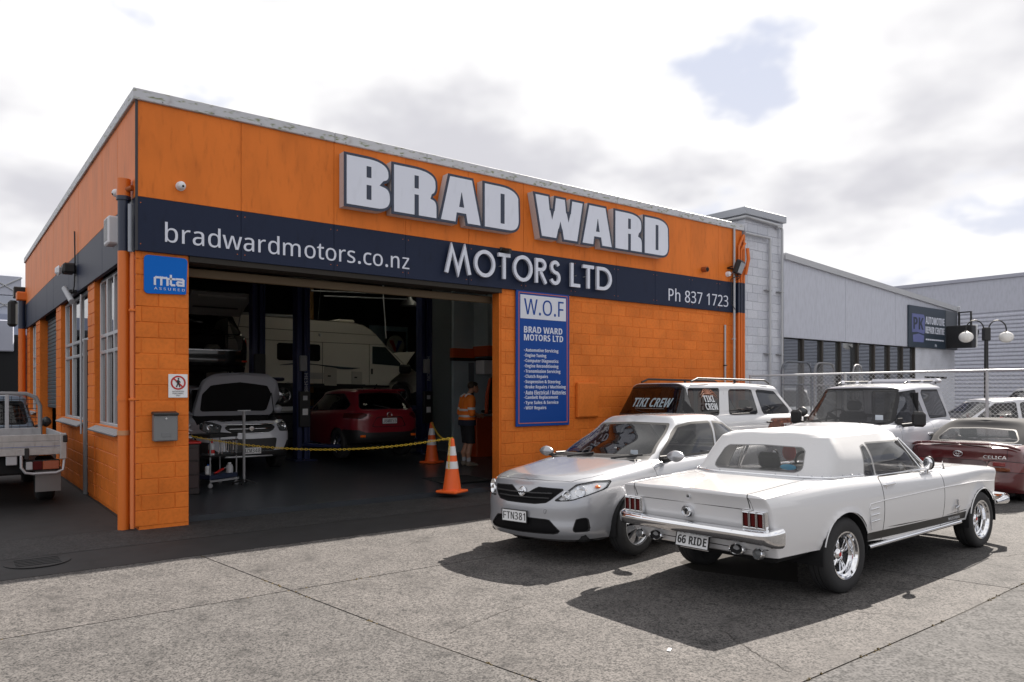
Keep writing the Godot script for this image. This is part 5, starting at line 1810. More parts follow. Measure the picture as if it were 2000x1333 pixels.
	# side crease and scoop ornament
	for sg: float in [1.0, -1.0]:
		var zz := 0.87 * sg
		for k in 3:
			part("scoop_bar", tb([V(-1.0, 0.69 - k * 0.055, zz), V(-0.86 - 0.0 * k, 0.695 - k * 0.055, zz + 0.004 * sg)], 0.007, 6), MT.chrome, c.root)
		part("scoop_edge", tb([V(-0.80, 0.745, zz - 0.003 * sg), V(-1.0, 0.738, zz - 0.002 * sg), V(-1.02, 0.70, zz - 0.002 * sg), V(-0.975, 0.50, zz - 0.008 * sg)], 0.0065, 6), pm, c.root)
		part("crease_line", tb([V(1.7, 0.70, 0.835 * sg), V(1.2, 0.738, 0.861 * sg), V(0.4, 0.75, 0.866 * sg), V(-0.8, 0.748, 0.867 * sg)], 0.007, 6), pm, c.root)
		part("rocker_trim", tb([V(0.86, 0.343, 0.822 * sg), V(-0.98, 0.343, 0.822 * sg)], 0.022, 8), MT.chrome, c.root)
		var h := MB.new()
		h.box(V(-0.74, 0.872, 0.835 * sg), V(-0.54, 0.898, 0.876 * sg), 0.011)
		h.box(V(-0.70, 0.80, 0.846 * sg), V(-0.68, 0.88, 0.858 * sg), 0.004)
		part("door_handle", h, MT.chrome, c.root)
		part("fender_ornament", tb([V(0.70, 0.895, 0.74 * sg), V(0.70, 0.935, 0.74 * sg), V(0.70, 0.99, 0.74 * sg)], [0.026, 0.012, 0.003], 8), MT.chrome, c.root)
		var hp := MB.new()
		hp.tube([V(0.78, 0.52, zz - 0.01 * sg), V(0.72, 0.525, zz), V(0.66, 0.515, zz)], [0.006, 0.016, 0.006], 6)
		hp.tube([V(0.72, 0.46, zz), V(0.715, 0.60, zz)], 0.009, 6)
		part("horse_badge", hp, MT.chrome_soft, c.root)
		# mirror
		var mm := MB.new()
		mm.xf = Transform3D(Basis.IDENTITY, V(0.12, 1.02, 0.87 * sg))
		mm.ball(Vector3.ZERO, V(0.03, 0.068, 0.052), 18, 12)
		var mo := part("side_mirror", mm, MT.black, c.root)
		var mg := MB.new()
		mg.ball(V(0.095, 1.02, 0.87 * sg), V(0.012, 0.06, 0.045), 16, 10)
		part("mirror_glass", mg, MT.chrome, mo)
		part("mirror_foot", tb([V(0.13, 0.98, 0.855 * sg), V(0.16, 0.925, 0.82 * sg)], [0.012, 0.02], 8), MT.chrome, mo)
		part("mirror_base", bx(V(0.06, 0.912, 0.79 * sg), V(0.3, 0.928, 0.825 * sg), 0.006), MT.chrome, mo)
	text("MUSTANG", V(0.52, 0.405, 0.856), 0.25, 0.026, 0.003, MT.light_grey, c.root, "name_lettering", false, Basis.IDENTITY.rotated(V(0, 0, 1), -0.018))
	# rear: lights, bumper, emblem, lock, exhausts, plate
	for sg: float in [1.0, -1.0]:
		var tl := nodepart("tail_light", c.root, V(-2.41, 0.75, 0.67 * sg))
		var fr := MB.new()
		for k in 3:
			var z := -0.068 + k * 0.068
			for q in [[-0.031, -0.062, -0.025, 0.062], [0.025, -0.062, 0.031, 0.062], [-0.025, -0.062, 0.025, -0.055], [-0.025, 0.055, 0.025, 0.062]]:
				fr.box(V(-0.045, q[1], z + q[0]), V(0.01, q[3], z + q[2]), 0.003)
			part("lens", bx(V(-0.036, -0.058, z - 0.026), V(0.01, 0.058, z + 0.026), 0.012), MT.red_lens, tl)
		fr.box(V(-0.03, -0.075, -0.112), V(0.01, -0.062, 0.112), 0.004)
		fr.box(V(-0.03, 0.062, -0.112), V(0.01, 0.075, 0.112), 0.004)
		fr.box(V(-0.03, -0.075, 0.1), V(0.01, 0.075, 0.114), 0.004)
		fr.box(V(-0.03, -0.075, -0.114), V(0.01, 0.075, -0.1), 0.004)
		part("chrome_frame", fr, MT.chrome, tl)
		var ex := nodepart("exhaust_trim", c.root, V(-2.37, 0.475, 0.45 * sg))
		var e := MB.new()
		e.xf = Transform3D(Basis(V(0, 0, 1), PI / 2 - 0.2).scaled_local(V(0.75, 1, 1.25)), Vector3.ZERO)
		e.lathe([Vector2(0.058, -0.02), Vector2(0.060, 0.018), Vector2(0.054, 0.024), Vector2(0.050, 0.018)], 24)
		part("ring", e, MT.chrome, ex)
		e = MB.new()
		e.xf = Transform3D(Basis(V(0, 0, 1), PI / 2 - 0.2).scaled_local(V(0.75, 1, 1.25)), Vector3.ZERO)
		e.lathe([Vector2(0.052, 0.017), Vector2(0.0, 0.010)], 24)
		part("bore", e, MT.dark, ex)
		part("tail_pipe", tb([V(0.2, 0.01, 0), V(-0.012, 0.0, 0)], 0.034, 12), MT.grey, ex)
		var rv := nodepart("reversing_light", c.root, V(-2.365, 0.465, 0.655 * sg))
		e = MB.new()
		e.xf = Transform3D(Basis(V(0, 0, 1), PI / 2 - 0.2), Vector3.ZERO)
		e.lathe([Vector2(0.046, -0.02), Vector2(0.047, 0.02), Vector2(0.04, 0.026), Vector2(0.038, 0.02)], 22)
		part("ring", e, MT.chrome, rv)
		e = MB.new()
		e.xf = Transform3D(Basis(V(0, 0, 1), PI / 2 - 0.2), Vector3.ZERO)
		e.lathe([Vector2(0.04, 0.016), Vector2(0.02, 0.026), Vector2(0.0, 0.028)], 22)
		part("lens", e, mat(lin(0.09, 0.095, 0.10), 0.1), rv)
		part("bumper_bolt", tb([V(-2.50, 0.655, 0.5 * sg), V(-2.512, 0.657, 0.5 * sg)], 0.011, 10), MT.chrome, c.root)
	# bumper: a swept blade with a folded section
	var bp := MB.new()
	var half := [[-2.315, 0.842, 1.0], [-2.35, 0.840, 0.9], [-2.385, 0.834, 0.75], [-2.415, 0.820, 0.55], [-2.438, 0.80, 0.35], [-2.455, 0.77, 0.15], [-2.466, 0.70, 0.05], [-2.470, 0.55, 0.0], [-2.474, 0.35, 0.0], [-2.476, 0.12, 0.0]]
	var path := []
	for q in half: path.append([V(q[0], 0.0, -q[1]), q[2]])
	half.reverse()
	for q in half: path.append([V(q[0], 0.0, q[1]), q[2]])
	var sec := [[0.035, 0.672], [0.01, 0.672], [-0.02, 0.667], [-0.040, 0.655], [-0.047, 0.635], [-0.043, 0.605], [-0.028, 0.578], [0.0, 0.562], [0.02, 0.56]]
	var nb := sec.size()
	var gp := []
	for i in path.size():
		var ln := []
		var t: Vector3 = path[mini(i + 1, path.size() - 1)][0] - path[maxi(i - 1, 0)][0]
		var nn := V(-t.z, 0, t.x).normalized()
		var e: float = path[i][1]
		for q in sec:
			var hgt: float = 0.02 * e if q[1] > 0.62 else -0.035 * e
			ln.append(path[i][0] + nn * (-q[0] * lerpf(1.0, 0.75, e)) + V(0, q[1] + hgt, 0))
		gp.append(ln)
	for i in path.size() - 1:
		for k in nb - 1:
			var nf := func(a: int, b: int) -> Vector3:
				var u: Vector3 = gp[mini(a + 1, path.size() - 1)][b] - gp[maxi(a - 1, 0)][b]
				var v: Vector3 = gp[a][mini(b + 1, nb - 1)] - gp[a][maxi(b - 1, 0)]
				return v.cross(u).normalized()
			bp.tri(gp[i][k], gp[i + 1][k + 1], gp[i + 1][k], nf.call(i, k), nf.call(i + 1, k + 1), nf.call(i + 1, k))
			bp.tri(gp[i][k], gp[i][k + 1], gp[i + 1][k + 1], nf.call(i, k), nf.call(i, k + 1), nf.call(i + 1, k + 1))
	part("rear_bumper", bp, MT.chrome, c.root)
	part("bumper_gap", bx(V(-2.44, 0.58, -0.74), V(-2.40, 0.665, 0.74)), MT.black, c.root)
	var em := emblem_disc(c.root, V(-2.425, 0.752, -0.02), V(-1, 0.05, 0), 0.055, MT.chrome, "filler_cap", 0.03)
	emblem_disc(em, V(-2.447, 0.753, -0.02), V(-1, 0.05, 0), 0.034, MT.chrome_soft, "cap_face", 0.006)
	var pony := MB.new()
	pony.tube([V(-2.456, 0.725, -0.02), V(-2.456, 0.775, -0.02)], 0.006, 6)
	pony.tube([V(-2.456, 0.765, -0.045), V(-2.456, 0.75, -0.02), V(-2.456, 0.768, 0.005)], 0.005, 6)
	part("cap_motif", pony, MT.black, em)
	emblem_disc(c.root, V(-2.448, 0.885, 0.015), V(-1, 0.1, 0), 0.02, MT.chrome, "boot_lock", 0.012)
	emblem_disc(c.root, V(-2.455, 0.885, 0.015), V(-1, 0.1, 0), 0.009, MT.black, "lock_bore", 0.008)
	number_plate(c, "66 RIDE", V(-2.43, 0.495, 0.02), -1, 0.36, 0.118, -0.22)
	part("plate_bracket", bx(V(-2.425, 0.42, -0.12), V(-2.41, 0.445, 0.19), 0.003), MT.chrome_soft, c.root)
	# front bumper end
	part("front_bumper", tb([V(1.72, 0.46, 0.84), V(1.9, 0.47, 0.865), V(2.08, 0.47, 0.80), V(2.2, 0.47, 0.5), V(2.24, 0.47, 0.0), V(2.2, 0.47, -0.5), V(2.08, 0.47, -0.8), V(1.8, 0.46, -0.85)], [0.02, 0.045, 0.05, 0.05, 0.05, 0.05, 0.05, 0.03], 10), MT.chrome, c.root)
	# soft top
	var cloth := worn(lin(0.62, 0.62, 0.625), 0.7, MT.fine, V(2, 2, 2))
	cloth.rim_enabled = true
	cloth.rim = 0.2
	var tp := Car.new()
	tp.root = nodepart("soft_top", c.root)
	tp.seam = Soup.new()
	tp.pm = cloth
	var yg := [0.65, 0.15, -0.4, -1.15, -1.5]
	tp.body = loft([
		[0.765, 0.71, 0.745, 0.62, -1.52, 0.3, 0.30, 2.5, 4.5, 1, [0.93, 0.95, 0.955, 0.975, 0.985]],
		[0.72, 0.66, 0.715, 0.40, -1.42, 0.26, 0.30, 2.5, 4.5, 0, [1.08, 1.12, 1.13, 1.13, 1.12]],
		[0.64, 0.59, 0.645, 0.19, -1.30, 0.18, 0.22, 3, 5, 0, [1.24, 1.255, 1.27, 1.275, 1.265]],
		[0.60, 0.56, 0.60, 0.15, -1.255, 0.14, 0.18, 3, 5, 1, [1.295, 1.31, 1.335, 1.338, 1.335]],
		[0.53, 0.50, 0.53, 0.125, -1.225, 0.12, 0.16, 3, 4.5, 0, [1.32, 1.338, 1.365, 1.368, 1.356]],
		[0.27, 0.27, 0.27, 0.10, -1.20, 0.06, 0.1, 3, 3, 0, [1.335, 1.352, 1.382, 1.384, 1.368]],
		[0.0, 0.0, 0.0, 0.10, -1.195, 0.06, 0.1, 3, 3, 0, [1.338, 1.356, 1.386, 1.388, 1.372]]], yg, 6, 14, 36, 16)
	var gl: Material = MT.car_glass
	region(tp, "windscreen", gl, [Vector2(-0.1, 0.985), Vector2(0.63, 0.985), Vector2(0.51, 1.285), Vector2(-0.1, 1.30)], 0, {"gap": 0.006, "lo": V(0.0, 0, 0), "r": 0.03})
	region(tp, "door_window", gl, [V(0.33, 0.955, 0), V(0.03, 1.245, 0), V(-0.665, 1.262, 0), V(-0.695, 0.955, 0)], 90, {"gap": 0.007, "split": true, "lo": V(-2, 0, 0.3), "r": 0.015})
	region(tp, "quarter_window", gl, [V(-0.72, 0.96, 0), V(-0.69, 1.255, 0), V(-0.78, 1.235, 0), V(-0.90, 0.97, 0)], 90, {"gap": 0.006, "split": true, "lo": V(-2, 0, 0.3), "r": 0.02})
	region(tp, "rear_window", glass(Color(0.05, 0.06, 0.06), 0.25), [Vector2(-0.1, 1.035), Vector2(0.50, 1.035), Vector2(0.44, 1.25), Vector2(-0.1, 1.265)], 0, {"gap": 0.004, "hi": V(-1.0, 9, 9), "r": 0.05})
	strip(tp, [Vector2(0.535, 0.98), Vector2(0.50, 1.33)], 0, 0.0015, {"hi": V(-1.0, 9, 9)})
	part("cloth", soup_mb(tp.body), cloth, tp.root)
	part("welts", soup_mb(tp.seam, 0.001), mat(lin(0.2, 0.2, 0.2), 0.6), tp.root)
	for sg: float in [1.0, -1.0]:
		part("window_pillar", tb([V(-0.705, 0.955, 0.757 * sg), V(-0.678, 1.262, 0.618 * sg)], 0.012, 8), MT.chrome, c.root)
		part("windscreen_pillar", tb([V(0.37, 0.94, 0.735 * sg), V(0.05, 1.262, 0.60 * sg)], 0.016, 8), MT.chrome, c.root)
		part("vent_pillar", tb([V(0.20, 0.95, 0.75 * sg), V(0.02, 1.25, 0.615 * sg)], 0.008, 8), MT.chrome, c.root)
		part("belt_trim", tb([V(0.36, 0.945, 0.765 * sg), V(-0.92, 0.965, 0.772 * sg)], 0.008, 6), MT.chrome, c.root)
	# chrome rail with snaps round the foot of the top
	var rp := row_points([0.765, 0.71, 0.75, 0.62, -1.535, 0.3, 0.31, 2.5, 4.5, 1, [0.93, 0.95, 0.955, 0.982, 0.995]], yg, 14, 36, 16)
	var rail := []
	for q in rp:
		if q.x < -0.9: rail.append(q + V(0, 0.01, 0))
	var full := rail.duplicate()
	var rev := rail.duplicate()
	rev.reverse()
	for q in rev.slice(1): full.append(V(q.x, q.y, -q.z))
	part("top_rail", tb(full, 0.011, 8), MT.chrome, c.root)
	var sn := MB.new()
	for i in range(1, full.size(), 3): sn.ball(full[i] + V(-0.004, 0.014, 0), V(0.008, 0.008, 0.008), 8, 6)
	part("snaps", sn, MT.chrome_soft, c.root)
	# inside
	var trim := mat(lin(0.05, 0.05, 0.052), 0.6)
	tub(c, -1.3, 0.9, 0.74, 0.42, 0.90, MT.seat)
	for z in [-0.36, 0.36]: seat(c, -0.55, z, trim, -0.02)
	part("rear_bench", bx(V(-1.28, 0.4, -0.6), V(-0.95, 0.86, 0.6), 0.08), trim, c.root)
	part("dashboard", bx(V(0.25, 0.7, -0.7), V(0.6, 0.915, 0.7), 0.06), MT.seat, c.root)
	steering_wheel(c, V(0.05, 0.93, -0.36))
	var ps := MB.new()
	ps.ball(V(-0.45, 1.12, -0.30), V(0.07, 0.1, 0.07), 14, 10)
	part("red_headrest_cover", ps, mat(lin(0.6, 0.1, 0.09), 0.6), c.root)
	var st := MB.new()
	st.xf = Transform3D(Basis(V(0, 1, 0), -PI / 2), V(-1.43, 1.075, 0.33))
	st.ball(Vector3.ZERO, V(0.085, 0.028, 0.004), 20, 8)
	part("window_sticker", st, mat(lin(0.03, 0.25, 0.4), 0.5), c.root)
	for q in [[-1.3715, 0.33, 0.205, 0.345], [1.3715, 0.305, 0.19, 0.32]]:
		for sg: float in [1.0, -1.0]:
			wheel(c, V(q[0], q[1], 0.74 * sg), q[1], q[2], 0.205, "classic")

func silver_sedan() -> void:
	var pm := paint(lin(0.36, 0.37, 0.395), 0.3, 1.0, 0.4)
	var c := new_car("silver_sedan", "silver four door sedan nose out with FTN381 plate beside the convertible", "car", Vector3.ZERO, 0.0, pm)
	var B := Basis(Vector3.UP, 3.287) * Basis(V(0, 0, 1), 0.011) * Basis(V(1, 0, 0), 0.024)
	c.root.transform = Transform3D(B, V(3.845, -0.036, 3.956) + B * V(-1.3, 0, 0))
	var yx := [2.2, 1.75, 1.3, 0.9, 0.0, -1.3, -2.28]
	c.body = loft([
		[0.74, 0.64, 0.66, 2.08, -2.2, 0.5, 0.4, 2.6, 3, 0, [0.19, 0.19, 0.2, 0.2, 0.2, 0.22, 0.26]],
		[0.83, 0.73, 0.74, 2.18, -2.24, 0.56, 0.4, 2.6, 3, 1, [0.225, 0.235, 0.22, 0.21, 0.21, 0.23, 0.28]],
		[0.85, 0.755, 0.77, 2.225, -2.26, 0.6, 0.4, 2.7, 3, 0, [0.29, 0.30, 0.30, 0.3, 0.3, 0.32, 0.36]],
		[0.872, 0.77, 0.79, 2.222, -2.27, 0.62, 0.4, 2.7, 3, 0, [0.44, 0.44, 0.44, 0.44, 0.44, 0.46, 0.48]],
		[0.88, 0.78, 0.80, 2.215, -2.27, 0.62, 0.4, 2.7, 3, 0, [0.58, 0.60, 0.60, 0.60, 0.62, 0.64, 0.66]],
		[0.868, 0.775, 0.79, 2.175, -2.27, 0.62, 0.38, 2.7, 3, 0, [0.70, 0.735, 0.76, 0.78, 0.80, 0.83, 0.84]],
		[0.82, 0.735, 0.76, 2.12, -2.27, 0.60, 0.36, 2.7, 3, 0, [0.785, 0.83, 0.87, 0.90, 0.94, 0.99, 1.0]],
		[0.77, 0.66, 0.70, 2.07, -2.265, 0.55, 0.34, 2.6, 3, 0, [0.812, 0.865, 0.915, 0.955, 0.985, 1.035, 1.045]],
		[0.60, 0.53, 0.56, 2.04, -2.26, 0.45, 0.3, 2.5, 3, 0, [0.828, 0.892, 0.945, 0.985, 1.01, 1.055, 1.065]],
		[0.3, 0.28, 0.28, 2.03, -2.255, 0.25, 0.2, 2.4, 3, 0, [0.838, 0.905, 0.96, 0.998, 1.02, 1.065, 1.075]],
		[0.0, 0.0, 0.0, 2.03, -2.255, 0.2, 0.2, 2.4, 3, 0, [0.842, 0.91, 0.965, 1.003, 1.02, 1.07, 1.08]]], yx, 5, 20, 48, 12,
		[[1.3, 0.32, 0.34, 0.10, 0.016], [-1.3, 0.32, 0.34, 0.10, 0.016]])
	arches(c, 2.6, 0.32, 0.345, 0.87)
	var lamp_clear := glass(Color(0.9, 0.93, 0.96), 0.12)
	var hl := [V(1.66, 0.815, 0.79), V(1.85, 0.822, 0.735), V(2.03, 0.79, 0.62), V(2.19, 0.625, 0.45), V(2.12, 0.635, 0.62), V(1.98, 0.69, 0.74), V(1.76, 0.745, 0.80)]
	var lights := region(c, "headlight", lamp_clear, hl, 40, {"gap": 0.006, "split": true, "lo": V(1.55, 0.55, 0.38), "back": mat(lin(0.8, 0.82, 0.85), 0.3, 0.0), "deep": -0.022, "off": 0.002})
	for o in lights:
		var sg := signf(o.mesh.get_aabb().get_center().z)
		for q in [[2.09, 0.685, 0.535, 0.05], [1.99, 0.725, 0.635, 0.062]]:
			var b := MB.new()
			b.xf = Transform3D(Basis(Quaternion(Vector3.UP, V(0.9, 0.1, 0.35 * sg).normalized())), V(q[0] + 0.0, q[1], q[2] * sg))
			b.lathe([Vector2(q[3], 0.0), Vector2(q[3] * 0.95, 0.012), Vector2(q[3] * 0.8, 0.0), Vector2(q[3] * 0.5, -0.02), Vector2(0.0, -0.025)], 22)
			part("lamp_bowl", b, MT.chrome, o)
		var am := MB.new()
		am.ball(V(1.83, 0.765, 0.735 * sg), V(0.03, 0.018, 0.03), 12, 8)
		part("indicator_bulb", am, MT.amber, o)
	region(c, "grille", mat(lin(0.006, 0.006, 0.007), 0.6, 0.0, 0.2), [Vector2(-0.1, 0.655), Vector2(0.07, 0.67), Vector2(0.16, 0.755), Vector2(0.50, 0.745), Vector2(0.35, 0.605), Vector2(0.2, 0.585), Vector2(-0.1, 0.582)], 0, {"gap": 0.004, "lo": V(1.9, 0.5, 0), "off": -0.006})
	region(c, "lower_intake", mat(lin(0.006, 0.006, 0.007), 0.6, 0.0, 0.2), [Vector2(-0.1, 0.438), Vector2(0.37, 0.432), Vector2(0.50, 0.312), Vector2(0.43, 0.288), Vector2(-0.1, 0.275)], 0, {"gap": 0.005, "lo": V(1.7, 0.2, 0), "r": 0.015, "off": -0.012})
	region(c, "fog_recess", mat(lin(0.006, 0.006, 0.007), 0.6, 0.0, 0.2), [Vector2(0.625, 0.445), Vector2(0.70, 0.462), Vector2(0.715, 0.32), Vector2(0.60, 0.312)], 0, {"gap": 0.004, "split": true, "lo": V(1.6, 0.25, 0.5), "r": 0.02, "off": -0.01})
	region(c, "tow_cover", pm, [Vector2(0.31, 0.535), Vector2(0.36, 0.535), Vector2(0.36, 0.49), Vector2(0.31, 0.49)], 0, {"gap": 0.0015, "lo": V(1.9, 0.4, 0), "side": -1.0, "r": 0.01})
	region(c, "bonnet", pm, [Vector2(0.96, -0.1), Vector2(0.98, 0.50), Vector2(1.05, 0.68), Vector2(1.5, 0.685), Vector2(1.8, 0.63), Vector2(2.0, 0.52), Vector2(2.065, 0.30), Vector2(2.09, -0.1)], -1000, {"gap": 0.003, "lo": V(0.8, 0.775, 0)})
	region(c, "front_door", pm, [V(0.88, 0.96, 0), V(0.86, 0.45, 0), V(0.74, 0.235, 0), V(-0.42, 0.235, 0), V(-0.50, 0.60, 0), V(-0.52, 0.99, 0)], 90, {"gap": 0.003, "split": true, "lo": V(-2, 0.21, 0.5), "r": 0.03})
	region(c, "rear_door", pm, [V(-0.535, 0.99, 0), V(-0.515, 0.60, 0), V(-0.435, 0.235, 0), V(-0.95, 0.235, 0), V(-1.15, 0.7, 0), V(-1.5, 1.04, 0)], 90, {"gap": 0.003, "split": true, "lo": V(-2, 0.21, 0.5), "r": 0.02})
	strip(c, [V(1.66, 0.79, 0.8), V(1.55, 0.70, 0.8), V(1.60, 0.60, 0.8)], 90, 0.003, {"lo": V(1.2, 0, 0.6)})
	finish(c)
	under(c, -2.1, 2.0, 0.68, 0.2)
	# greenhouse
	var gh := Car.new()
	gh.root = c.root
	gh.seam = Soup.new()
	gh.pm = pm
	var yg := [1.0, 0.55, 0.0, -0.6, -1.2, -1.85]
	gh.body = loft([
		[0.785, 0.71, 0.70, 0.98, -1.88, 0.34, 0.4, 2.5, 3, 1, [0.985, 0.965, 0.985, 1.01, 1.045, 1.06]],
		[0.745, 0.67, 0.67, 0.68, -1.68, 0.30, 0.35, 2.5, 3, 0, [1.11, 1.13, 1.14, 1.15, 1.16, 1.17]],
		[0.68, 0.605, 0.60, 0.28, -1.40, 0.22, 0.28, 2.5, 3, 0, [1.27, 1.30, 1.31, 1.33, 1.32, 1.30]],
		[0.615, 0.55, 0.545, 0.11, -1.25, 0.15, 0.25, 2.5, 3, 0, [1.35, 1.38, 1.41, 1.425, 1.41, 1.37]],
		[0.54, 0.49, 0.49, 0.05, -1.20, 0.12, 0.2, 2.5, 3, 0, [1.39, 1.41, 1.452, 1.468, 1.45, 1.41]],
		[0.28, 0.28, 0.28, 0.02, -1.15, 0.06, 0.1, 2.5, 3, 0, [1.41, 1.43, 1.478, 1.497, 1.475, 1.43]],
		[0.0, 0.0, 0.0, 0.02, -1.15, 0.06, 0.1, 2.5, 3, 0, [1.415, 1.435, 1.485, 1.505, 1.48, 1.435]]], yg, 6, 16, 40, 14)
	region(gh, "scuttle_cover", MT.black, [Vector2(-0.1, 0.95), Vector2(0.66, 0.95), Vector2(0.655, 1.03), Vector2(0.55, 1.022), Vector2(-0.1, 1.02)], 0, {"lo": V(0.45, 0, 0)})
	region(gh, "windscreen", MT.car_glass, [Vector2(-0.1, 1.025), Vector2(0.55, 1.025), Vector2(0.655, 1.032), Vector2(0.50, 1.375), Vector2(-0.1, 1.395)], 0, {"gap": 0.012, "lo": V(0.0, 0, 0), "r": 0.02})
	region(gh, "front_window", MT.car_glass, [V(0.66, 0.995, 0), V(0.05, 1.345, 0), V(-0.20, 1.385, 0), V(-0.625, 1.392, 0), V(-0.515, 1.02, 0)], 90, {"gap": 0.014, "split": true, "lo": V(-2, 0, 0.3), "r": 0.02})
	region(gh, "rear_side_window", MT.car_glass, [V(-0.59, 1.025, 0), V(-0.70, 1.392, 0), V(-1.08, 1.365, 0), V(-1.50, 1.12, 0), V(-1.50, 1.06, 0)], 90, {"gap": 0.014, "split": true, "lo": V(-2, 0, 0.3), "r": 0.02})
	region(gh, "rear_window", MT.car_glass, [Vector2(-0.1, 1.10), Vector2(0.60, 1.10), Vector2(0.47, 1.37), Vector2(-0.1, 1.39)], 0, {"gap": 0.008, "hi": V(-1.1, 9, 9), "r": 0.02})
	part("roof", soup_mb(gh.body), pm, c.root)
	part("window_rubbers", soup_mb(gh.seam, 0.001), MT.rubber, c.root)
	for sg: float in [1.0, -1.0]:
		mirror_part(c, V(0.70, 1.03, 0.965 * sg), V(0.065, 0.066, 0.115), pm, V(0.66, 0.965, 0.79 * sg))
		part("mirror_sail", bx(V(0.50, 0.97, 0.765 * sg), V(0.74, 1.03, 0.785 * sg), 0.008), MT.black, c.root)
		part("door_handle", bx(V(-0.42, 0.80, 0.868 * sg), V(-0.22, 0.83, 0.90 * sg), 0.012), pm, c.root)
		part("wiper", tb([V(0.98, 1.0, 0.05 + 0.33 * sg), V(0.88, 1.045, -0.3 + 0.35 * sg)], 0.012, 6), MT.black, c.root)
	part("scuttle", bx(V(0.86, 0.965, -0.62), V(1.0, 0.992, 0.62), 0.01), MT.black, c.root)
	var lg := emblem_disc(c.root, V(2.188, 0.70, 0.0), V(1, 0.25, 0), 0.052, MT.chrome, "badge_ring", 0.01)
	oval_logo(lg, V(2.20, 0.703, 0), Basis(V(0, 0, -1), V(-0.2, 1, 0), V(1, 0.2, 0)), 0.045, 0.035)
	number_plate(c, "FTN381", V(2.245, 0.44, 0.07), 1)
	for k in 2:
		part("grille_bar", tb([V(2.165 - 0.03 * k * 0, 0.70 - k * 0.052, 0.40 - 0.04 * k), V(2.205, 0.695 - k * 0.05, 0.16), V(2.205, 0.695 - k * 0.05, -0.16), V(2.165, 0.70 - k * 0.052, -0.40 + 0.04 * k)], 0.008, 6), mat(lin(0.02, 0.021, 0.023), 0.4), c.root)
	tub(c, -1.5, 0.9, 0.76, 0.35, 0.95, MT.seat)
	for z in [-0.37, 0.37]: seat(c, -0.35, z, MT.seat, 0.12)
	part("rear_bench", bx(V(-1.45, 0.4, -0.6), V(-1.1, 1.08, 0.6), 0.1), MT.seat, c.root)
	part("dashboard", bx(V(0.35, 0.75, -0.72), V(0.85, 0.965, 0.72), 0.05), MT.seat, c.root)
	steering_wheel(c, V(0.22, 1.0, 0.37))
	part("rear_view_mirror", bx(V(0.12, 1.29, -0.12), V(0.15, 1.35, 0.12), 0.01), MT.black, c.root)
	part("windscreen_label", bx(V(0.80, 1.03, -0.53), V(0.802, 1.09, -0.43), 0.0), mat(lin(0.4, 0.45, 0.5), 0.5), c.root)
	wheels(c, 2.6, 1.56, 0.318, 0.2, 0.205, "hubcap", -0.05)

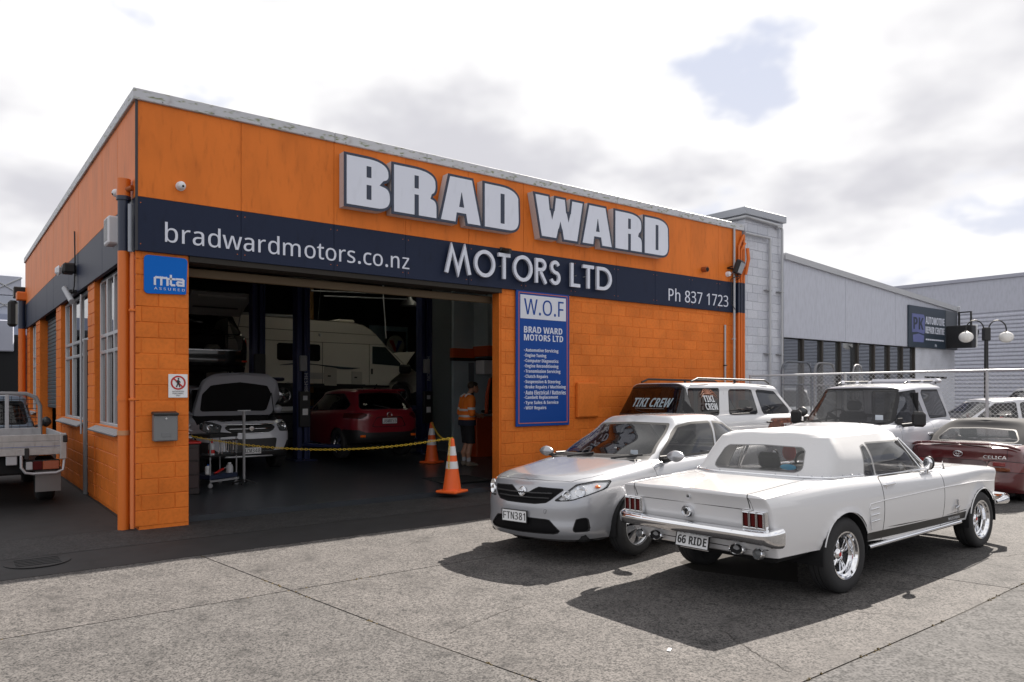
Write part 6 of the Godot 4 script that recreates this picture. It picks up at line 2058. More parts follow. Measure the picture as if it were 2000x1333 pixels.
# a whole car from a few measures; windows and lamps are carved by the caller. Greenhouse soup comes back as the second value.
func shape(c: Car, s: Dictionary) -> Car:
	var fa: float = s.wb / 2
	var n: float = s.nose
	var t: float = s.tail
	var yx := [n, (n + fa) / 2, fa, minf(s.cowl, fa - 0.12), (s.cowl - fa) * 0.5, -fa, t]
	var sh: Array = s.belt       # shoulder heights at those seven stations
	var w: float = s.w
	var ys: float = s.sill
	var fr := [0.0, 0.03, 0.12, 0.38, 0.62, 0.82, 0.94, 1.0]
	var ww := [0.85, 0.955, 0.97, 0.992, 1.0, 0.985, 0.945, 0.90]
	var nx: Array = s.get("nosex", [-0.13, -0.04, 0.0, 0.0, -0.01, -0.05, -0.1, -0.15])
	var tx: Array = s.get("tailx", [0.08, 0.03, 0.0, 0.0, 0.0, 0.0, 0.01, 0.02])
	var cf: float = s.get("corner_f", 0.5)
	var cr: float = s.get("corner_r", 0.35)
	var nf: float = s.get("sq_f", 2.8)
	var nr: float = s.get("sq_r", 3.2)
	var tf: float = s.get("taper_f", 0.9)
	var tr: float = s.get("taper_r", 0.93)
	var rows := []
	for k in 8:
		var y := []
		for j in 7:
			var b := ys
			if j == 0: b += 0.02
			if j == 6: b += s.get("tail_up", 0.06)
			y.append(lerpf(b, sh[j], fr[k]))
		rows.append([w * ww[k], w * ww[k] * tf, w * ww[k] * tr, n + nx[k], t + tx[k], cf, cr, nf, nr, 1 if k == 1 else 0, y])
	for q in [[0.70, 0.018, -0.17], [0.36, 0.04, -0.18], [0.0, 0.048, -0.18]]:
		var y := []
		for j in 7: y.append(sh[j] + q[1] * s.get("crown", 1.0))
		rows.append([w * q[0], w * q[0] * tf, w * q[0] * tr, n + q[2], t + tx[7], cf * 0.6, cr * 0.6, nf, nr, 0, y])
	var bump := []
	for x in [fa, -fa]: bump.append([x, s.r, s.r + 0.03, 0.10, s.get("flare", 0.014)])
	c.body = loft(rows, yx, 5, 14, 46, 14, bump)
	var g := Car.new()
	g.root = c.root
	g.seam = Soup.new()
	g.pm = c.pm
	if s.has("head"):
		var cx: float = s.cowl
		var yg := [cx, lerpf(cx, s.head, 0.5), s.head, (s.head + s.roof_r) / 2, s.roof_r, s.base_r]
		var rows2 := []
		var H: float = s.h
		for q in [[0.0, 0.0], [0.4, 0.38], [0.78, 0.74], [0.92, 0.90], [0.975, 0.965], [0.995, 0.992], [1.0, 1.0]]:
			var y := []
			var bl := [s.ycowl, s.ycowl, s.ycowl + 0.005, (s.ycowl + s.ybr) / 2, s.ybr, s.ybr]
			var tp := [H - 0.06, H - 0.06, H - 0.05, H, H - s.get("roof_drop", 0.03), H - s.get("roof_drop", 0.03) - 0.03]
			for j in 6: y.append(lerpf(bl[j], tp[j], q[1]))
			var k: float = q[0]
			var hw: float = lerpf(w * 0.885, s.wr, minf(1.0, k / 0.92))
			if k > 0.93: hw = s.wr * [0.86, 0.45, 0.0][0 if k < 0.98 else (1 if k < 0.999 else 2)]
			rows2.append([hw, hw * s.get("gtf", 0.9), hw * s.get("gtr", 0.93), lerpf(cx, s.head, minf(1.0, k / 0.92)), lerpf(s.base_r, s.roof_r, pow(minf(1.0, k / 0.92), s.get("back_curve", 1.0))), lerpf(s.get("gcf", 0.3), 0.1, k), lerpf(s.get("gcr", 0.3), 0.12, k), 2.6, s.get("gsr", 3.2), 1 if k == 0.0 else 0, y])
		g.body = loft(rows2, yg, 5, 14, 38, 14)
	return g

func finish_gh(c: Car, g: Car, m: Material = null, name := "roof") -> void:
	part(name, soup_mb(g.body), m if m else c.pm, c.root)
	part("window_rubbers", soup_mb(g.seam, 0.001), MT.rubber, c.root)

func more_cars() -> void:
	wrapped_suv()
	short_suv()
	red_convertible()
	fence_cars()
	flatbed_ute()

func wrapped_suv() -> void:
	var pm := paint(lin(0.60, 0.605, 0.62), 0.35)
	var c := new_car("wrapped_suv", "white station wagon SUV with black TIKI CREW wrapped tail along the orange wall", "car", V(11.18, 0.147, 1.04), -0.006, pm)
	var s := {"wb": 3.1, "nose": 1.98, "tail": -2.93, "w": 0.90, "sill": 0.38, "cowl": 0.98, "belt": [0.95, 1.02, 1.05, 1.10, 1.12, 1.13, 1.12], "r": 0.38, "head": 0.28, "roof_r": -2.62, "base_r": -2.93, "h": 1.76, "ycowl": 1.10, "ybr": 1.12, "wr": 0.68, "gtf": 0.92, "gtr": 0.95, "gcf": 0.3, "gcr": 0.16, "gsr": 5.0, "sq_r": 5.0, "corner_r": 0.2, "tailx": [0.1, 0.04, 0.0, 0.0, 0.0, 0.0, 0.0, 0.0], "roof_drop": 0.02}
	var g := shape(c, s)
	arches(c, 3.1, 0.38, 0.42, 0.89)
	var wrap := paint(lin(0.012, 0.011, 0.011), 0.3)
	var gl := glass(Color(0.015, 0.02, 0.03), 0.75)
	region(g, "rear_window", glass(Color(0.012, 0.012, 0.013), 0.92), [Vector2(-0.1, 1.16), Vector2(0.76, 1.16), Vector2(0.62, 1.66), Vector2(-0.1, 1.68)], 0, {"gap": 0.006, "hi": V(-2.4, 9, 9), "r": 0.05})
	region(g, "wrapped_tail_panel", wrap, [V(-2.5, 1.1, 0), V(-2.60, 1.72, 0), V(-3.0, 1.8, 0), V(-3.1, 1.0, 0)], 90, {})
	region(g, "windscreen", MT.car_glass, [Vector2(-0.1, 1.14), Vector2(0.70, 1.14), Vector2(0.60, 1.65), Vector2(-0.1, 1.67)], 0, {"gap": 0.008, "lo": V(0.2, 0, 0), "r": 0.03})
	region(g, "quarter_window", gl, [V(-1.82, 1.15, 0), V(-1.70, 1.64, 0), V(-2.54, 1.64, 0), V(-2.60, 1.15, 0)], 90, {"gap": 0.008, "split": true, "lo": V(-3, 0, 0.3), "r": 0.03})
	region(g, "rear_door_window", gl, [V(-0.62, 1.15, 0), V(-0.72, 1.62, 0), V(-1.42, 1.62, 0), V(-1.52, 1.15, 0)], 90, {"gap": 0.008, "split": true, "lo": V(-3, 0, 0.3), "r": 0.04})
	region(g, "front_window", MT.car_glass, [V(0.60, 1.15, 0), V(0.10, 1.58, 0), V(-0.58, 1.62, 0), V(-0.46, 1.15, 0)], 90, {"gap": 0.008, "split": true, "lo": V(-3, 0, 0.3), "r": 0.04})
	strip(g, [V(-0.60, 1.1, 0), V(-0.66, 1.66, 0)], 90, 0.003)
	strip(g, [V(-1.62, 1.1, 0), V(-1.58, 1.66, 0)], 90, 0.003)
	region(c, "wrapped_tail", wrap, [V(-2.55, 0.3, 0), V(-2.55, 1.2, 0), V(-3.2, 1.3, 0), V(-3.2, 0.3, 0)], 90, {})
	var sepia := worn(lin(0.30, 0.12, 0.05), 0.4, noise_tex(0.02, FastNoiseLite.TYPE_SIMPLEX, 4, [[0.3, Color(0.5, 0.25, 0.15)], [0.5, Color(0.95, 0.8, 0.7)], [0.6, Color(0.2, 0.12, 0.1)], [0.8, Color(1.0, 0.9, 0.85)]], 256, 31), V(2, 2, 2))
	region(c, "door_graphic", sepia, [V(0.75, 1.05, 0), V(-0.3, 1.06, 0), V(-0.55, 0.80, 0), V(0.1, 0.5, 0), V(0.8, 0.5, 0)], 90, {"gap": 0.003, "side": 1.0, "lo": V(-2, 0.4, 0.5), "r": 0.03})
	finish(c)
	finish_gh(c, g)
	under(c, -2.6, 1.7, 0.7, 0.38)
	# lettering on the tail glass and the quarter window
	var tilt := Basis(V(0, 1, 0), -PI / 2) * Basis(V(1, 0, 0), -0.52)
	text("TIKI CREW", V(-2.875, 1.30, -0.40), 0.92, 0.19, 0.004, mat(lin(0.30, 0.40, 0.45), 0.5), c.root, "tail_lettering", true, tilt, "Droid Sans", 0.12)
	var ln := MB.new()
	ln.xf = Transform3D(tilt, V(-2.885, 1.27, -0.30))
	ln.box(V(0, 0, 0), V(0.7, 0.008, 0.003))
	part("tail_underline", ln, mat(lin(0.25, 0.25, 0.24), 0.5), c.root)
	var sb := Basis(V(1, 0, 0), -0.42)
	text("TIKI", V(-2.22, 1.39, 0.772), 0.30, 0.13, 0.004, mat(lin(0.6, 0.62, 0.64), 0.5), c.root, "side_lettering", true, sb)
	text("CREW", V(-2.22, 1.25, 0.826), 0.34, 0.13, 0.004, mat(lin(0.6, 0.62, 0.64), 0.5), c.root, "side_lettering", true, sb)
	var fr := MB.new()
	fr.xf = Transform3D(sb, V(-2.05, 1.54, 0.716))
	for k in 9:
		var a := -0.3 + k * 0.45
		fr.tube([V(0, 0, 0), V(cos(a) * 0.13, sin(a) * 0.1 + 0.02, 0), V(cos(a) * 0.24, sin(a) * 0.12 - 0.06, 0)], [0.012, 0.012, 0.002], 4)
	part("palm_motif", fr, mat(lin(0.42, 0.2, 0.13), 0.6), c.root)
	text("TIKI CREW", V(0.05, 0.86, 0.905), 0.6, 0.1, 0.003, MT.plate, c.root, "door_lettering", true)
	for sg: float in [1.0, -1.0]:
		var b := MB.new()
		b.tube([V(0.0, 1.74, 0.60 * sg), V(-0.15, 1.80, 0.60 * sg), V(-2.2, 1.82, 0.60 * sg), V(-2.38, 1.76, 0.60 * sg)], 0.02, 8)
		b.tube([V(-1.1, 1.74, 0.60 * sg), V(-1.1, 1.82, 0.60 * sg)], 0.022, 6)
		part("roof_rail", b, MT.black, c.root)
		mirror_part(c, V(0.52, 1.18, 1.02 * sg), V(0.08, 0.10, 0.12), MT.black, V(0.5, 1.1, 0.83 * sg))
		part("door_handle", bx(V(-0.5, 0.98, 0.885 * sg), V(-0.32, 1.01, 0.91 * sg), 0.01), MT.black, c.root)
		part("tail_lamp", bx(V(-2.95, 0.75, 0.74 * sg), V(-2.86, 1.08, 0.86 * sg), 0.02), MT.red_lens, c.root)
	part("rear_wiper", tb([V(-2.93, 1.17, 0.1), V(-2.86, 1.24, -0.3)], 0.01, 6), MT.black, c.root)
	tub(c, -2.6, 0.9, 0.78, 0.5, 1.08, MT.seat)
	for z in [-0.4, 0.4]:
		seat(c, -0.35, z, MT.seat, 0.26)
		seat(c, -1.25, z, MT.seat, 0.26)
	part("dashboard", bx(V(0.35, 0.85, -0.72), V(0.8, 1.09, 0.72), 0.05), MT.seat, c.root)
	steering_wheel(c, V(0.22, 1.14, 0.38))
	wheels(c, 3.1, 1.52, 0.38, 0.26, 0.22)

func short_suv() -> void:
	var pm := paint(lin(0.52, 0.53, 0.57), 0.4)
	var c := new_car("short_suv", "dusty white two door SUV with roof rails and black mirrors facing outward", "car", V(10.636, 0.109, 3.87), 3.213, pm)
	c.root.basis = Basis(Vector3.UP, 3.213) * Basis(V(0, 0, 1), -0.005) * Basis(V(1, 0, 0), 0.005)
	var s := {"wb": 2.42, "nose": 2.0, "tail": -1.98, "w": 0.875, "sill": 0.40, "cowl": 0.86, "belt": [0.98, 1.02, 1.05, 1.08, 1.09, 1.12, 1.10], "r": 0.38, "head": 0.22, "roof_r": -1.72, "base_r": -1.96, "h": 1.76, "ycowl": 1.08, "ybr": 1.10, "wr": 0.655, "gtf": 0.94, "gtr": 0.96, "gcf": 0.18, "gcr": 0.14, "gsr": 5.0, "sq_r": 5.0, "sq_f": 4.0, "corner_f": 0.25, "corner_r": 0.18, "taper_f": 0.95, "flare": 0.05, "tailx": [0.1, 0.04, 0.0, 0.0, 0.0, 0.0, 0.0, 0.0], "nosex": [-0.1, -0.03, 0.0, 0.0, -0.03, -0.05, -0.07, -0.1], "roof_drop": 0.0}
	var g := shape(c, s)
	arches(c, 2.42, 0.38, 0.42, 0.87)
	region(g, "windscreen", MT.car_glass, [Vector2(-0.1, 1.12), Vector2(0.71, 1.12), Vector2(0.60, 1.66), Vector2(-0.1, 1.67)], 0, {"gap": 0.014, "lo": V(0.12, 0, 0), "r": 0.02})
	region(g, "door_window", glass(Color(0.02, 0.03, 0.035), 0.35), [V(0.62, 1.11, 0), V(0.22, 1.60, 0), V(-0.40, 1.64, 0), V(-0.62, 1.13, 0)], 90, {"gap": 0.01, "split": true, "lo": V(-3, 0, 0.3), "r": 0.03})
	region(g, "quarter_window", glass(Color(0.02, 0.03, 0.035), 0.5), [V(-0.80, 1.16, 0), V(-0.62, 1.64, 0), V(-1.48, 1.64, 0), V(-1.74, 1.17, 0)], 90, {"gap": 0.01, "split": true, "lo": V(-3, 0, 0.3), "r": 0.06})
	region(g, "rear_window", MT.car_glass, [Vector2(-0.1, 1.16), Vector2(0.66, 1.16), Vector2(0.58, 1.62), Vector2(-0.1, 1.62)], 0, {"gap": 0.01, "hi": V(-1.6, 9, 9), "r": 0.05})
	strip(g, [V(-0.68, 1.05, 0), V(-0.50, 1.68, 0)], 90, 0.003)
	region(c, "door", pm, [V(0.66, 1.07, 0), V(0.70, 0.45, 0), V(-0.55, 0.45, 0), V(-0.72, 0.8, 0), V(-0.71, 1.1, 0)], 90, {"gap": 0.003, "split": true, "lo": V(-2, 0.4, 0.5)})
	region(c, "bonnet", pm, [Vector2(0.84, -0.1), Vector2(0.84, 0.70), Vector2(1.88, 0.70), Vector2(1.9, -0.1)], -1000, {"gap": 0.003, "lo": V(0.8, 0.9, 0)})
	strip(c, [V(0.66, 0.97, 0), V(-0.72, 0.99, 0)], 90, 0.003, {"lo": V(-2, 0.4, 0.5)})
	finish(c)
	finish_gh(c, g)
	under(c, -1.7, 1.7, 0.68, 0.38)
	for sg: float in [1.0, -1.0]:
		var m := MB.new()
		m.box(V(0.36, 1.06, 0.92 * sg), V(0.46, 1.30, 1.12 * sg), 0.04)
		m.tube([V(0.42, 1.1, 0.94 * sg), V(0.5, 1.08, 0.80 * sg)], 0.03, 8)
		part("side_mirror", m, MT.black, c.root)
		part("mirror_sail", bx(V(0.42, 1.09, 0.768 * sg), V(0.62, 1.2, 0.785 * sg), 0.01), MT.black, c.root)
		var r := MB.new()
		r.tube([V(-0.25, 1.755, 0.56 * sg), V(-0.38, 1.79, 0.56 * sg), V(-1.55, 1.80, 0.56 * sg), V(-1.68, 1.76, 0.56 * sg)], 0.015, 8)
		part("roof_rail", r, MT.black, c.root)
		for x in [-0.42, -1.0, -1.55]:
			part("rail_cover", bx(V(x - 0.07, 1.765, 0.545 * sg), V(x + 0.07, 1.815, 0.575 * sg), 0.012), pm, c.root)
		part("door_handle", bx(V(-0.58, 0.88, 0.875 * sg), V(-0.40, 0.93, 0.90 * sg), 0.016), MT.chrome_soft, c.root)
		part("wiper", tb([V(0.84, 1.10, 0.02 + 0.36 * sg), V(0.78, 1.13, -0.3 + 0.36 * sg)], 0.012, 6), MT.black, c.root)
		part("headlight", bx(V(1.9, 0.78, 0.5 * sg), V(1.97, 0.95, 0.78 * sg), 0.03), mat(lin(0.5, 0.52, 0.55), 0.1), c.root)
		part("washer_jet", bx(V(0.9, 1.11, 0.3 * sg), V(0.94, 1.13, 0.34 * sg), 0.008), MT.black, c.root)
	part("roof_spoiler", bx(V(-1.92, 1.76, -0.6), V(-1.66, 1.85, 0.6), 0.04), pm, c.root)
	part("scuttle", bx(V(0.78, 1.075, -0.70), V(0.86, 1.105, 0.70), 0.01), MT.black, c.root)
	part("label", bx(V(0.775, 1.17, -0.62), V(0.777, 1.25, -0.50)), mat(lin(0.45, 0.5, 0.55), 0.5), c.root)
	part("door_pillar_post", bx(V(-0.36, 1.12, -0.74), V(-0.33, 1.6, -0.66)), MT.black, c.root)
	tub(c, -1.7, 0.8, 0.76, 0.55, 1.06, MT.seat)
	for z in [-0.38, 0.38]: seat(c, -0.30, z, MT.seat, 0.30)
	part("rear_bench", bx(V(-1.5, 0.6, -0.6), V(-1.2, 1.2, 0.6), 0.1), MT.seat, c.root)
	part("dashboard", bx(V(0.35, 0.85, -0.72), V(0.76, 1.09, 0.72), 0.05), MT.seat, c.root)
	steering_wheel(c, V(0.22, 1.15, 0.38))
	part("grille", bx(V(1.9, 0.78, -0.48), V(1.985, 0.95, 0.48), 0.02), MT.black, c.root)
	wheels(c, 2.42, 1.50, 0.38, 0.27, 0.22)

func red_convertible() -> void:
	var pm := paint(lin(0.085, 0.005, 0.007), 0.3)
	var c := new_car("red_convertible", "dark red convertible with grey soft top seen from behind", "car", V(12.42, -0.023, 5.345), 0.06, pm)
	var s := {"wb": 2.52, "nose": 2.1, "tail": -2.12, "w": 0.86, "sill": 0.2, "cowl": 0.85, "belt": [0.70, 0.78, 0.84, 0.88, 0.90, 0.92, 0.90], "r": 0.31, "corner_r": 0.4, "sq_r": 3.0, "taper_r": 0.95, "tailx": [0.14, 0.06, 0.0, 0.0, 0.02, 0.03, 0.02, 0.03]}
	shape(c, s)
	arches(c, 2.52, 0.31, 0.335, 0.85)
	var tl := glass(Color(0.5, 0.02, 0.02), 0.85)
	region(c, "tail_light", paint(lin(0.12, 0.008, 0.008), 0.25), [V(-2.08, 0.74, 0.40), V(-2.07, 0.72, 0.70), V(-1.8, 0.70, 0.85), V(-1.8, 0.55, 0.85), V(-2.07, 0.57, 0.70), V(-2.08, 0.57, 0.36)], 0, {"gap": 0.004, "split": true, "hi": V(-1.7, 9, 9), "r": 0.02})
	region(c, "tail_panel", paint(lin(0.05, 0.006, 0.006), 0.3), [Vector2(-0.1, 0.73), Vector2(0.38, 0.73), Vector2(0.36, 0.58), Vector2(-0.1, 0.58)], 0, {"gap": 0.003, "hi": V(-1.7, 9, 9)})
	region(c, "boot_lid", pm, [Vector2(-1.45, -0.1), Vector2(-1.5, 0.62), Vector2(-2.3, 0.62), Vector2(-2.3, -0.1)], -1000, {"gap": 0.003, "lo": V(-3, 0.76, 0)})
	finish(c)
	under(c, -1.9, 1.8, 0.66, 0.2)
	# low wing across the tail, in two halves
	for sg: float in [1.0, -1.0]:
		part("tail_wing", bx(V(-2.12, 0.955, 0.02 * sg), V(-1.93, 0.985, 0.42 * sg), 0.012), pm, c.root)
		part("wing_end", tb([V(-2.03, 0.97, 0.42 * sg), V(-2.0, 0.95, 0.62 * sg), V(-1.92, 0.90, 0.76 * sg)], [0.02, 0.022, 0.015], 8), pm, c.root)
		part("amber_lamp", bx(V(-2.115, 0.585, 0.45 * sg), V(-2.085, 0.635, 0.68 * sg), 0.01), paint(lin(0.16, 0.035, 0.005), 0.3), c.root)
		part("reflector", bx(V(-2.128, 0.66, 0.46 * sg), V(-2.09, 0.715, 0.62 * sg), 0.006), paint(lin(0.2, 0.01, 0.01), 0.25), c.root)
		mirror_part(c, V(0.52, 0.98, 0.95 * sg), V(0.07, 0.06, 0.1), pm, V(0.5, 0.92, 0.80 * sg))
	oval_logo(c.root, V(-2.125, 0.815, 0.0), Basis(V(0, 0, 1), V(-0.15, 1, 0), V(-1, -0.15, 0)), 0.062, 0.043)
	text("CELICA", V(-2.118, 0.765, 0.34), 0.30, 0.045, 0.004, MT.chrome_soft, c.root, "badge", true, Basis(V(0, 1, 0), -PI / 2))
	# grey cloth top
	var tp := Car.new()
	tp.root = nodepart("soft_top", c.root)
	tp.seam = Soup.new()
	var cloth := worn(lin(0.04, 0.04, 0.042), 0.95, MT.fine, V(2, 2, 2))
	var yg := [0.85, 0.4, -0.1, -0.75, -1.4]
	tp.body = loft([
		[0.74, 0.68, 0.72, 0.85, -1.42, 0.3, 0.3, 2.5, 4, 1, [0.90, 0.91, 0.915, 0.925, 0.93]],
		[0.69, 0.63, 0.69, 0.55, -1.22, 0.25, 0.28, 2.5, 4, 0, [1.02, 1.06, 1.07, 1.07, 1.05]],
		[0.59, 0.54, 0.60, 0.22, -0.98, 0.18, 0.25, 3, 4, 0, [1.18, 1.20, 1.22, 1.21, 1.17]],
		[0.50, 0.47, 0.50, 0.15, -0.90, 0.12, 0.2, 3, 3.5, 0, [1.23, 1.25, 1.28, 1.27, 1.22]],
		[0.25, 0.25, 0.25, 0.12, -0.86, 0.06, 0.1, 3, 3, 0, [1.25, 1.27, 1.305, 1.295, 1.245]],
		[0.0, 0.0, 0.0, 0.12, -0.86, 0.06, 0.1, 3, 3, 0, [1.255, 1.275, 1.31, 1.30, 1.25]]], yg, 6, 12, 30, 14)
	region(tp, "rear_window", glass(Color(0.2, 0.22, 0.24), 0.35), [Vector2(-0.1, 0.965), Vector2(0.60, 0.965), Vector2(0.47, 1.15), Vector2(-0.1, 1.175)], 0, {"gap": 0.008, "hi": V(-0.8, 9, 9), "r": 0.04})
	region(tp, "side_window", MT.car_glass, [V(0.5, 0.93, 0), V(0.1, 1.18, 0), V(-0.62, 1.19, 0), V(-0.8, 0.94, 0)], 90, {"gap": 0.008, "split": true, "lo": V(-2, 0, 0.3), "r": 0.02})
	region(tp, "windscreen", MT.car_glass, [Vector2(-0.1, 0.93), Vector2(0.6, 0.93), Vector2(0.48, 1.19), Vector2(-0.1, 1.21)], 0, {"gap": 0.008, "lo": V(0.1, 0, 0), "r": 0.02})
	part("cloth", soup_mb(tp.body), cloth, tp.root)
	part("welts", soup_mb(tp.seam, 0.001), MT.black, tp.root)
	part("chrome_strip", tb([V(-1.46, 0.945, -0.66), V(-1.49, 0.95, 0), V(-1.46, 0.945, 0.66)], 0.009, 6), MT.chrome, c.root)
	tub(c, -1.2, 0.7, 0.72, 0.3, 0.88, MT.seat)
	for z in [-0.36, 0.36]: seat(c, -0.35, z, MT.seat, 0.0)
	wheels(c, 2.52, 1.48, 0.31, 0.2, 0.2)

func fence_cars() -> void:
	var pm := paint(lin(0.60, 0.61, 0.64), 0.35)
	var c := new_car("white_hatchback", "small white round roofed hatchback parked behind the wire fence", "car", V(16.95, 0.12, 3.42), -0.66 + PI, pm)
	var s := {"wb": 2.4, "nose": 1.85, "tail": -1.8, "w": 0.84, "sill": 0.22, "cowl": 0.95, "belt": [0.68, 0.80, 0.88, 0.94, 0.96, 1.0, 0.98], "r": 0.3, "head": 0.2, "roof_r": -1.25, "base_r": -1.72, "h": 1.47, "ycowl": 0.95, "ybr": 1.0, "wr": 0.56, "back_curve": 1.4}
	var g := shape(c, s)
	arches(c, 2.4, 0.3, 0.325, 0.83)
	region(g, "front_window", MT.car_glass, [V(0.62, 0.99, 0), V(0.1, 1.33, 0), V(-0.32, 1.36, 0), V(-0.28, 1.0, 0)], 90, {"gap": 0.012, "split": true, "lo": V(-3, 0, 0.3), "r": 0.03})
	region(g, "rear_side_window", MT.car_glass, [V(-0.38, 1.0, 0), V(-0.42, 1.36, 0), V(-0.85, 1.35, 0), V(-1.25, 1.2, 0), V(-1.35, 1.05, 0)], 90, {"gap": 0.012, "split": true, "lo": V(-3, 0, 0.3), "r": 0.05})
	region(g, "windscreen", MT.car_glass, [Vector2(-0.1, 1.0), Vector2(0.6, 1.0), Vector2(0.48, 1.34), Vector2(-0.1, 1.36)], 0, {"gap": 0.008, "lo": V(0.1, 0, 0), "r": 0.02})
	region(g, "rear_window", MT.car_glass, [Vector2(-0.1, 1.05), Vector2(0.55, 1.05), Vector2(0.45, 1.32), Vector2(-0.1, 1.34)], 0, {"gap": 0.008, "hi": V(-1.1, 9, 9), "r": 0.02})
	finish(c)
	finish_gh(c, g)
	tub(c, -1.4, 0.8, 0.7, 0.4, 0.92, MT.seat)
	for z in [-0.36, 0.36]: seat(c, -0.3, z, MT.seat, 0.1)
	part("red_tag", bx(V(-0.02, 1.0, -0.70), V(0.1, 1.05, -0.69), 0.005), MT.red, c.root)
	part("red_toy", bx(V(0.45, 1.0, -0.2), V(0.5, 1.12, -0.12), 0.02), MT.red, c.root)
	wheels(c, 2.4, 1.45, 0.3, 0.19, 0.19)
	var c2 := new_car("white_wagon", "white wagon with dark tail glass behind the hatchback and fence", "car", V(20.3, 0.14, 3.45), -0.62 + PI, pm)
	var s2 := {"wb": 2.7, "nose": 2.2, "tail": -2.2, "w": 0.88, "sill": 0.3, "cowl": 1.0, "belt": [0.85, 0.95, 1.0, 1.05, 1.08, 1.12, 1.12], "r": 0.34, "head": 0.3, "roof_r": -1.9, "base_r": -2.18, "h": 1.70, "ycowl": 1.06, "ybr": 1.12, "wr": 0.62}
	var g2 := shape(c2, s2)
	arches(c2, 2.7, 0.34, 0.37, 0.87)
	region(g2, "front_window", MT.car_glass, [V(0.70, 1.10, 0), V(0.15, 1.55, 0), V(-0.45, 1.58, 0), V(-0.4, 1.11, 0)], 90, {"gap": 0.012, "split": true, "lo": V(-3, 0, 0.3), "r": 0.03})
	region(g2, "rear_side_window", MT.car_glass, [V(-0.52, 1.11, 0), V(-0.55, 1.58, 0), V(-1.2, 1.58, 0), V(-1.25, 1.13, 0)], 90, {"gap": 0.012, "split": true, "lo": V(-3, 0, 0.3), "r": 0.03})
	region(g2, "quarter_window", MT.pane_dark, [V(-1.36, 1.14, 0), V(-1.32, 1.58, 0), V(-1.85, 1.57, 0), V(-1.95, 1.15, 0)], 90, {"gap": 0.012, "split": true, "lo": V(-3, 0, 0.3), "r": 0.03})
	region(g2, "windscreen", MT.car_glass, [Vector2(-0.1, 1.1), Vector2(0.66, 1.1), Vector2(0.54, 1.58), Vector2(-0.1, 1.6)], 0, {"gap": 0.008, "lo": V(0.2, 0, 0), "r": 0.02})
	finish(c2)
	finish_gh(c2, g2)
	tub(c2, -1.9, 0.9, 0.74, 0.5, 1.03, MT.dark)
	wheels(c2, 2.7, 1.5, 0.34, 0.22, 0.21)

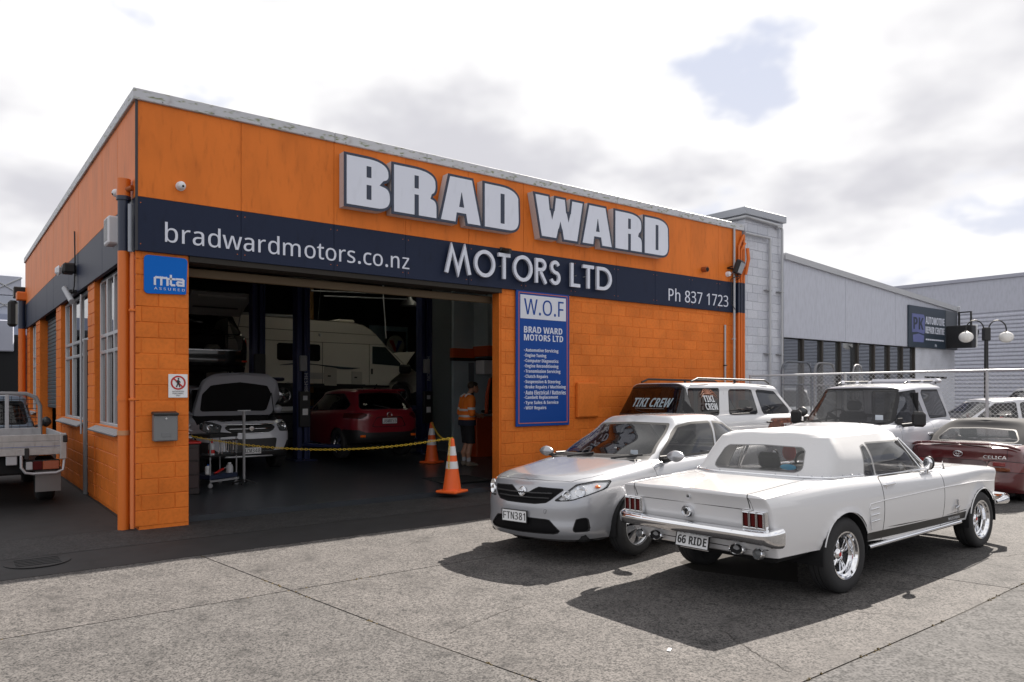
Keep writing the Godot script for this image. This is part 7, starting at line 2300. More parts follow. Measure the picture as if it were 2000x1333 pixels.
func flatbed_ute() -> void:
	# a drop side tray ute parked nose away along the left wall; its tail is near z = -3
	var pm := paint(lin(0.20, 0.26, 0.34), 0.35)
	var c := new_car("flatbed_ute", "ute with dirty aluminium drop side tray and steel headboard parked beside the wall", "ute", V(-1.32, -0.03, -5.5), PI / 2, pm)
	var al := worn(lin(0.40, 0.40, 0.41), 0.5, MT.streak, V(1.5, 0.6, 1.5), MT.blot, V(1, 1, 1))
	al.metallic = 0.3
	var W := 0.90
	var x0 := -2.45
	var x1 := -0.15
	part("tray_floor", bx(V(x0, 0.80, -W), V(x1, 0.88, W), 0.008), al, c.root)
	var dirty := worn(lin(0.44, 0.43, 0.42), 0.55, MT.streak, V(1.5, 0.4, 1.5), MT.blot, V(1, 1, 1))
	for k in 3:
		part("tailgate_plank", bx(V(x0 - 0.035, 0.80 + k * 0.105, -W), V(x0, 0.90 + k * 0.105, W - 0.0), 0.006), dirty, c.root)
	part("blue_line", bx(V(x0 - 0.037, 0.925, -W), V(x0 - 0.034, 0.931, W)), mat(lin(0.05, 0.12, 0.35), 0.5), c.root)
	for sg: float in [1.0, -1.0]:
		for k in 3:
			part("side_plank", bx(V(x0 + 0.002, 0.80 + k * 0.105, (W - 0.03) * sg), V(x1, 0.90 + k * 0.105, (W + 0.005) * sg), 0.006), al, c.root)
		part("corner_post", bx(V(x0 - 0.045, 0.72, (W - 0.07) * sg), V(x0 + 0.04, 1.12, (W + 0.02) * sg), 0.012), dirty, c.root)
		part("latch", bx(V(x0 - 0.055, 0.98, (W - 0.035) * sg), V(x0 + 0.02, 1.09, (W + 0.03) * sg), 0.01), MT.black, c.root)
		part("tail_latch", bx(V(x0 - 0.05, 0.74, 0.40 * sg - 0.03), V(x0 - 0.02, 0.91, 0.40 * sg + 0.03), 0.008), MT.black, c.root)
		# light cluster under the tray in a bent guard tube
		var tl := nodepart("tail_light", c.root, V(x0, 0.64, 0.60 * sg))
		part("housing", bx(V(-0.01, -0.08, -0.23), V(0.08, 0.08, 0.23), 0.01), MT.black, tl)
		part("red_lens", bx(V(-0.022, -0.065, -0.12 if sg > 0 else 0.0), V(0.0, 0.065, 0.0 if sg > 0 else 0.12), 0.008), MT.red_lens, tl)
		part("amber_lens", bx(V(-0.022, -0.065, 0.005 if sg > 0 else -0.22), V(0.0, 0.065, 0.22 if sg > 0 else -0.005), 0.008), paint(lin(0.32, 0.06, 0.01), 0.3), tl)
		part("white_lens", bx(V(-0.022, -0.06, -0.21 if sg > 0 else 0.125), V(0.0, 0.06, -0.125 if sg > 0 else 0.21), 0.008), MT.light_grey, tl)
		part("lamp_guard", tb([V(x0 - 0.02, 0.80, 0.33 * sg), V(x0 - 0.04, 0.62, 0.33 * sg), V(x0 - 0.045, 0.54, 0.38 * sg), V(x0 - 0.045, 0.52, 0.48 * sg), V(x0 - 0.045, 0.52, 0.78 * sg), V(x0 - 0.04, 0.56, 0.87 * sg), V(x0 - 0.01, 0.72, 0.89 * sg)], 0.021, 8), MT.galv, c.root)
		part("mud_flap", bx(V(x0 + 0.12, 0.22, 0.52 * sg), V(x0 + 0.13, 0.60, 0.86 * sg), 0.003), mat(lin(0.2, 0.2, 0.2), 0.4, 0.5), c.root)
		part("headboard_post", tb([V(x1, 0.85, 0.78 * sg), V(x1, 1.50, 0.78 * sg), V(x1, 1.65, 0.72 * sg), V(x1, 1.72, 0.58 * sg), V(x1, 1.73, 0.0)], 0.036, 10), MT.grey, c.root)
	part("light_box", bx(V(x0 - 0.02, 0.66, 0.14), V(x0 + 0.05, 0.80, 0.28), 0.01), MT.light_grey, c.root)
	var hb := MB.new()
	for k in 9: hb.tube([V(x1 + 0.01, 0.98 + k * 0.08, -0.74), V(x1 + 0.01, 0.98 + k * 0.08, 0.74)], 0.005, 6)
	for k in 13: hb.tube([V(x1 + 0.015, 0.9, -0.72 + k * 0.12), V(x1 + 0.015, 1.68, -0.72 + k * 0.12)], 0.004, 6)
	part("headboard_mesh", hb, MT.black, c.root)
	part("headboard_upright", bx(V(x1 - 0.03, 0.88, 0.26), V(x1 - 0.005, 1.74, 0.32), 0.006), MT.light_grey, c.root)
	part("headboard_rail", bx(V(x1 - 0.05, 0.86, -0.8), V(x1 + 0.03, 1.12, 0.8), 0.01), al, c.root)
	part("chassis", bx(V(x0 + 0.1, 0.5, -0.4), V(2.2, 0.78, 0.4), 0.03), MT.dark, c.root)
	# cab
	var s := {"wb": 3.0, "nose": 2.5, "tail": -0.05, "w": 0.85, "sill": 0.35, "cowl": 1.35, "belt": [0.88, 1.0, 1.05, 1.1, 1.12, 1.13, 1.13], "r": 0.36, "head": 0.85, "roof_r": 0.15, "base_r": 0.0, "h": 1.72, "ycowl": 1.1, "ybr": 1.13, "wr": 0.60, "gcr": 0.12, "gsr": 5.0, "sq_r": 6.0, "corner_r": 0.12, "flare": 0.0}
	var g := shape(c, s)
	c.body = carve_circle(c.body, Vector2(1.5, 0.36), 0.4)[1]
	region(g, "rear_window", MT.car_glass, [Vector2(-0.1, 1.18), Vector2(0.62, 1.18), Vector2(0.54, 1.58), Vector2(-0.1, 1.6)], 0, {"gap": 0.01, "hi": V(0.3, 9, 9), "r": 0.06})
	region(g, "side_window", MT.car_glass, [V(1.05, 1.1, 0), V(0.75, 1.5, 0), V(0.22, 1.5, 0), V(0.14, 1.1, 0)], 90, {"gap": 0.01, "split": true, "lo": V(0, 0, 0.3), "r": 0.03})
	region(g, "windscreen", MT.car_glass, [Vector2(-0.1, 1.1), Vector2(0.64, 1.1), Vector2(0.54, 1.5), Vector2(-0.1, 1.52)], 0, {"gap": 0.01, "lo": V(0.8, 0, 0), "r": 0.03})
	finish(c, "cab")
	finish_gh(c, g, null, "cab_roof")
	tub(c, 0.1, 1.3, 0.7, 0.5, 1.05, MT.seat)
	for z in [-0.36, 0.36]: seat(c, 0.35, z, MT.seat, 0.3)
	for sg: float in [1.0, -1.0]:
		mirror_part(c, V(0.95, 1.18, 0.98 * sg), V(0.05, 0.10, 0.09), MT.black, V(0.95, 1.1, 0.8 * sg))
		wheel(c, V(1.5, 0.36, 0.74 * sg), 0.36, 0.24, 0.2, "alloy")
		wheel(c, V(-1.5, 0.36, 0.72 * sg), 0.36, 0.26, 0.2, "alloy")

# ---------------------------------------------------------------- inside the workshop
func build_interior() -> void:
	lift_posts()
	front_lifted_hood_suv()
	red_hatch()
	motorhome()
	raised_black_suv()
	workshop_fixtures()
	worker()

func lift_posts() -> void:
	var lay := [[4.51, -5.9, "navy lift post left of the red hatchback, with black carriage and labels"], [7.71, -5.9, "navy lift post right of the red hatchback, lettered HESHBON"], [4.02, -7.4, "dark lift post between the black SUV and the motorhome"]]
	for k in 3:
		var q = lay[k]
		var fy := floor_y(q[1])
		var o := thing("lift_post", q[2], "car lift", V(q[0], fy, q[1]), 0, "two post lifts in the workshop")
		var m := MB.new()
		m.box(V(-0.15, 0, -0.14), V(0.15, 4.05, -0.10), 0.008)
		m.box(V(-0.15, 0, -0.10), V(-0.11, 4.05, 0.14), 0.008)
		m.box(V(0.11, 0, -0.10), V(0.15, 4.05, 0.14), 0.008)
		m.box(V(-0.11, 0.0, 0.06), V(-0.03, 4.05, 0.1), 0.006)
		m.box(V(0.03, 0.0, 0.06), V(0.11, 4.05, 0.1), 0.006)
		part("column", m, MT.lift, o)
		part("base_plate", bx(V(-0.25, 0, -0.3), V(0.25, 0.025, 0.3), 0.005), MT.lift, o)
		part("carriage", bx(V(-0.13, 0.75 if k < 2 else 1.75, 0.10), V(0.13, 1.55 if k < 2 else 2.4, 0.22), 0.015), MT.black, o)
		for sg: float in [1.0, -1.0]:
			part("lift_arm", tb([V(0.0, 0.35 if k < 2 else 1.8, 0.15), V(0.4 * (1.0 if k != 1 else -1.0), 0.33 if k < 2 else 1.8, 0.6 * sg), V(0.75 * (1.0 if k == 0 else -1.0), 0.33 if k < 2 else 1.8, 0.9 * sg)], 0.045, 6), MT.lift, o)
		if k < 2:
			part("label", bx(V(-0.06, 1.02, 0.222), V(0.06, 1.16, 0.226)), MT.plate, o)
			part("label", bx(V(-0.05, 1.35, 0.222), V(0.05, 1.45, 0.226)), MT.light_grey, o)
			part("lock_box", bx(V(-0.1, 2.0, 0.1), V(0.06, 2.35, 0.2), 0.02), MT.grey, o)
		text("HESHBON", V(0.03, 2.42 if k == 1 else 1.95, 0.102), 0.60, 0.085, 0.003, MT.light_grey, o, "lettering", false, Basis(V(0, 0, 1), -PI / 2))

func front_lifted_hood_suv() -> void:
	var pm := paint(lin(0.52, 0.53, 0.58), 0.35)
	var fy := floor_y(-5.5)
	var c := new_car("open_bonnet_suv", "silver SUV with bonnet raised and HZM348 plate inside the doorway", "car", V(2.80, fy - 0.02, -6.35), -PI / 2, pm)
	var s := {"wb": 2.7, "nose": 2.25, "tail": -2.3, "w": 0.92, "sill": 0.28, "cowl": 1.05, "belt": [0.98, 1.03, 1.06, 1.08, 1.12, 1.16, 1.16], "r": 0.36, "head": 0.3, "roof_r": -1.7, "base_r": -2.2, "h": 1.72, "ycowl": 1.10, "ybr": 1.16, "wr": 0.62, "sq_f": 3.4, "corner_f": 0.45}
	var g := shape(c, s)
	arches(c, 2.7, 0.36, 0.39, 0.91)
	# the bonnet panel is lifted out and stands open on its hinge
	var hood := [Vector2(1.02, -0.1), Vector2(1.05, 0.80), Vector2(1.6, 0.83), Vector2(1.9, 0.74), Vector2(2.07, 0.5), Vector2(2.12, -0.1)]
	var o := carve(c.body, hood, -1000, {"lo": V(0.9, 0.915, 0)})
	c.body = o[1]
	var hp := nodepart("bonnet", c.root, V(1.05, 1.12, 0))
	hp.rotation.z = 1.02
	var sk := Soup.new()
	for i in o[0].p.size():
		sk.p.push_back(o[0].p[i] - V(1.05, 1.12, 0)); sk.n.push_back(o[0].n[i])
	part("outer_skin", soup_mb(sk), pm, hp)
	var un := carve(sk, [Vector2(0.08, -0.1), Vector2(0.10, 0.66), Vector2(0.52, 0.69), Vector2(0.74, 0.56), Vector2(0.82, -0.1)], -1000)
	part("inner_frame", soup_mb(un[1], -0.035), pm, hp)
	part("sound_mat", soup_mb(un[0], -0.03), MT.dark, hp)
	for sg: float in [1.0, -1.0]:
		part("frame_slot", bx(V(0.72, -0.075, 0.46 * sg - 0.10), V(0.80, -0.06, 0.46 * sg + 0.10), 0.01), MT.dark, hp)
	part("latch", bx(V(0.93, -0.09, -0.05), V(1.0, -0.05, 0.05), 0.01), MT.grey, hp)
	var lamps := [V(1.75, 1.0, 0.86), V(2.0, 0.99, 0.68), V(2.12, 0.93, 0.52), V(2.14, 0.80, 0.55), V(2.0, 0.80, 0.74), V(1.8, 0.86, 0.86)]
	var ls := region(c, "headlight", MT.clear, lamps, 30, {"gap": 0.006, "split": true, "lo": V(1.6, 0.7, 0.4), "r": 0.02, "back": mat(lin(0.03, 0.03, 0.032), 0.4), "deep": -0.05})
	for h in ls:
		var sg := signf(h.mesh.get_aabb().get_center().z)
		for q in [[2.0, 0.89, 0.70, 0.07], [2.06, 0.88, 0.58, 0.045]]:
			var b := MB.new()
			b.xf = Transform3D(Basis(Quaternion(Vector3.UP, V(1.0, 0.05, 0.2 * sg).normalized())), V(q[0], q[1], q[2] * sg))
			b.lathe([Vector2(q[3], 0), Vector2(q[3] * 0.85, 0.02), Vector2(q[3] * 0.7, 0.0), Vector2(q[3] * 0.55, 0.012), Vector2(0, 0.03)], 20)
			part("lamp_bowl", b, MT.chrome, h)
	region(c, "grille", MT.black, [Vector2(-0.1, 0.93), Vector2(0.44, 0.92), Vector2(0.48, 0.88), Vector2(0.38, 0.80), Vector2(-0.1, 0.785)], 0, {"gap": 0.012, "lo": V(1.8, 0.6, 0), "r": 0.02})
	region(c, "lower_intake", MT.black, [Vector2(-0.1, 0.66), Vector2(0.50, 0.67), Vector2(0.46, 0.44), Vector2(-0.1, 0.42)], 0, {"gap": 0.004, "lo": V(1.7, 0.3, 0)})
	region(c, "bumper_base", mat(lin(0.02, 0.02, 0.021), 0.6), [Vector2(-0.1, 0.415), Vector2(0.64, 0.44), Vector2(0.75, 0.62), Vector2(1.0, 0.60), Vector2(1.0, 0.28), Vector2(-0.1, 0.27)], 0, {"lo": V(1.5, 0.2, 0)})
	region(g, "windscreen", MT.car_glass, [Vector2(-0.1, 1.13), Vector2(0.72, 1.13), Vector2(0.57, 1.6), Vector2(-0.1, 1.62)], 0, {"gap": 0.01, "lo": V(0.2, 0, 0), "r": 0.03})
	region(g, "side_window", MT.car_glass, [V(0.65, 1.15, 0), V(0.1, 1.6, 0), V(-1.5, 1.6, 0), V(-1.8, 1.2, 0)], 90, {"gap": 0.01, "split": true, "lo": V(-3, 0, 0.3), "r": 0.03})
	finish(c)
	finish_gh(c, g)
	var ch := MB.new()
	ch.tube([V(2.16, 0.945, -0.46), V(2.245, 0.945, -0.2), V(2.25, 0.945, 0.2), V(2.16, 0.945, 0.46)], 0.012, 6)
	ch.tube([V(2.18, 0.86, -0.40), V(2.245, 0.86, 0), V(2.18, 0.86, 0.40)], 0.010, 6)
	ch.tube([V(2.2, 0.78, -0.36), V(2.25, 0.775, 0), V(2.2, 0.78, 0.36)], 0.010, 6)
	part("grille_bars", ch, MT.chrome, c.root)
	emblem_disc(c.root, V(2.25, 0.865, 0), V(1, 0, 0), 0.055, MT.chrome, "emblem")
	part("skid_bar", tb([V(1.95, 0.33, -0.7), V(2.2, 0.33, -0.4), V(2.24, 0.33, 0.4), V(1.98, 0.33, 0.7)], 0.02, 6), MT.alu, c.root)
	number_plate(c, "HZM348", V(2.265, 0.44, 0.0), 1)
	# engine bay
	var rng := RandomNumberGenerator.new()
	rng.seed = 77
	part("engine_bay", bx(V(1.1, 0.5, -0.72), V(2.02, 0.82, 0.72), 0.02), MT.dark, c.root)
	for k in 16:
		var x := rng.randf_range(1.25, 1.95)
		var z := rng.randf_range(-0.6, 0.6)
		var w := rng.randf_range(0.05, 0.14)
		part("engine_part", bx(V(x - w, 0.8, z - w), V(x + w, rng.randf_range(0.86, 1.0), z + w * 1.2), 0.03), [MT.black, MT.grey, MT.black, MT.alu, MT.light_grey][rng.randi() % 5], c.root)
	for k in 4:
		part("hose", tb([V(1.3, 0.92, -0.5 + k * 0.3), V(1.6, 1.0, -0.35 + k * 0.25), V(1.9, 0.9, -0.5 + k * 0.33)], 0.02, 6), MT.black, c.root)
	part("bonnet_strut", tb([V(1.55, 1.0, -0.70), V(1.42, 1.55, -0.68)], 0.01, 6), MT.black, c.root)
	tub(c, -1.8, 1.0, 0.76, 0.5, 1.08, MT.dark)
	wheels(c, 2.7, 1.56, 0.36, 0.23, 0.22)
	for sg: float in [1.0, -1.0]: mirror_part(c, V(0.75, 1.2, 1.05 * sg), V(0.08, 0.09, 0.12), pm, V(0.72, 1.12, 0.85 * sg))

func red_hatch() -> void:
	var pm := paint(lin(0.22, 0.010, 0.022), 0.3)
	var c := new_car("red_hatchback", "dark red hatchback seen from behind with JBM855 plate between the lift posts", "car", V(5.92, floor_y(-5.5) + 0.06, -6.5), PI / 2, pm)
	var s := {"wb": 2.57, "nose": 2.1, "tail": -2.12, "w": 0.88, "sill": 0.28, "cowl": 0.95, "belt": [0.78, 0.88, 0.95, 0.98, 1.02, 1.07, 1.06], "r": 0.34, "head": 0.2, "roof_r": -1.62, "base_r": -2.06, "h": 1.56, "ycowl": 1.0, "ybr": 1.07, "wr": 0.58, "tail_up": 0.1, "gcr": 0.25, "gsr": 3.5, "corner_r": 0.4, "back_curve": 1.3}
	var g := shape(c, s)
	arches(c, 2.57, 0.34, 0.365, 0.87)
	region(c, "tail_light", MT.red_lens, [Vector2(0.50, 0.985), Vector2(0.62, 1.03), Vector2(0.86, 1.0), Vector2(0.86, 0.92), Vector2(0.66, 0.90)], 0, {"gap": 0.006, "split": true, "hi": V(-1.5, 9, 9), "r": 0.015})
	region(c, "lower_bumper", MT.black, [Vector2(-0.1, 0.60), Vector2(0.55, 0.60), Vector2(0.70, 0.66), Vector2(0.95, 0.66), Vector2(0.95, 0.25), Vector2(-0.1, 0.25)], 0, {"hi": V(-1.5, 9, 9)})
	region(c, "plate_recess", pm, [Vector2(-0.1, 0.94), Vector2(0.30, 0.94), Vector2(0.42, 0.72), Vector2(-0.1, 0.72)], 0, {"gap": 0.006, "hi": V(-1.8, 9, 9), "off": -0.015, "r": 0.02})
	region(g, "rear_window", glass(Color(0.01, 0.01, 0.012), 0.8), [Vector2(-0.1, 1.11), Vector2(0.66, 1.11), Vector2(0.50, 1.44), Vector2(-0.1, 1.47)], 0, {"gap": 0.008, "hi": V(-1.5, 9, 9), "r": 0.05})
	region(g, "side_window", MT.car_glass, [V(0.55, 1.04, 0), V(0.0, 1.42, 0), V(-1.1, 1.44, 0), V(-1.6, 1.2, 0), V(-1.5, 1.1, 0)], 90, {"gap": 0.01, "split": true, "lo": V(-3, 0, 0.3), "r": 0.03})
	region(g, "windscreen", MT.car_glass, [Vector2(-0.1, 1.04), Vector2(0.65, 1.04), Vector2(0.52, 1.44), Vector2(-0.1, 1.46)], 0, {"gap": 0.01, "lo": V(0.1, 0, 0), "r": 0.03})
	finish(c)
	finish_gh(c, g)
	part("roof_spoiler", bx(V(-1.90, 1.50, -0.52), V(-1.55, 1.545, 0.52), 0.02), pm, c.root)
	part("antenna", tb([V(-1.4, 1.55, 0), V(-1.52, 1.66, 0)], 0.012, 6), MT.black, c.root)
	number_plate(c, "JBM855", V(-2.135, 0.85, 0), -1)
	var e := MB.new()
	e.tube(arc(V(-2.13, 0.985, 0), V(0, 0, 1), V(0, 1, 0), 0.055, 0, TAU * 15 / 16.0, 15), 0.008, 6, true)
	e.tube([V(-2.132, 1.0, -0.05), V(-2.135, 0.965, 0), V(-2.132, 1.0, 0.05)], 0.007, 6)
	part("emblem", e, MT.chrome, c.root)
	part("chrome_badge", bx(V(-2.11, 0.955, -0.48), V(-2.095, 0.975, -0.40), 0.003), MT.chrome_soft, c.root)
	for sg: float in [1.0, -1.0]:
		part("rear_reflector", bx(V(-2.10, 0.50, 0.62 * sg - 0.06), V(-2.06, 0.55, 0.62 * sg + 0.06), 0.008), mat(lin(0.95, 0.16, 0.01), 0.3), c.root)
		mirror_part(c, V(0.6, 1.08, 0.98 * sg), V(0.07, 0.07, 0.11), pm, V(0.58, 1.02, 0.8 * sg))
	part("rear_wiper", tb([V(-2.07, 1.12, 0.05), V(-1.95, 1.2, -0.3)], 0.01, 6), MT.black, c.root)
	tub(c, -1.7, 0.85, 0.74, 0.45, 1.0, MT.dark)
	for z in [-0.37, 0.37]: seat(c, -0.35, z, MT.seat, 0.15)
	wheels(c, 2.57, 1.53, 0.34, 0.21, 0.22)

func motorhome() -> void:
	var z0 := -9.25
	var c := new_car("motorhome", "cream high roofed motorhome raised on a lift across the back of the workshop", "motorhome", V(7.0, 0, z0 - 1.0), 0, paint(lin(0.66, 0.63, 0.56), 0.5, 0.4))
	var r := c.root
	var pf := PackedVector2Array([Vector2(3.9, 1.66), Vector2(3.9, 3.74), Vector2(5.9, 3.71), Vector2(7.45, 3.68), Vector2(7.72, 3.64), Vector2(7.95, 3.52), Vector2(8.42, 3.10), Vector2(9.08, 2.52), Vector2(9.3, 2.42), Vector2(9.48, 2.30), Vector2(9.56, 2.18), Vector2(9.58, 1.92), Vector2(9.50, 1.72), Vector2(9.36, 1.68)])
	var ac := arc(V(8.98, 1.62, 0), V(1, 0, 0), V(0, 1, 0), 0.40, 0.1, PI - 0.1, 12)
	for q in ac: pf.append(Vector2(q.x, maxf(q.y, 1.66)))
	pf.append(Vector2(8.5, 1.66)); 
	pf.append(Vector2(5.78, 1.66))
	for q in arc(V(5.38, 1.62, 0), V(1, 0, 0), V(0, 1, 0), 0.38, 0.1, PI - 0.1, 12): pf.append(Vector2(q.x, maxf(q.y, 1.66)))
	for i in pf.size(): pf[i].x -= 7.0
	var b := MB.new()
	b.prism(pf, -0.96, 0.94)
	part("body", b, c.pm, r)
	# bevelled side skins with open seams: upper, middle, lower panels
	var sk := func(called: String, poly: Array, mt: Material, z := 0.955) -> void:
		var m := MB.new()
		var pl := PackedVector2Array()
		for q in poly: pl.append(Vector2(q[0] - 7.0, q[1]))
		m.prism(pl, 0.93, z)
		part(called, m, mt, r)
	var pm := c.pm
	sk.call("roof_moulding", [[3.92, 3.42], [5.92, 3.385], [8.14, 3.36], [7.93, 3.50], [7.70, 3.62], [7.45, 3.66], [3.92, 3.72]], pm, 0.965)
	sk.call("upper_panel", [[3.92, 3.10], [7.90, 3.09], [8.40, 3.09], [8.14, 3.345], [5.92, 3.37], [3.92, 3.405]], pm)
	sk.call("side_panel", [[3.92, 1.96], [6.47, 1.94], [6.47, 3.08], [3.92, 3.085]], pm, 0.95)
	sk.call("side_door", [[6.49, 1.94], [7.90, 1.92], [7.90, 3.075], [6.49, 3.08]], pm, 0.952)
	sk.call("cab_door", [[7.92, 1.92], [8.52, 1.90], [8.62, 2.05], [9.05, 2.36], [9.05, 2.50], [8.40, 3.075], [7.92, 3.075]], pm, 0.954)
	sk.call("bumper_strip", [[5.80, 1.86], [8.55, 1.84], [8.55, 1.895], [5.80, 1.92]], MT.black, 0.965)
	sk.call("side_window", [[5.19, 2.60], [5.24, 2.56], [6.36, 2.56], [6.40, 2.60], [6.40, 2.98], [6.36, 3.02], [5.24, 3.03], [5.19, 2.99]], mat(lin(0.01, 0.01, 0.011), 0.15), 0.97)
	sk.call("cab_window", [[8.0, 2.52], [8.92, 2.47], [8.92, 2.55], [8.42, 3.02], [8.0, 3.03]], mat(lin(0.02, 0.03, 0.03), 0.08), 0.966)
	sk.call("locker_door", [[6.53, 1.89], [6.89, 1.88], [6.89, 2.40], [6.53, 2.41]], paint(lin(0.46, 0.44, 0.40), 0.5, 0.3), 0.972)
	sk.call("locker_door", [[7.35, 1.94], [7.67, 1.93], [7.67, 2.28], [7.35, 2.29]], paint(lin(0.46, 0.44, 0.40), 0.5, 0.3), 0.972)
	sk.call("lock", [[6.62, 2.13], [6.71, 2.13], [6.71, 2.17], [6.62, 2.17]], MT.black, 0.978)
	sk.call("lock", [[7.43, 2.10], [7.51, 2.10], [7.51, 2.14], [7.43, 2.14]], MT.black, 0.978)
	sk.call("door_latch", [[7.96, 2.22], [8.01, 2.22], [8.01, 2.38], [7.96, 2.38]], MT.black, 0.975)
	for k in 6:
		sk.call("vent_slat", [[6.02, 2.075 + k * 0.029], [6.5, 2.07 + k * 0.029], [6.5, 2.09 + k * 0.029], [6.02, 2.095 + k * 0.029]], mat(lin(0.36, 0.36, 0.36), 0.5), 0.968)
	var wave := MB.new()
	var wp := []
	for k in 20:
		var t := k / 19.0
		wp.append(V(lerpf(-1.75, 0.62, t), 2.43 + 0.05 * sin(t * 5.5), 0.955))
	wave.tube(wp, [0.003, 0.012, 0.016, 0.02, 0.02, 0.02, 0.018, 0.014, 0.012, 0.014, 0.018, 0.024, 0.028, 0.032, 0.034, 0.034, 0.03, 0.024, 0.014, 0.003], 6)
	part("wave_stripe", wave, mat(lin(0.03, 0.05, 0.06), 0.5), r)
	part("roof_vent", bx(V(0.05, 3.70, -0.3), V(0.58, 3.79, 0.7), 0.04), pm, r)
	part("marker_lamp", bx(V(-0.64, 3.25, 0.95), V(-0.58, 3.33, 0.985), 0.01), MT.light_grey, r)
	part("solar_panel", bx(V(-3.0, 3.73, -0.8), V(-1.3, 3.80, 0.85), 0.01), MT.grey, r)
	# windscreen, raised bonnet, mirror
	var ws := MB.new()
	ws.xf = Transform3D(Basis(V(0, 0, 1), -atan2(0.56, 0.65)), V(1.765, 2.815, 0))
	ws.box(V(-0.40, 0.0, -0.84), V(0.40, 0.012, 0.84), 0.004)
	part("windscreen", ws, mat(lin(0.015, 0.02, 0.022), 0.05), r)
	var hd := MB.new()
	hd.prism(PackedVector2Array([Vector2(2.13, 2.50), Vector2(1.80, 2.83), Vector2(2.1, 2.90), Vector2(2.55, 2.93), Vector2(2.38, 2.72), Vector2(2.22, 2.50)]), -0.75, 0.75)
	part("raised_bonnet", hd, pm, r)
	part("side_mirror", bx(V(1.85, 2.25, 0.95), V(2.25, 2.52, 1.08), 0.06), MT.black, r)
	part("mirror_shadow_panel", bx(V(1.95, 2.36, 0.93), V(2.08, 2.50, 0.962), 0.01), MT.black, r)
	part("underbody", bx(V(-3.0, 1.5, -0.8), V(2.3, 1.68, 0.8), 0.03), MT.dark, r)
	c.pm = MT.black
	for x in [-1.62, 1.98]:
		for sg: float in [1.0, -1.0]:
			wheel(c, V(x, 1.62, 0.80 * sg), 0.34, 0.22, 0.2, "alloy")
	var rp := thing("lift_ramp", "dark steel lift platform carrying the cream motorhome", "car lift", V(7.0, 0, z0 - 1.0))
	for sg: float in [1.0, -1.0]:
		part("runway", bx(V(-2.7, 1.14, 0.8 * sg - 0.25), V(2.9, 1.28, 0.8 * sg + 0.25), 0.01), MT.lift, rp)
		part("post", bx(V(2.6 * sg - 0.1, 0.25, -1.3), V(2.6 * sg + 0.1, 2.2, -1.1), 0.01), MT.lift, rp)
		part("post", bx(V(2.75 * sg + 0.15, 0.25, 1.06), V(2.75 * sg + 0.33, 1.35, 1.2), 0.01), MT.lift, rp)
		part("cross_beam", bx(V(2.6 * sg - 0.1, 1.0, -1.2), V(2.6 * sg + 0.1, 1.14, 1.2), 0.01), MT.lift, rp)

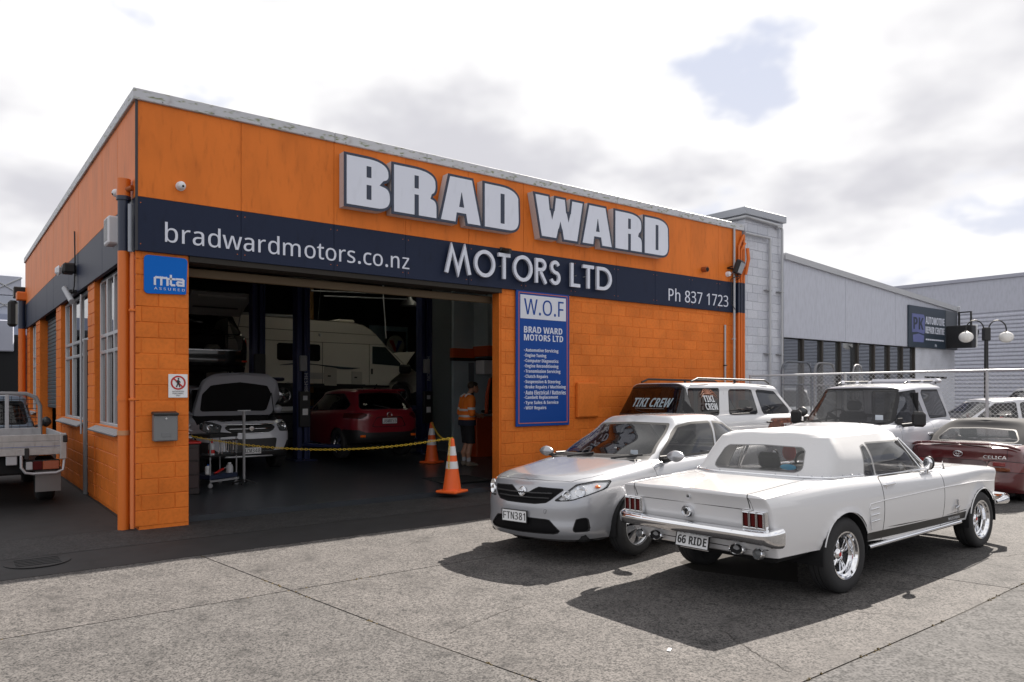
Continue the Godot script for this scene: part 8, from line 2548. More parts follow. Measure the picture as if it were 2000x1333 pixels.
func raised_black_suv() -> void:
	var pm := paint(lin(0.010, 0.010, 0.011), 0.25)
	var c := new_car("black_suv", "black SUV high on a lift with its tailgate open", "car", V(3.28, 2.02, -10.4), PI / 2, pm)
	var s := {"wb": 2.7, "nose": 2.2, "tail": -2.2, "w": 0.90, "sill": 0.25, "cowl": 1.0, "belt": [0.85, 0.95, 1.0, 1.02, 1.05, 1.08, 1.08], "r": 0.36, "head": 0.3, "roof_r": -1.75, "base_r": -2.14, "h": 1.66, "ycowl": 1.02, "ybr": 1.08, "wr": 0.62, "gsr": 4.0, "corner_r": 0.3}
	var g := shape(c, s)
	arches(c, 2.7, 0.36, 0.39, 0.89)
	var o := carve(g.body, [Vector2(-0.1, 1.1), Vector2(0.68, 1.1), Vector2(0.56, 1.58), Vector2(-0.1, 1.6)], 0, {"hi": V(-1.4, 9, 9), "r": 0.05})
	g.body = o[1]
	region(g, "side_window", MT.pane_dark, [V(0.6, 1.08, 0), V(0.1, 1.5, 0), V(-1.4, 1.52, 0), V(-1.8, 1.15, 0)], 90, {"gap": 0.01, "split": true, "lo": V(-3, 0, 0.3), "r": 0.03})
	region(g, "windscreen", MT.car_glass, [Vector2(-0.1, 1.06), Vector2(0.68, 1.06), Vector2(0.56, 1.52), Vector2(-0.1, 1.54)], 0, {"gap": 0.01, "lo": V(0.2, 0, 0), "r": 0.03})
	o = carve(c.body, [Vector2(-0.1, 1.3), Vector2(0.70, 1.3), Vector2(0.66, 0.72), Vector2(-0.1, 0.70)], 0, {"hi": V(-1.8, 9, 9), "r": 0.04})
	c.body = o[1]
	region(c, "tail_light", paint(lin(0.6, 0.03, 0.02), 0.2), [Vector2(0.74, 1.04), Vector2(0.90, 1.06), Vector2(0.90, 0.82), Vector2(0.80, 0.80)], 0, {"gap": 0.005, "split": true, "hi": V(-1.5, 9, 9)})
	finish(c)
	finish_gh(c, g)
	var tg := nodepart("tailgate", c.root, V(-1.78, 1.60, 0))
	var m := MB.new()
	var grey := mat(lin(0.32, 0.32, 0.31), 0.5)
	# swung up: outer shell over a paler inner lining
	m.prism(PackedVector2Array([Vector2(-0.05, 0.02), Vector2(-0.45, 0.30), Vector2(-0.98, 0.44), Vector2(-1.12, 0.40), Vector2(-1.0, 0.32), Vector2(-0.5, 0.16), Vector2(-0.08, -0.04)]), -0.70, 0.70)
	part("gate_panel", m, grey, tg)
	part("gate_glass", bx(V(-0.5, 0.10, -0.52), V(-0.12, 0.13, 0.52), 0.01), MT.pane_dark, tg)
	part("gate_trim", bx(V(-1.05, 0.30, -0.56), V(-0.6, 0.345, 0.56), 0.02), mat(lin(0.42, 0.42, 0.40), 0.6), tg)
	for sg: float in [1.0, -1.0]:
		part("gas_strut", tb([V(-1.85, 1.30, 0.66 * sg), V(-2.25, 1.80, 0.62 * sg)], 0.014, 6), MT.grey, c.root)
		part("rear_reflector", bx(V(-2.21, 0.42, 0.70 * sg - 0.06), V(-2.17, 0.46, 0.70 * sg + 0.06), 0.006), mat(lin(0.8, 0.06, 0.02), 0.3), c.root)
	part("load_sill", bx(V(-2.2, 0.68, -0.62), V(-1.9, 0.72, 0.62), 0.01), MT.chrome_soft, c.root)
	part("boot_lining", bx(V(-1.9, 0.5, -0.7), V(-0.6, 0.66, 0.7), 0.02), MT.dark, c.root)
	part("seat_back", bx(V(-1.0, 0.6, -0.6), V(-0.85, 1.3, 0.6), 0.06), MT.seat, c.root)
	part("cargo_bag", bx(V(-1.85, 0.68, -0.1), V(-1.6, 0.86, 0.25), 0.07), mat(lin(0.16, 0.15, 0.13), 0.8), c.root)
	under(c, -2.0, 2.0, 0.75, 0.22)
	wheels(c, 2.7, 1.54, 0.36, 0.23, 0.22)

func workshop_fixtures() -> void:
	# light-coloured office corner on the right
	var o := thing("office_partition", "pale blue office partition with orange stripe at the right of the workshop", "office", V(8.4, floor_y(-5.2), -5.6))
	part("wall_panel", bx(V(0, 0, -0.1), V(4.0, 5.0, 0.0), 0.005), MT.office, o)
	part("corner_panel", bx(V(0.62, 2.45, 0.0), V(4.0, 5.0, 0.62), 0.005), MT.office, o)
	part("side_panel", bx(V(-0.02, 0, -1.0), V(0.0, 5.0, -0.1)), mat(lin(0.12, 0.14, 0.15), 0.7), o)
	part("orange_stripe", bx(V(-0.03, 2.42, -0.12), V(0.64, 2.66, 0.03), 0.004), mat(lin(0.5, 0.08, 0.02), 0.5), o)
	part("orange_stripe", bx(V(0.60, 2.45, 0.0), V(4.0, 2.72, 0.65), 0.004), mat(lin(0.5, 0.08, 0.02), 0.5), o)
	part("black_trim", bx(V(-0.03, 2.34, -0.12), V(4.0, 2.42, 0.04), 0.004), MT.black, o)
	part("wall_cabinet", bx(V(0.66, 2.0, 0.02), V(1.6, 2.36, 0.4), 0.02), MT.white, o)
	part("door_opening", bx(V(0.45, 0.0, 0.005), V(0.62, 2.3, 0.02)), mat(lin(0.12, 0.14, 0.16), 0.5), o)
	part("upper_window", bx(V(0.05, 4.1, 0.004), V(0.62, 4.9, 0.02)), mat(lin(0.01, 0.012, 0.013), 0.2), o)
	var ct := thing("service_counter", "orange front service counter lettered BRAD WARD MOTORS in the workshop", "counter", V(8.25, floor_y(-4.2), -4.35))
	part("counter_front", bx(V(0, 0, -0.5), V(3.2, 0.98, 0), 0.01), mat(lin(0.42, 0.06, 0.015), 0.4), ct)
	part("counter_top", bx(V(-0.05, 0.98, -0.55), V(3.25, 1.03, 0.06), 0.01), MT.grey, ct)
	text("BRAD", V(0.45, 0.72, 0.001), 0.55, 0.12, 0.004, MT.light_grey, ct, "lettering", true)
	text("WARD", V(0.45, 0.55, 0.001), 0.55, 0.12, 0.004, MT.light_grey, ct, "lettering", true)
	text("MOTORS", V(0.45, 0.42, 0.001), 0.55, 0.08, 0.004, MT.red, ct, "lettering", true)
	var tri := MB.new()
	tri.prism(PackedVector2Array([Vector2(0.6, 0.36), Vector2(0.86, 0.36), Vector2(0.73, 0.1)]), 0.0, 0.004)
	part("arrow_mark", tri, MT.black, ct)
	var hc := thing("racing_seat", "black high backed seat with orange side wings above the counter", "chair", V(8.95, floor_y(-4.7) + 1.03, -4.62))
	var hb := MB.new()
	hb.prism(PackedVector2Array([Vector2(-0.24, 0.0), Vector2(0.24, 0.0), Vector2(0.25, 0.55), Vector2(0.17, 0.84), Vector2(0.0, 0.92), Vector2(-0.14, 0.84), Vector2(-0.2, 0.5)]), -0.05, 0.05)
	part("backrest", hb, MT.black, hc)
	for sg: float in [1.0, -1.0]:
		part("wing", tb([V(0.25 * sg, 0.0, 0.03), V(0.24 * sg, 0.5, 0.06), V(0.14 * sg, 0.86, 0.04)], [0.045, 0.05, 0.03], 8), mat(lin(0.55, 0.08, 0.02), 0.6), hc)
	part("base", bx(V(-0.2, 0, -0.3), V(0.2, 0.08, 0.1), 0.03), MT.black, hc)
	# poster of a big V in a ring on the back wall
	var ps := thing("oil_poster", "framed oil poster with red and blue V in a ring on the back wall", "poster", V(10.9, 3.15, -14.98))
	part("board", bx(V(-0.15, -0.1, 0), V(1.5, 1.05, 0.03), 0.01), mat(lin(0.30, 0.42, 0.46), 0.6), ps)
	part("dark_panel", bx(V(0.5, -0.02, 0.03), V(1.4, 0.85, 0.045), 0.006), mat(lin(0.03, 0.032, 0.04), 0.5), ps)
	var rg := MB.new()
	rg.xf = Transform3D(Basis(V(1, 0, 0), PI / 2), V(0.95, 0.33, 0.045))
	rg.lathe([Vector2(0.38, 0.0), Vector2(0.38, 0.006), Vector2(0.0, 0.006)], 32)
	part("pale_disc", rg, mat(lin(0.45, 0.45, 0.42), 0.6), ps)
	var vr := MB.new()
	vr.prism(PackedVector2Array([Vector2(0.68, 0.5), Vector2(0.84, 0.5), Vector2(0.97, 0.2), Vector2(0.95, 0.08), Vector2(0.9, 0.08)]), 0.05, 0.056)
	part("red_stroke", vr, MT.red, ps)
	var vb := MB.new()
	vb.prism(PackedVector2Array([Vector2(1.06, 0.5), Vector2(1.22, 0.5), Vector2(1.0, 0.08), Vector2(0.955, 0.08), Vector2(0.975, 0.22)]), 0.05, 0.057)
	part("blue_stroke", vb, mat(lin(0.02, 0.05, 0.25), 0.5), ps)
	# pipes, hose, lamp, timber post
	var pr := thing("overhead_pipes", "pair of level steel pipes under the workshop roof", "pipe", V(0, 0, -8.0))
	part("pipe", tb([V(5.6, 4.31, 0), V(8.2, 4.42, 0)], 0.018, 8), MT.grey, pr)
	part("pipe", tb([V(5.95, 4.20, 0.02), V(8.40, 4.30, 0.02)], 0.018, 8), MT.light_grey, pr)
	var hs := thing("hanging_hose", "pale air hose hanging from the roof above the motorhome cab", "hose", V(7.62, 0, -8.0))
	part("hose", tb([V(-0.01, 4.52, 0.1), V(0.02, 4.1, 0.1), V(0.09, 3.17, 0.1)], 0.016, 8), MT.plate, hs)
	part("fitting", tb([V(-0.01, 4.5, 0.1), V(0.0, 4.6, 0.1)], 0.025, 8), MT.alu, hs)
	var tp := thing("timber_post", "bare orange timber roof post behind the motorhome", "post", V(7.25, 0, -12.2))
	part("post", bx(V(-0.14, 0.2, -0.1), V(0.14, 5.3, 0.1), 0.01), MT.timber, tp)
	part("cable", tb([V(0.42, 5.25, 0.05), V(0.30, 4.0, 0.05)], 0.012, 6), MT.grey, tp)
	var lm := thing("high_bay_lamp", "bell shaped grey workshop lamp near the right lift post", "lamp", V(9.05, 4.25, -9.0))
	var bl := MB.new()
	bl.lathe([Vector2(0.28, 0.0), Vector2(0.24, 0.09), Vector2(0.12, 0.18), Vector2(0.06, 0.3)], 20)
	part("shade", bl, mat(lin(0.2, 0.2, 0.2), 0.4, 0.5), lm)
	part("stem", tb([V(0, 0.3, 0), V(0, 1.05, 0)], 0.015, 6), MT.black, lm)
	var bj := thing("roof_beam", "dark steel roof beam spanning the workshop", "beam", V(0, 4.75, -9.9))
	part("flange", bx(V(0.3, 0, -0.1), V(12.4, 0.03, 0.1)), MT.dark, bj)
	part("web", bx(V(0.3, 0.03, -0.015), V(12.4, 0.4, 0.015)), MT.dark, bj)
	# benches and cabinets in the gloom
	var wb := thing("work_bench", "dark work bench with tool drawers below the motorhome", "bench", V(5.2, floor_y(-8.4), -8.2))
	part("top", bx(V(-0.9, 0.95, -0.35), V(0.9, 1.0, 0.35), 0.008), MT.grey, wb)
	for k in 4:
		part("drawer", bx(V(-0.8, 0.12 + k * 0.2, 0.3), V(0.0, 0.30 + k * 0.2, 0.34), 0.01), MT.black, wb)
	part("carcass", bx(V(-0.85, 0.05, -0.3), V(0.05, 0.95, 0.3), 0.01), MT.dark, wb)
	for sg: float in [1.0, -1.0]: part("leg", bx(V(0.8, 0, 0.28 * sg - 0.03), V(0.86, 0.95, 0.28 * sg + 0.03)), MT.black, wb)
	part("paper", bx(V(-0.3, 1.0, 0.0), V(0.2, 1.1, 0.02)), MT.plate, wb)

# smooth union of tapered capsules, meshed as surface nets
func nets(bones: Array, cell: float, k: float, lo: Vector3, hi: Vector3, inflate := 0.0, clip = null) -> MB:
	var n := Vector3i(((hi - lo) / cell).ceil()) + Vector3i.ONE
	var D := PackedFloat32Array()
	D.resize(n.x * n.y * n.z)
	D.fill(1.0)
	for b in bones:
		var a: Vector3 = b[0]
		var e: Vector3 = b[1]
		var ra: float = b[2] + inflate
		var rb: float = b[3] + inflate
		var m := maxf(ra, rb) + k + cell * 2.0
		var i0 := Vector3i(((Vector3(minf(a.x, e.x), minf(a.y, e.y), minf(a.z, e.z)) - Vector3.ONE * m - lo) / cell).floor()).clamp(Vector3i.ZERO, n - Vector3i.ONE)
		var i1 := Vector3i(((Vector3(maxf(a.x, e.x), maxf(a.y, e.y), maxf(a.z, e.z)) + Vector3.ONE * m - lo) / cell).ceil()).clamp(Vector3i.ZERO, n - Vector3i.ONE)
		var ab := e - a
		var L := maxf(ab.length_squared(), 1e-9)
		var fl: Vector3 = b[4] if b.size() > 4 else Vector3.ONE
		for z in range(i0.z, i1.z + 1):
			for y in range(i0.y, i1.y + 1):
				for x in range(i0.x, i1.x + 1):
					var q := lo + Vector3(x, y, z) * cell
					var t := clampf((q - a).dot(ab) / L, 0.0, 1.0)
					var d := ((q - a - ab * t) / fl).length() - lerpf(ra, rb, t)
					var id := x + n.x * (y + n.y * z)
					var o := D[id]
					var h := maxf(k - absf(d - o), 0.0) / k
					D[id] = minf(d, o) - h * h * k * 0.25
	if clip != null:
		for z in n.z:
			for y in n.y:
				for x in n.x:
					var id := x + n.x * (y + n.y * z)
					if D[id] < 0.1: D[id] = maxf(D[id], clip.call(lo + Vector3(x, y, z) * cell))
	var P := {}
	var G := {}
	var cn := [[0, 0, 0], [1, 0, 0], [0, 1, 0], [1, 1, 0], [0, 0, 1], [1, 0, 1], [0, 1, 1], [1, 1, 1]]
	for z in n.z - 1:
		for y in n.y - 1:
			for x in n.x - 1:
				var id := x + n.x * (y + n.y * z)
				var v := []
				var neg := 0
				for c in cn:
					var d: float = D[id + c[0] + n.x * (c[1] + n.y * c[2])]
					v.append(d)
					if d < 0: neg += 1
				if neg == 0 or neg == 8: continue
				var s := Vector3.ZERO
				var ct := 0
				for e in [[0, 1], [2, 3], [4, 5], [6, 7], [0, 2], [1, 3], [4, 6], [5, 7], [0, 4], [1, 5], [2, 6], [3, 7]]:
					if (v[e[0]] < 0) != (v[e[1]] < 0):
						var t: float = v[e[0]] / (v[e[0]] - v[e[1]])
						s += Vector3(cn[e[0]][0], cn[e[0]][1], cn[e[0]][2]).lerp(Vector3(cn[e[1]][0], cn[e[1]][1], cn[e[1]][2]), t)
						ct += 1
				P[id] = lo + (Vector3(x, y, z) + s / ct) * cell
				G[id] = Vector3(v[1] + v[3] + v[5] + v[7] - v[0] - v[2] - v[4] - v[6], v[2] + v[3] + v[6] + v[7] - v[0] - v[1] - v[4] - v[5], v[4] + v[5] + v[6] + v[7] - v[0] - v[1] - v[2] - v[3]).normalized()
	var out := MB.new()
	var sx := 1
	var sy := n.x
	var sz := n.x * n.y
	for id in P:
		var x: int = id % n.x
		var y: int = (id / n.x) % n.y
		var z: int = id / sz
		for q in [[sx, sy, sz, y, z], [sy, sz, sx, z, x], [sz, sx, sy, x, y]]:
			if q[3] == 0 or q[4] == 0: continue
			var a := D[id]
			var b := D[id + q[0]]
			if (a < 0) == (b < 0): continue
			var i2: int = id - q[1]
			var i3: int = id - q[1] - q[2]
			var i4: int = id - q[2]
			if not (P.has(i2) and P.has(i3) and P.has(i4)): continue
			var w := [id, i2, i3, i4]
			if a >= 0: w = [id, i4, i3, i2]
			out.tri(P[w[0]], P[w[1]], P[w[2]], G[w[0]], G[w[1]], G[w[2]])
			out.tri(P[w[0]], P[w[2]], P[w[3]], G[w[0]], G[w[2]], G[w[3]])
	return out

func worker() -> void:
	# a man standing in three quarter back view, facing +x and away, head bowed over something in his hands
	var o := thing("person", "man in orange hi-vis shirt and dark shorts looking down beside the counter", "person", V(7.05, floor_y(-3.0), -3.0), deg_to_rad(-8))
	# local: faces +x, left side towards -z (z = + is his right)
	var hip := V(0, 0.96, 0)
	var ches := V(0.02, 1.36, 0)
	var nk := V(0.06, 1.53, 0)
	var body := [
		[V(-0.005, 0.98, 0.07), V(0.0, 1.12, 0.05), 0.135, 0.125], [V(-0.005, 0.98, -0.07), V(0.0, 1.12, -0.05), 0.135, 0.125],
		[V(0.0, 1.12, 0.04), V(0.015, 1.38, 0.08), 0.125, 0.125], [V(0.0, 1.12, -0.04), V(0.015, 1.38, -0.08), 0.125, 0.125],
		[V(0.015, 1.45, 0.17), V(0.03, 1.47, -0.17), 0.07, 0.07], [V(0.02, 1.48, 0), V(0.09, 1.60, 0), 0.062, 0.056]]
	for sg: float in [1.0, -1.0]:
		var kx: float = 0.03 if sg > 0 else 0.06
		body.append([V(0, 0.94, 0.095 * sg), V(kx, 0.52, 0.11 * sg), 0.092, 0.06])
		body.append([V(kx, 0.52, 0.11 * sg), V(-0.02, 0.30, 0.115 * sg), 0.058, 0.056])
		body.append([V(-0.02, 0.30, 0.115 * sg), V(-0.01, 0.09, 0.115 * sg), 0.055, 0.036])
		body.append([V(0.0, 1.45, 0.20 * sg), V(-0.02, 1.17, 0.27 * sg), 0.055, 0.044])
		body.append([V(-0.02, 1.17, 0.27 * sg), V(0.22, 1.09, 0.16 * sg), 0.043, 0.029])
		# palm and five fingers folding round a small tool
		var w := V(0.22, 1.09, 0.16 * sg)
		body.append([w, w + V(0.07, -0.005, -0.035 * sg), 0.027, 0.030])
		for f in 4:
			var r0 := w + V(0.085, 0.02 - f * 0.019, -0.045 * sg)
			var r1 := r0 + V(0.035, -0.006, -0.022 * sg)
			body.append([r0, r1, 0.0095, 0.009])
			body.append([r1, r1 + V(0.004 - 0.002 * f, -0.012, -0.028 * sg), 0.009, 0.008])
		body.append([w + V(0.03, 0.02, -0.02 * sg), w + V(0.08, 0.038, -0.05 * sg), 0.011, 0.009])
	# head bowed forward, with jaw, nose, ears
	var hc := V(0.15, 1.70, 0)
	body.append([hc + V(-0.02, 0.02, 0), hc + V(0.03, -0.01, 0), 0.092, 0.082])
	body.append([hc + V(0.05, -0.05, 0), hc + V(0.075, -0.085, 0), 0.055, 0.04])
	var skin := nets(body, 0.0145, 0.035, V(-0.3, 0.0, -0.42), V(0.45, 1.88, 0.42))
	var hb := [[hc + V(0.096, -0.02, 0), hc + V(0.125, -0.055, 0), 0.012, 0.016], [hc + V(-0.01, -0.02, 0.088), hc + V(-0.015, 0.02, 0.09), 0.014, 0.018], [hc + V(-0.01, -0.02, -0.088), hc + V(-0.015, 0.02, -0.09), 0.014, 0.018]]
	skin.add(nets(hb, 0.005, 0.01, hc - V(0.15, 0.15, 0.15), hc + V(0.18, 0.15, 0.15)))
	part("body", skin, MT.skin, o)
	for sg: float in [1.0, -1.0]:
		var ey := MB.new()
		ey.ball(hc + V(0.095, -0.005, 0.034 * sg), V(0.008, 0.008, 0.012), 10, 8)
		part("eye", ey, MT.black, o)
	var mo := MB.new()
	mo.ball(hc + V(0.112, -0.085, 0), V(0.006, 0.006, 0.024), 10, 8)
	part("mouth", mo, mat(lin(0.25, 0.09, 0.07), 0.6), o)
	var hair := nets([[hc + V(-0.03, 0.035, 0), hc + V(0.03, 0.03, 0), 0.097, 0.085]], 0.012, 0.02, hc - V(0.2, 0.2, 0.2), hc + V(0.2, 0.2, 0.2), 0.002, func(q: Vector3) -> float: return (hc.y + 0.025 - (q.x - hc.x) * -0.35 * 1.0 - 0.02) - q.y + (0.0 if q.x < hc.x else (q.x - hc.x) * 0.3))
	part("hair", hair, MT.hair, o)
	var sb := []
	for i in 5: sb.append(body[i])
	for sg: float in [1.0, -1.0]:
		sb.append([V(0.0, 1.45, 0.19 * sg), V(-0.022, 1.15, 0.275 * sg), 0.062, 0.062])
	sb.append([V(0.0, 0.98, 0.06), V(0.0, 0.9, 0.06), 0.14, 0.15])
	sb.append([V(0.0, 0.98, -0.06), V(0.0, 0.9, -0.06), 0.14, 0.15])
	var slo := V(-0.32, 0.8, -0.45)
	var shi := V(0.35, 1.62, 0.45)
	part("shirt", nets(sb, 0.0145, 0.04, slo, shi, 0.016, func(q: Vector3) -> float: return maxf(1.0 - q.y, q.y - 1.545 - 0.3 * q.x)), MT.hivis, o)
	part("shirt_hem", nets(sb, 0.0145, 0.04, slo, shi, 0.015, func(q: Vector3) -> float: return maxf(0.88 - q.y, q.y - 1.0)), MT.navy_cloth, o)
	for y in [[1.06, 1.11], [1.19, 1.24]]:
		part("reflective_band", nets(sb, 0.0145, 0.04, slo, shi, 0.021, func(q: Vector3) -> float: return maxf(maxf(y[0] - q.y, q.y - y[1]), absf(q.z) - 0.22)), MT.reflect, o)
	for sg: float in [1.0, -1.0]:
		part("sleeve_band", nets([sb[5 if sg > 0 else 6]], 0.012, 0.02, slo, shi, 0.022, func(q: Vector3) -> float: return maxf(1.22 - q.y, q.y - 1.275)), MT.reflect, o)
		part("shoulder_flash", tb([V(-0.10, 1.50, 0.10 * sg), V(-0.02, 1.56, 0.09 * sg), V(0.06, 1.53, 0.10 * sg)], 0.018, 6), MT.reflect, o)
	part("collar", tb(arc(V(0.05, 1.545, 0), V(1, 0.4, 0).normalized(), V(0, 0, 1), 0.072, 0, TAU * 15 / 16.0, 15), 0.018, 6, true), MT.navy_cloth, o)
	var sh := []
	for sg: float in [1.0, -1.0]:
		var kx: float = 0.03 if sg > 0 else 0.06
		sh.append([V(0, 0.94, 0.09 * sg), V(kx, 0.46, 0.115 * sg), 0.11, 0.088])
	sh.append([V(0, 0.95, 0.06), V(0, 0.95, -0.06), 0.13, 0.13])
	part("shorts", nets(sh, 0.0145, 0.03, V(-0.3, 0.4, -0.35), V(0.35, 1.1, 0.35), 0.012, func(q: Vector3) -> float: return 0.50 - q.y), MT.shorts, o)
	for sg: float in [1.0, -1.0]:
		part("sock", tb([V(-0.012, 0.08, 0.115 * sg), V(-0.014, 0.2, 0.115 * sg)], 0.047, 10), MT.light_grey, o)
		var shoe := nets([[V(-0.03, 0.05, 0.115 * sg), V(0.05, 0.045, 0.118 * sg), 0.048, 0.048], [V(0.05, 0.045, 0.118 * sg), V(0.17, 0.035, 0.125 * sg), 0.045, 0.035], [V(-0.01, 0.06, 0.115 * sg), V(-0.01, 0.11, 0.115 * sg), 0.05, 0.048]], 0.012, 0.03, V(-0.12, -0.01, -0.22), V(0.26, 0.2, 0.22), 0.0, func(q: Vector3) -> float: return 0.004 - q.y)
		part("shoe", shoe, mat(lin(0.16, 0.13, 0.1), 0.7), o)
	var tool := thing("spanner", "small steel spanner held in the worker's hands", "tool", V(0, 0, 0))
	tool.transform = o.transform
	part("shaft", tb([V(0.315, 1.085, -0.09), V(0.315, 1.085, 0.09)], 0.009, 8), MT.chrome_soft, tool)
	part("jaw", bx(V(0.30, 1.075, 0.085), V(0.33, 1.095, 0.125), 0.004), MT.chrome_soft, tool)

# ---------------------------------------------------------------- cones, chain, trolley and the rest at the door
func cone(label: String, at: Vector3) -> void:
	var o := thing("traffic_cone", label, "traffic cone", at, 0.4, "cones holding the chain")
	part("base", bx(V(-0.2, 0, -0.2), V(0.2, 0.045, 0.2), 0.015), MT.cone, o)
	var prof := func(y0: float, y1: float, off := 0.0) -> Array:
		var R := func(y: float) -> float: return lerpf(0.155, 0.035, (y - 0.045) / 0.855)
		return [Vector2(R.call(y0) + off, y0), Vector2(R.call(y1) + off, y1)]
	var b := MB.new()
	b.lathe(prof.call(0.04, 0.88), 28)
	b.lathe([Vector2(0.038, 0.88), Vector2(0.03, 0.9), Vector2(0.0, 0.9)], 28)
	part("cone_body", b, MT.cone, o)
	for y in [[0.40, 0.52], [0.62, 0.77]]:
		var m := MB.new()
		var q: Array = prof.call(y[0], y[1], 0.003)
		m.lathe([Vector2(q[0].x - 0.003, y[0]), q[0], q[1], Vector2(q[1].x - 0.003, y[1])], 28, 1.1)
		part("reflective_collar", m, MT.reflect, o)

func chain(called: String, label: String, pts: Array, lk := 0.05) -> void:
	var o := thing(called, label, "chain")
	var len := 0.0
	for i in pts.size() - 1: len += pts[i].distance_to(pts[i + 1])
	var m := MB.new()
	var n := int(len / (lk * 0.78))
	var seg := 0
	var acc := 0.0
	for k in n:
		var s := len * (k + 0.5) / n
		while seg < pts.size() - 2 and acc + pts[seg].distance_to(pts[seg + 1]) < s:
			acc += pts[seg].distance_to(pts[seg + 1])
			seg += 1
		var d: Vector3 = (pts[seg + 1] - pts[seg]).normalized()
		var c: Vector3 = pts[seg] + d * (s - acc)
		var side := d.cross(Vector3.UP if absf(d.y) < 0.9 else Vector3.RIGHT).normalized()
		var up := side.cross(d)
		var w := side if k % 2 else up
		var ring := []
		for i in 10:
			var a := TAU * i / 10
			ring.append(c + d * cos(a) * lk * 0.5 + w * sin(a) * lk * 0.28)
		m.tube(ring, lk * 0.10, 5, true)
	var pt := part("links", m, MT.yellow, o)
	tag(pt, "", "", "", "stuff")

func sag(a: Vector3, b: Vector3, drop: float, n := 24) -> Array:
	var o := []
	for i in n + 1:
		var t := i / float(n)
		o.append(a.lerp(b, t) - V(0, drop * 4.0 * t * (1 - t), 0))
	return o

func build_small_things() -> void:
	cone("orange cone with white collars at the door threshold holding the yellow chain", V(4.81, 0.05, -0.14))
	cone("red orange cone standing deeper inside beside the red hatchback", V(6.71, 0.14, -3.89))
	chain("yellow_chain", "long yellow plastic chain sagging across the workshop doorway", sag(V(1.30, 1.0, -2.6), V(4.80, 0.96, -0.14), 0.21, 40))
	chain("short_yellow_chain", "short yellow chain drooping between the two cones", sag(V(4.83, 0.96, -0.15), V(6.71, 1.04, -3.89), 0.16, 24))
	chain("hanging_chain_end", "loose end of yellow chain hanging down the front cone", [V(4.74, 0.95, -0.10), V(4.70, 0.75, -0.06), V(4.68, 0.45, -0.04)])
	# tool trolley
	var c := thing("tool_trolley", "open steel tool trolley with spanners hanging along its side", "trolley", V(1.78, floor_y(-2.85), -2.9), 0.45)
	for sx: float in [-0.28, 0.28]:
		for sz: float in [-0.2, 0.2]:
			part("upright", tb([V(sx, 0.08, sz), V(sx, 0.86, sz)], 0.014, 6), MT.grey, c)
			var w := MB.new()
			w.xf = Transform3D(Basis(V(1, 0, 0), PI / 2), V(sx, 0.045, sz))
			w.lathe([Vector2(0, -0.015), Vector2(0.04, -0.015), Vector2(0.045, 0), Vector2(0.04, 0.015), Vector2(0, 0.015)], 14)
			part("castor", w, MT.grey, c)
	part("lower_tray", bx(V(-0.3, 0.14, -0.22), V(0.3, 0.22, 0.22), 0.01), mat(lin(0.012, 0.02, 0.05), 0.5), c)
	part("middle_tray", bx(V(-0.3, 0.52, -0.22), V(0.3, 0.55, 0.22), 0.006), MT.black, c)
	part("top_tray", bx(V(-0.3, 0.84, -0.22), V(0.3, 0.9, 0.22), 0.01), MT.black, c)
	part("front_bar", bx(V(-0.31, 0.10, 0.215), V(0.31, 0.135, 0.235), 0.004), MT.grey, c)
	part("hook_rail", tb([V(-0.28, 0.80, 0.24), V(0.28, 0.80, 0.24)], 0.008, 6), MT.grey, c)
	var rng := RandomNumberGenerator.new()
	rng.seed = 9
	for k in 11:
		var x := -0.12 + k * 0.037
		var L := rng.randf_range(0.15, 0.22)
		var s := thing("hanging_spanner", "%s steel spanner from the left hanging in the row on the tool trolley" % ["first", "second", "third", "fourth", "fifth", "sixth", "seventh", "eighth", "ninth", "tenth", "eleventh"][k], "spanner", Vector3.ZERO, 0, "spanners hanging on the trolley")
		s.transform = c.transform * Transform3D(Basis(V(0, 0, 1), rng.randf_range(-0.12, 0.12)), V(x, 0.80, 0.252))
		var m := MB.new()
		m.box(V(-0.006, -L, -0.003), V(0.006, -0.02, 0.003), 0.002)
		m.xf = Transform3D(Basis(V(1, 0, 0), PI / 2), V(0, -0.012, 0))
		m.lathe([Vector2(0.009, -0.004), Vector2(0.016, -0.004), Vector2(0.016, 0.004), Vector2(0.009, 0.004), Vector2(0.009, -0.004)], 12)
		part("shaft", m, MT.chrome_soft, s)
		part("jaw", bx(V(-0.014, -L - 0.02, -0.004), V(0.014, -L + 0.005, 0.004), 0.003), MT.chrome_soft, s)
	var put := func(called: String, label: String, cat: String, at: Vector3, mesh: MB, m: Material) -> Node3D:
		var o := thing(called, label, cat, Vector3.ZERO)
		o.transform = c.transform * Transform3D(Basis.IDENTITY, at)
		part("body", mesh, m, o)
		return o
	var can := MB.new()
	can.lathe([Vector2(0, 0), Vector2(0.05, 0), Vector2(0.05, 0.17), Vector2(0.03, 0.2), Vector2(0.02, 0.205)], 18)
	var sc: Node3D = put.call("spray_can", "grey and red spray can on the trolley's middle tray", "spray can", V(-0.2, 0.55, 0.14), can, MT.light_grey)
	part("red_cap", tb([V(0, 0.2, 0), V(0, 0.27, 0)], [0.026, 0.022], 14), MT.red, sc)
	part("red_label", tb([V(0, 0.03, 0), V(0, 0.09, 0)], 0.0515, 18), MT.red, sc)
	var jar := MB.new()
	jar.lathe([Vector2(0, 0), Vector2(0.06, 0), Vector2(0.06, 0.1), Vector2(0.045, 0.14), Vector2(0.0, 0.15)], 18)
	var j: Node3D = put.call("grey_jar", "pale grey plastic jug on the trolley's lower shelf", "jug", V(0.2, 0.22, 0.12), jar, MT.light_grey)
	part("lid", tb([V(0, 0.15, 0), V(0, 0.17, 0)], 0.03, 12), MT.white, j)
	var rag := MB.new()
	rag.xf = Transform3D(Basis(V(0, 0, 1), 0.35), Vector3.ZERO)
	rag.box(V(-0.1, 0, -0.03), V(0.1, 0.03, 0.03), 0.012)
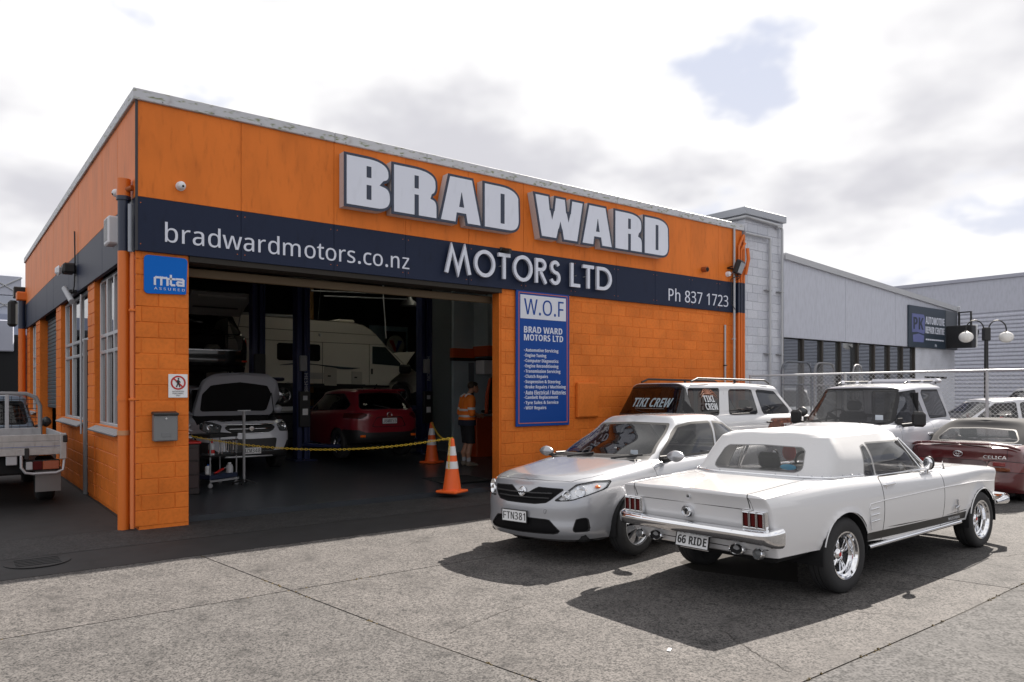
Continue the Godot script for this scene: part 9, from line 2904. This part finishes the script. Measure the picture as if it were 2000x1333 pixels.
	var rh: Node3D = put.call("red_handle_tool", "red handled tool lying on the lower trolley tray", "tool", V(0.0, 0.25, 0.1), rag, MT.red)
	part("tip", tb([V(0.1, 0.05, 0), V(0.2, 0.085, 0)], 0.012, 8), MT.chrome_soft, rh)
	var bt := MB.new()
	bt.box(V(-0.045, 0, -0.03), V(0.045, 0.15, 0.03), 0.015)
	var bo: Node3D = put.call("white_bottle", "small white bottle at the left of the lower trolley tray", "bottle", V(-0.24, 0.22, 0.1), bt, MT.plate)
	part("cap", tb([V(0, 0.15, 0), V(0, 0.18, 0)], 0.016, 10), MT.blue, bo)
	# red topped dark cabinet hard against the pier, with bundled hose
	var cb := thing("tool_cabinet", "dark cabinet with red top just inside the door behind the pier", "cabinet", V(1.05, floor_y(-2.2), -2.45))
	part("carcass", bx(V(-0.28, 0, -0.3), V(0.28, 0.80, 0.3), 0.01), mat(lin(0.02, 0.012, 0.012), 0.5), cb)
	part("red_top", bx(V(-0.3, 0.80, -0.32), V(0.3, 0.84, 0.32), 0.01), MT.red, cb)
	for k in 3: part("drawer", bx(V(-0.26, 0.1 + k * 0.22, 0.3), V(0.26, 0.30 + k * 0.22, 0.315), 0.006), mat(lin(0.03, 0.012, 0.012), 0.4), cb)
	var hz := thing("hose_coil", "pale clear hose coil heaped on the red topped cabinet", "hose", V(1.08, floor_y(-2.2) + 0.86, -2.3))
	var hm := []
	for k in 60:
		var a := k * 0.55
		hm.append(V(cos(a) * (0.14 + 0.03 * sin(k * 1.3)), 0.02 + 0.0035 * k + 0.02 * sin(k * 0.9), sin(a) * (0.14 + 0.03 * cos(k * 1.7))))
	part("coil", tb(hm, 0.016, 6), mat(lin(0.5, 0.52, 0.56), 0.25), hz)
	# stand in front of the silver SUV
	var js := thing("support_stand", "tall slim steel support stand in front of the HZM348 plate", "stand", V(2.22, floor_y(-2.7), -2.75))
	part("pole", tb([V(0, 0.06, 0), V(0, 1.28, 0)], [0.022, 0.028], 10), MT.grey, js)
	part("head_bar", bx(V(-0.11, 1.28, -0.02), V(0.11, 1.30, 0.02), 0.004), MT.light_grey, js)
	for a in 4:
		part("foot", tb([V(0, 0.1, 0), V(cos(a * PI / 2 + 0.5) * 0.2, 0.03, sin(a * PI / 2 + 0.5) * 0.2)], 0.016, 6), MT.black, js)
	var mt := thing("door_mat", "flat black rubber mat on the workshop floor by the right jamb", "mat", V(5.75, floor_y(-1.3) + 0.004, -1.35), -0.1)
	var mm := MB.new()
	mm.box(V(-0.55, 0, -0.5), V(0.45, 0.012, 0.5), 0.004)
	part("rubber", mm, MT.black, mt)
	var rib := MB.new()
	for k in 12: rib.box(V(-0.52, 0.011, -0.46 + k * 0.08), V(0.42, 0.016, -0.43 + k * 0.08))
	part("ribs", rib, MT.rubber, mt)
	# small litter and covers outside
	var pl := thing("paper_scrap", "white scrap of paper lying on the concrete in the foreground", "litter", V(1.98, ground_y(1.98, 6.93) + 0.006, 6.93), 0.5)
	part("scrap", bx(V(-0.03, 0, -0.012), V(0.03, 0.004, 0.012), 0.001), MT.plate, pl)
	var dc := thing("drain_cover", "dark round drain cover in the gutter at the far left", "drain cover", V(-1.15, ground_y(-1.15, 1.12) + 0.004, 1.12))
	var dm := MB.new()
	dm.lathe([Vector2(0.30, 0.0), Vector2(0.30, 0.004), Vector2(0.27, 0.004), Vector2(0.265, 0.003), Vector2(0.0, 0.003)], 32)
	part("rim", dm, MT.gutter, dc)
	var ds := MB.new()
	for k in 5: ds.box(V(-0.2, 0.003, -0.16 + k * 0.08 - 0.012), V(0.2, 0.009, -0.16 + k * 0.08 + 0.012), 0.003)
	part("ribs", ds, MT.gutter, dc)
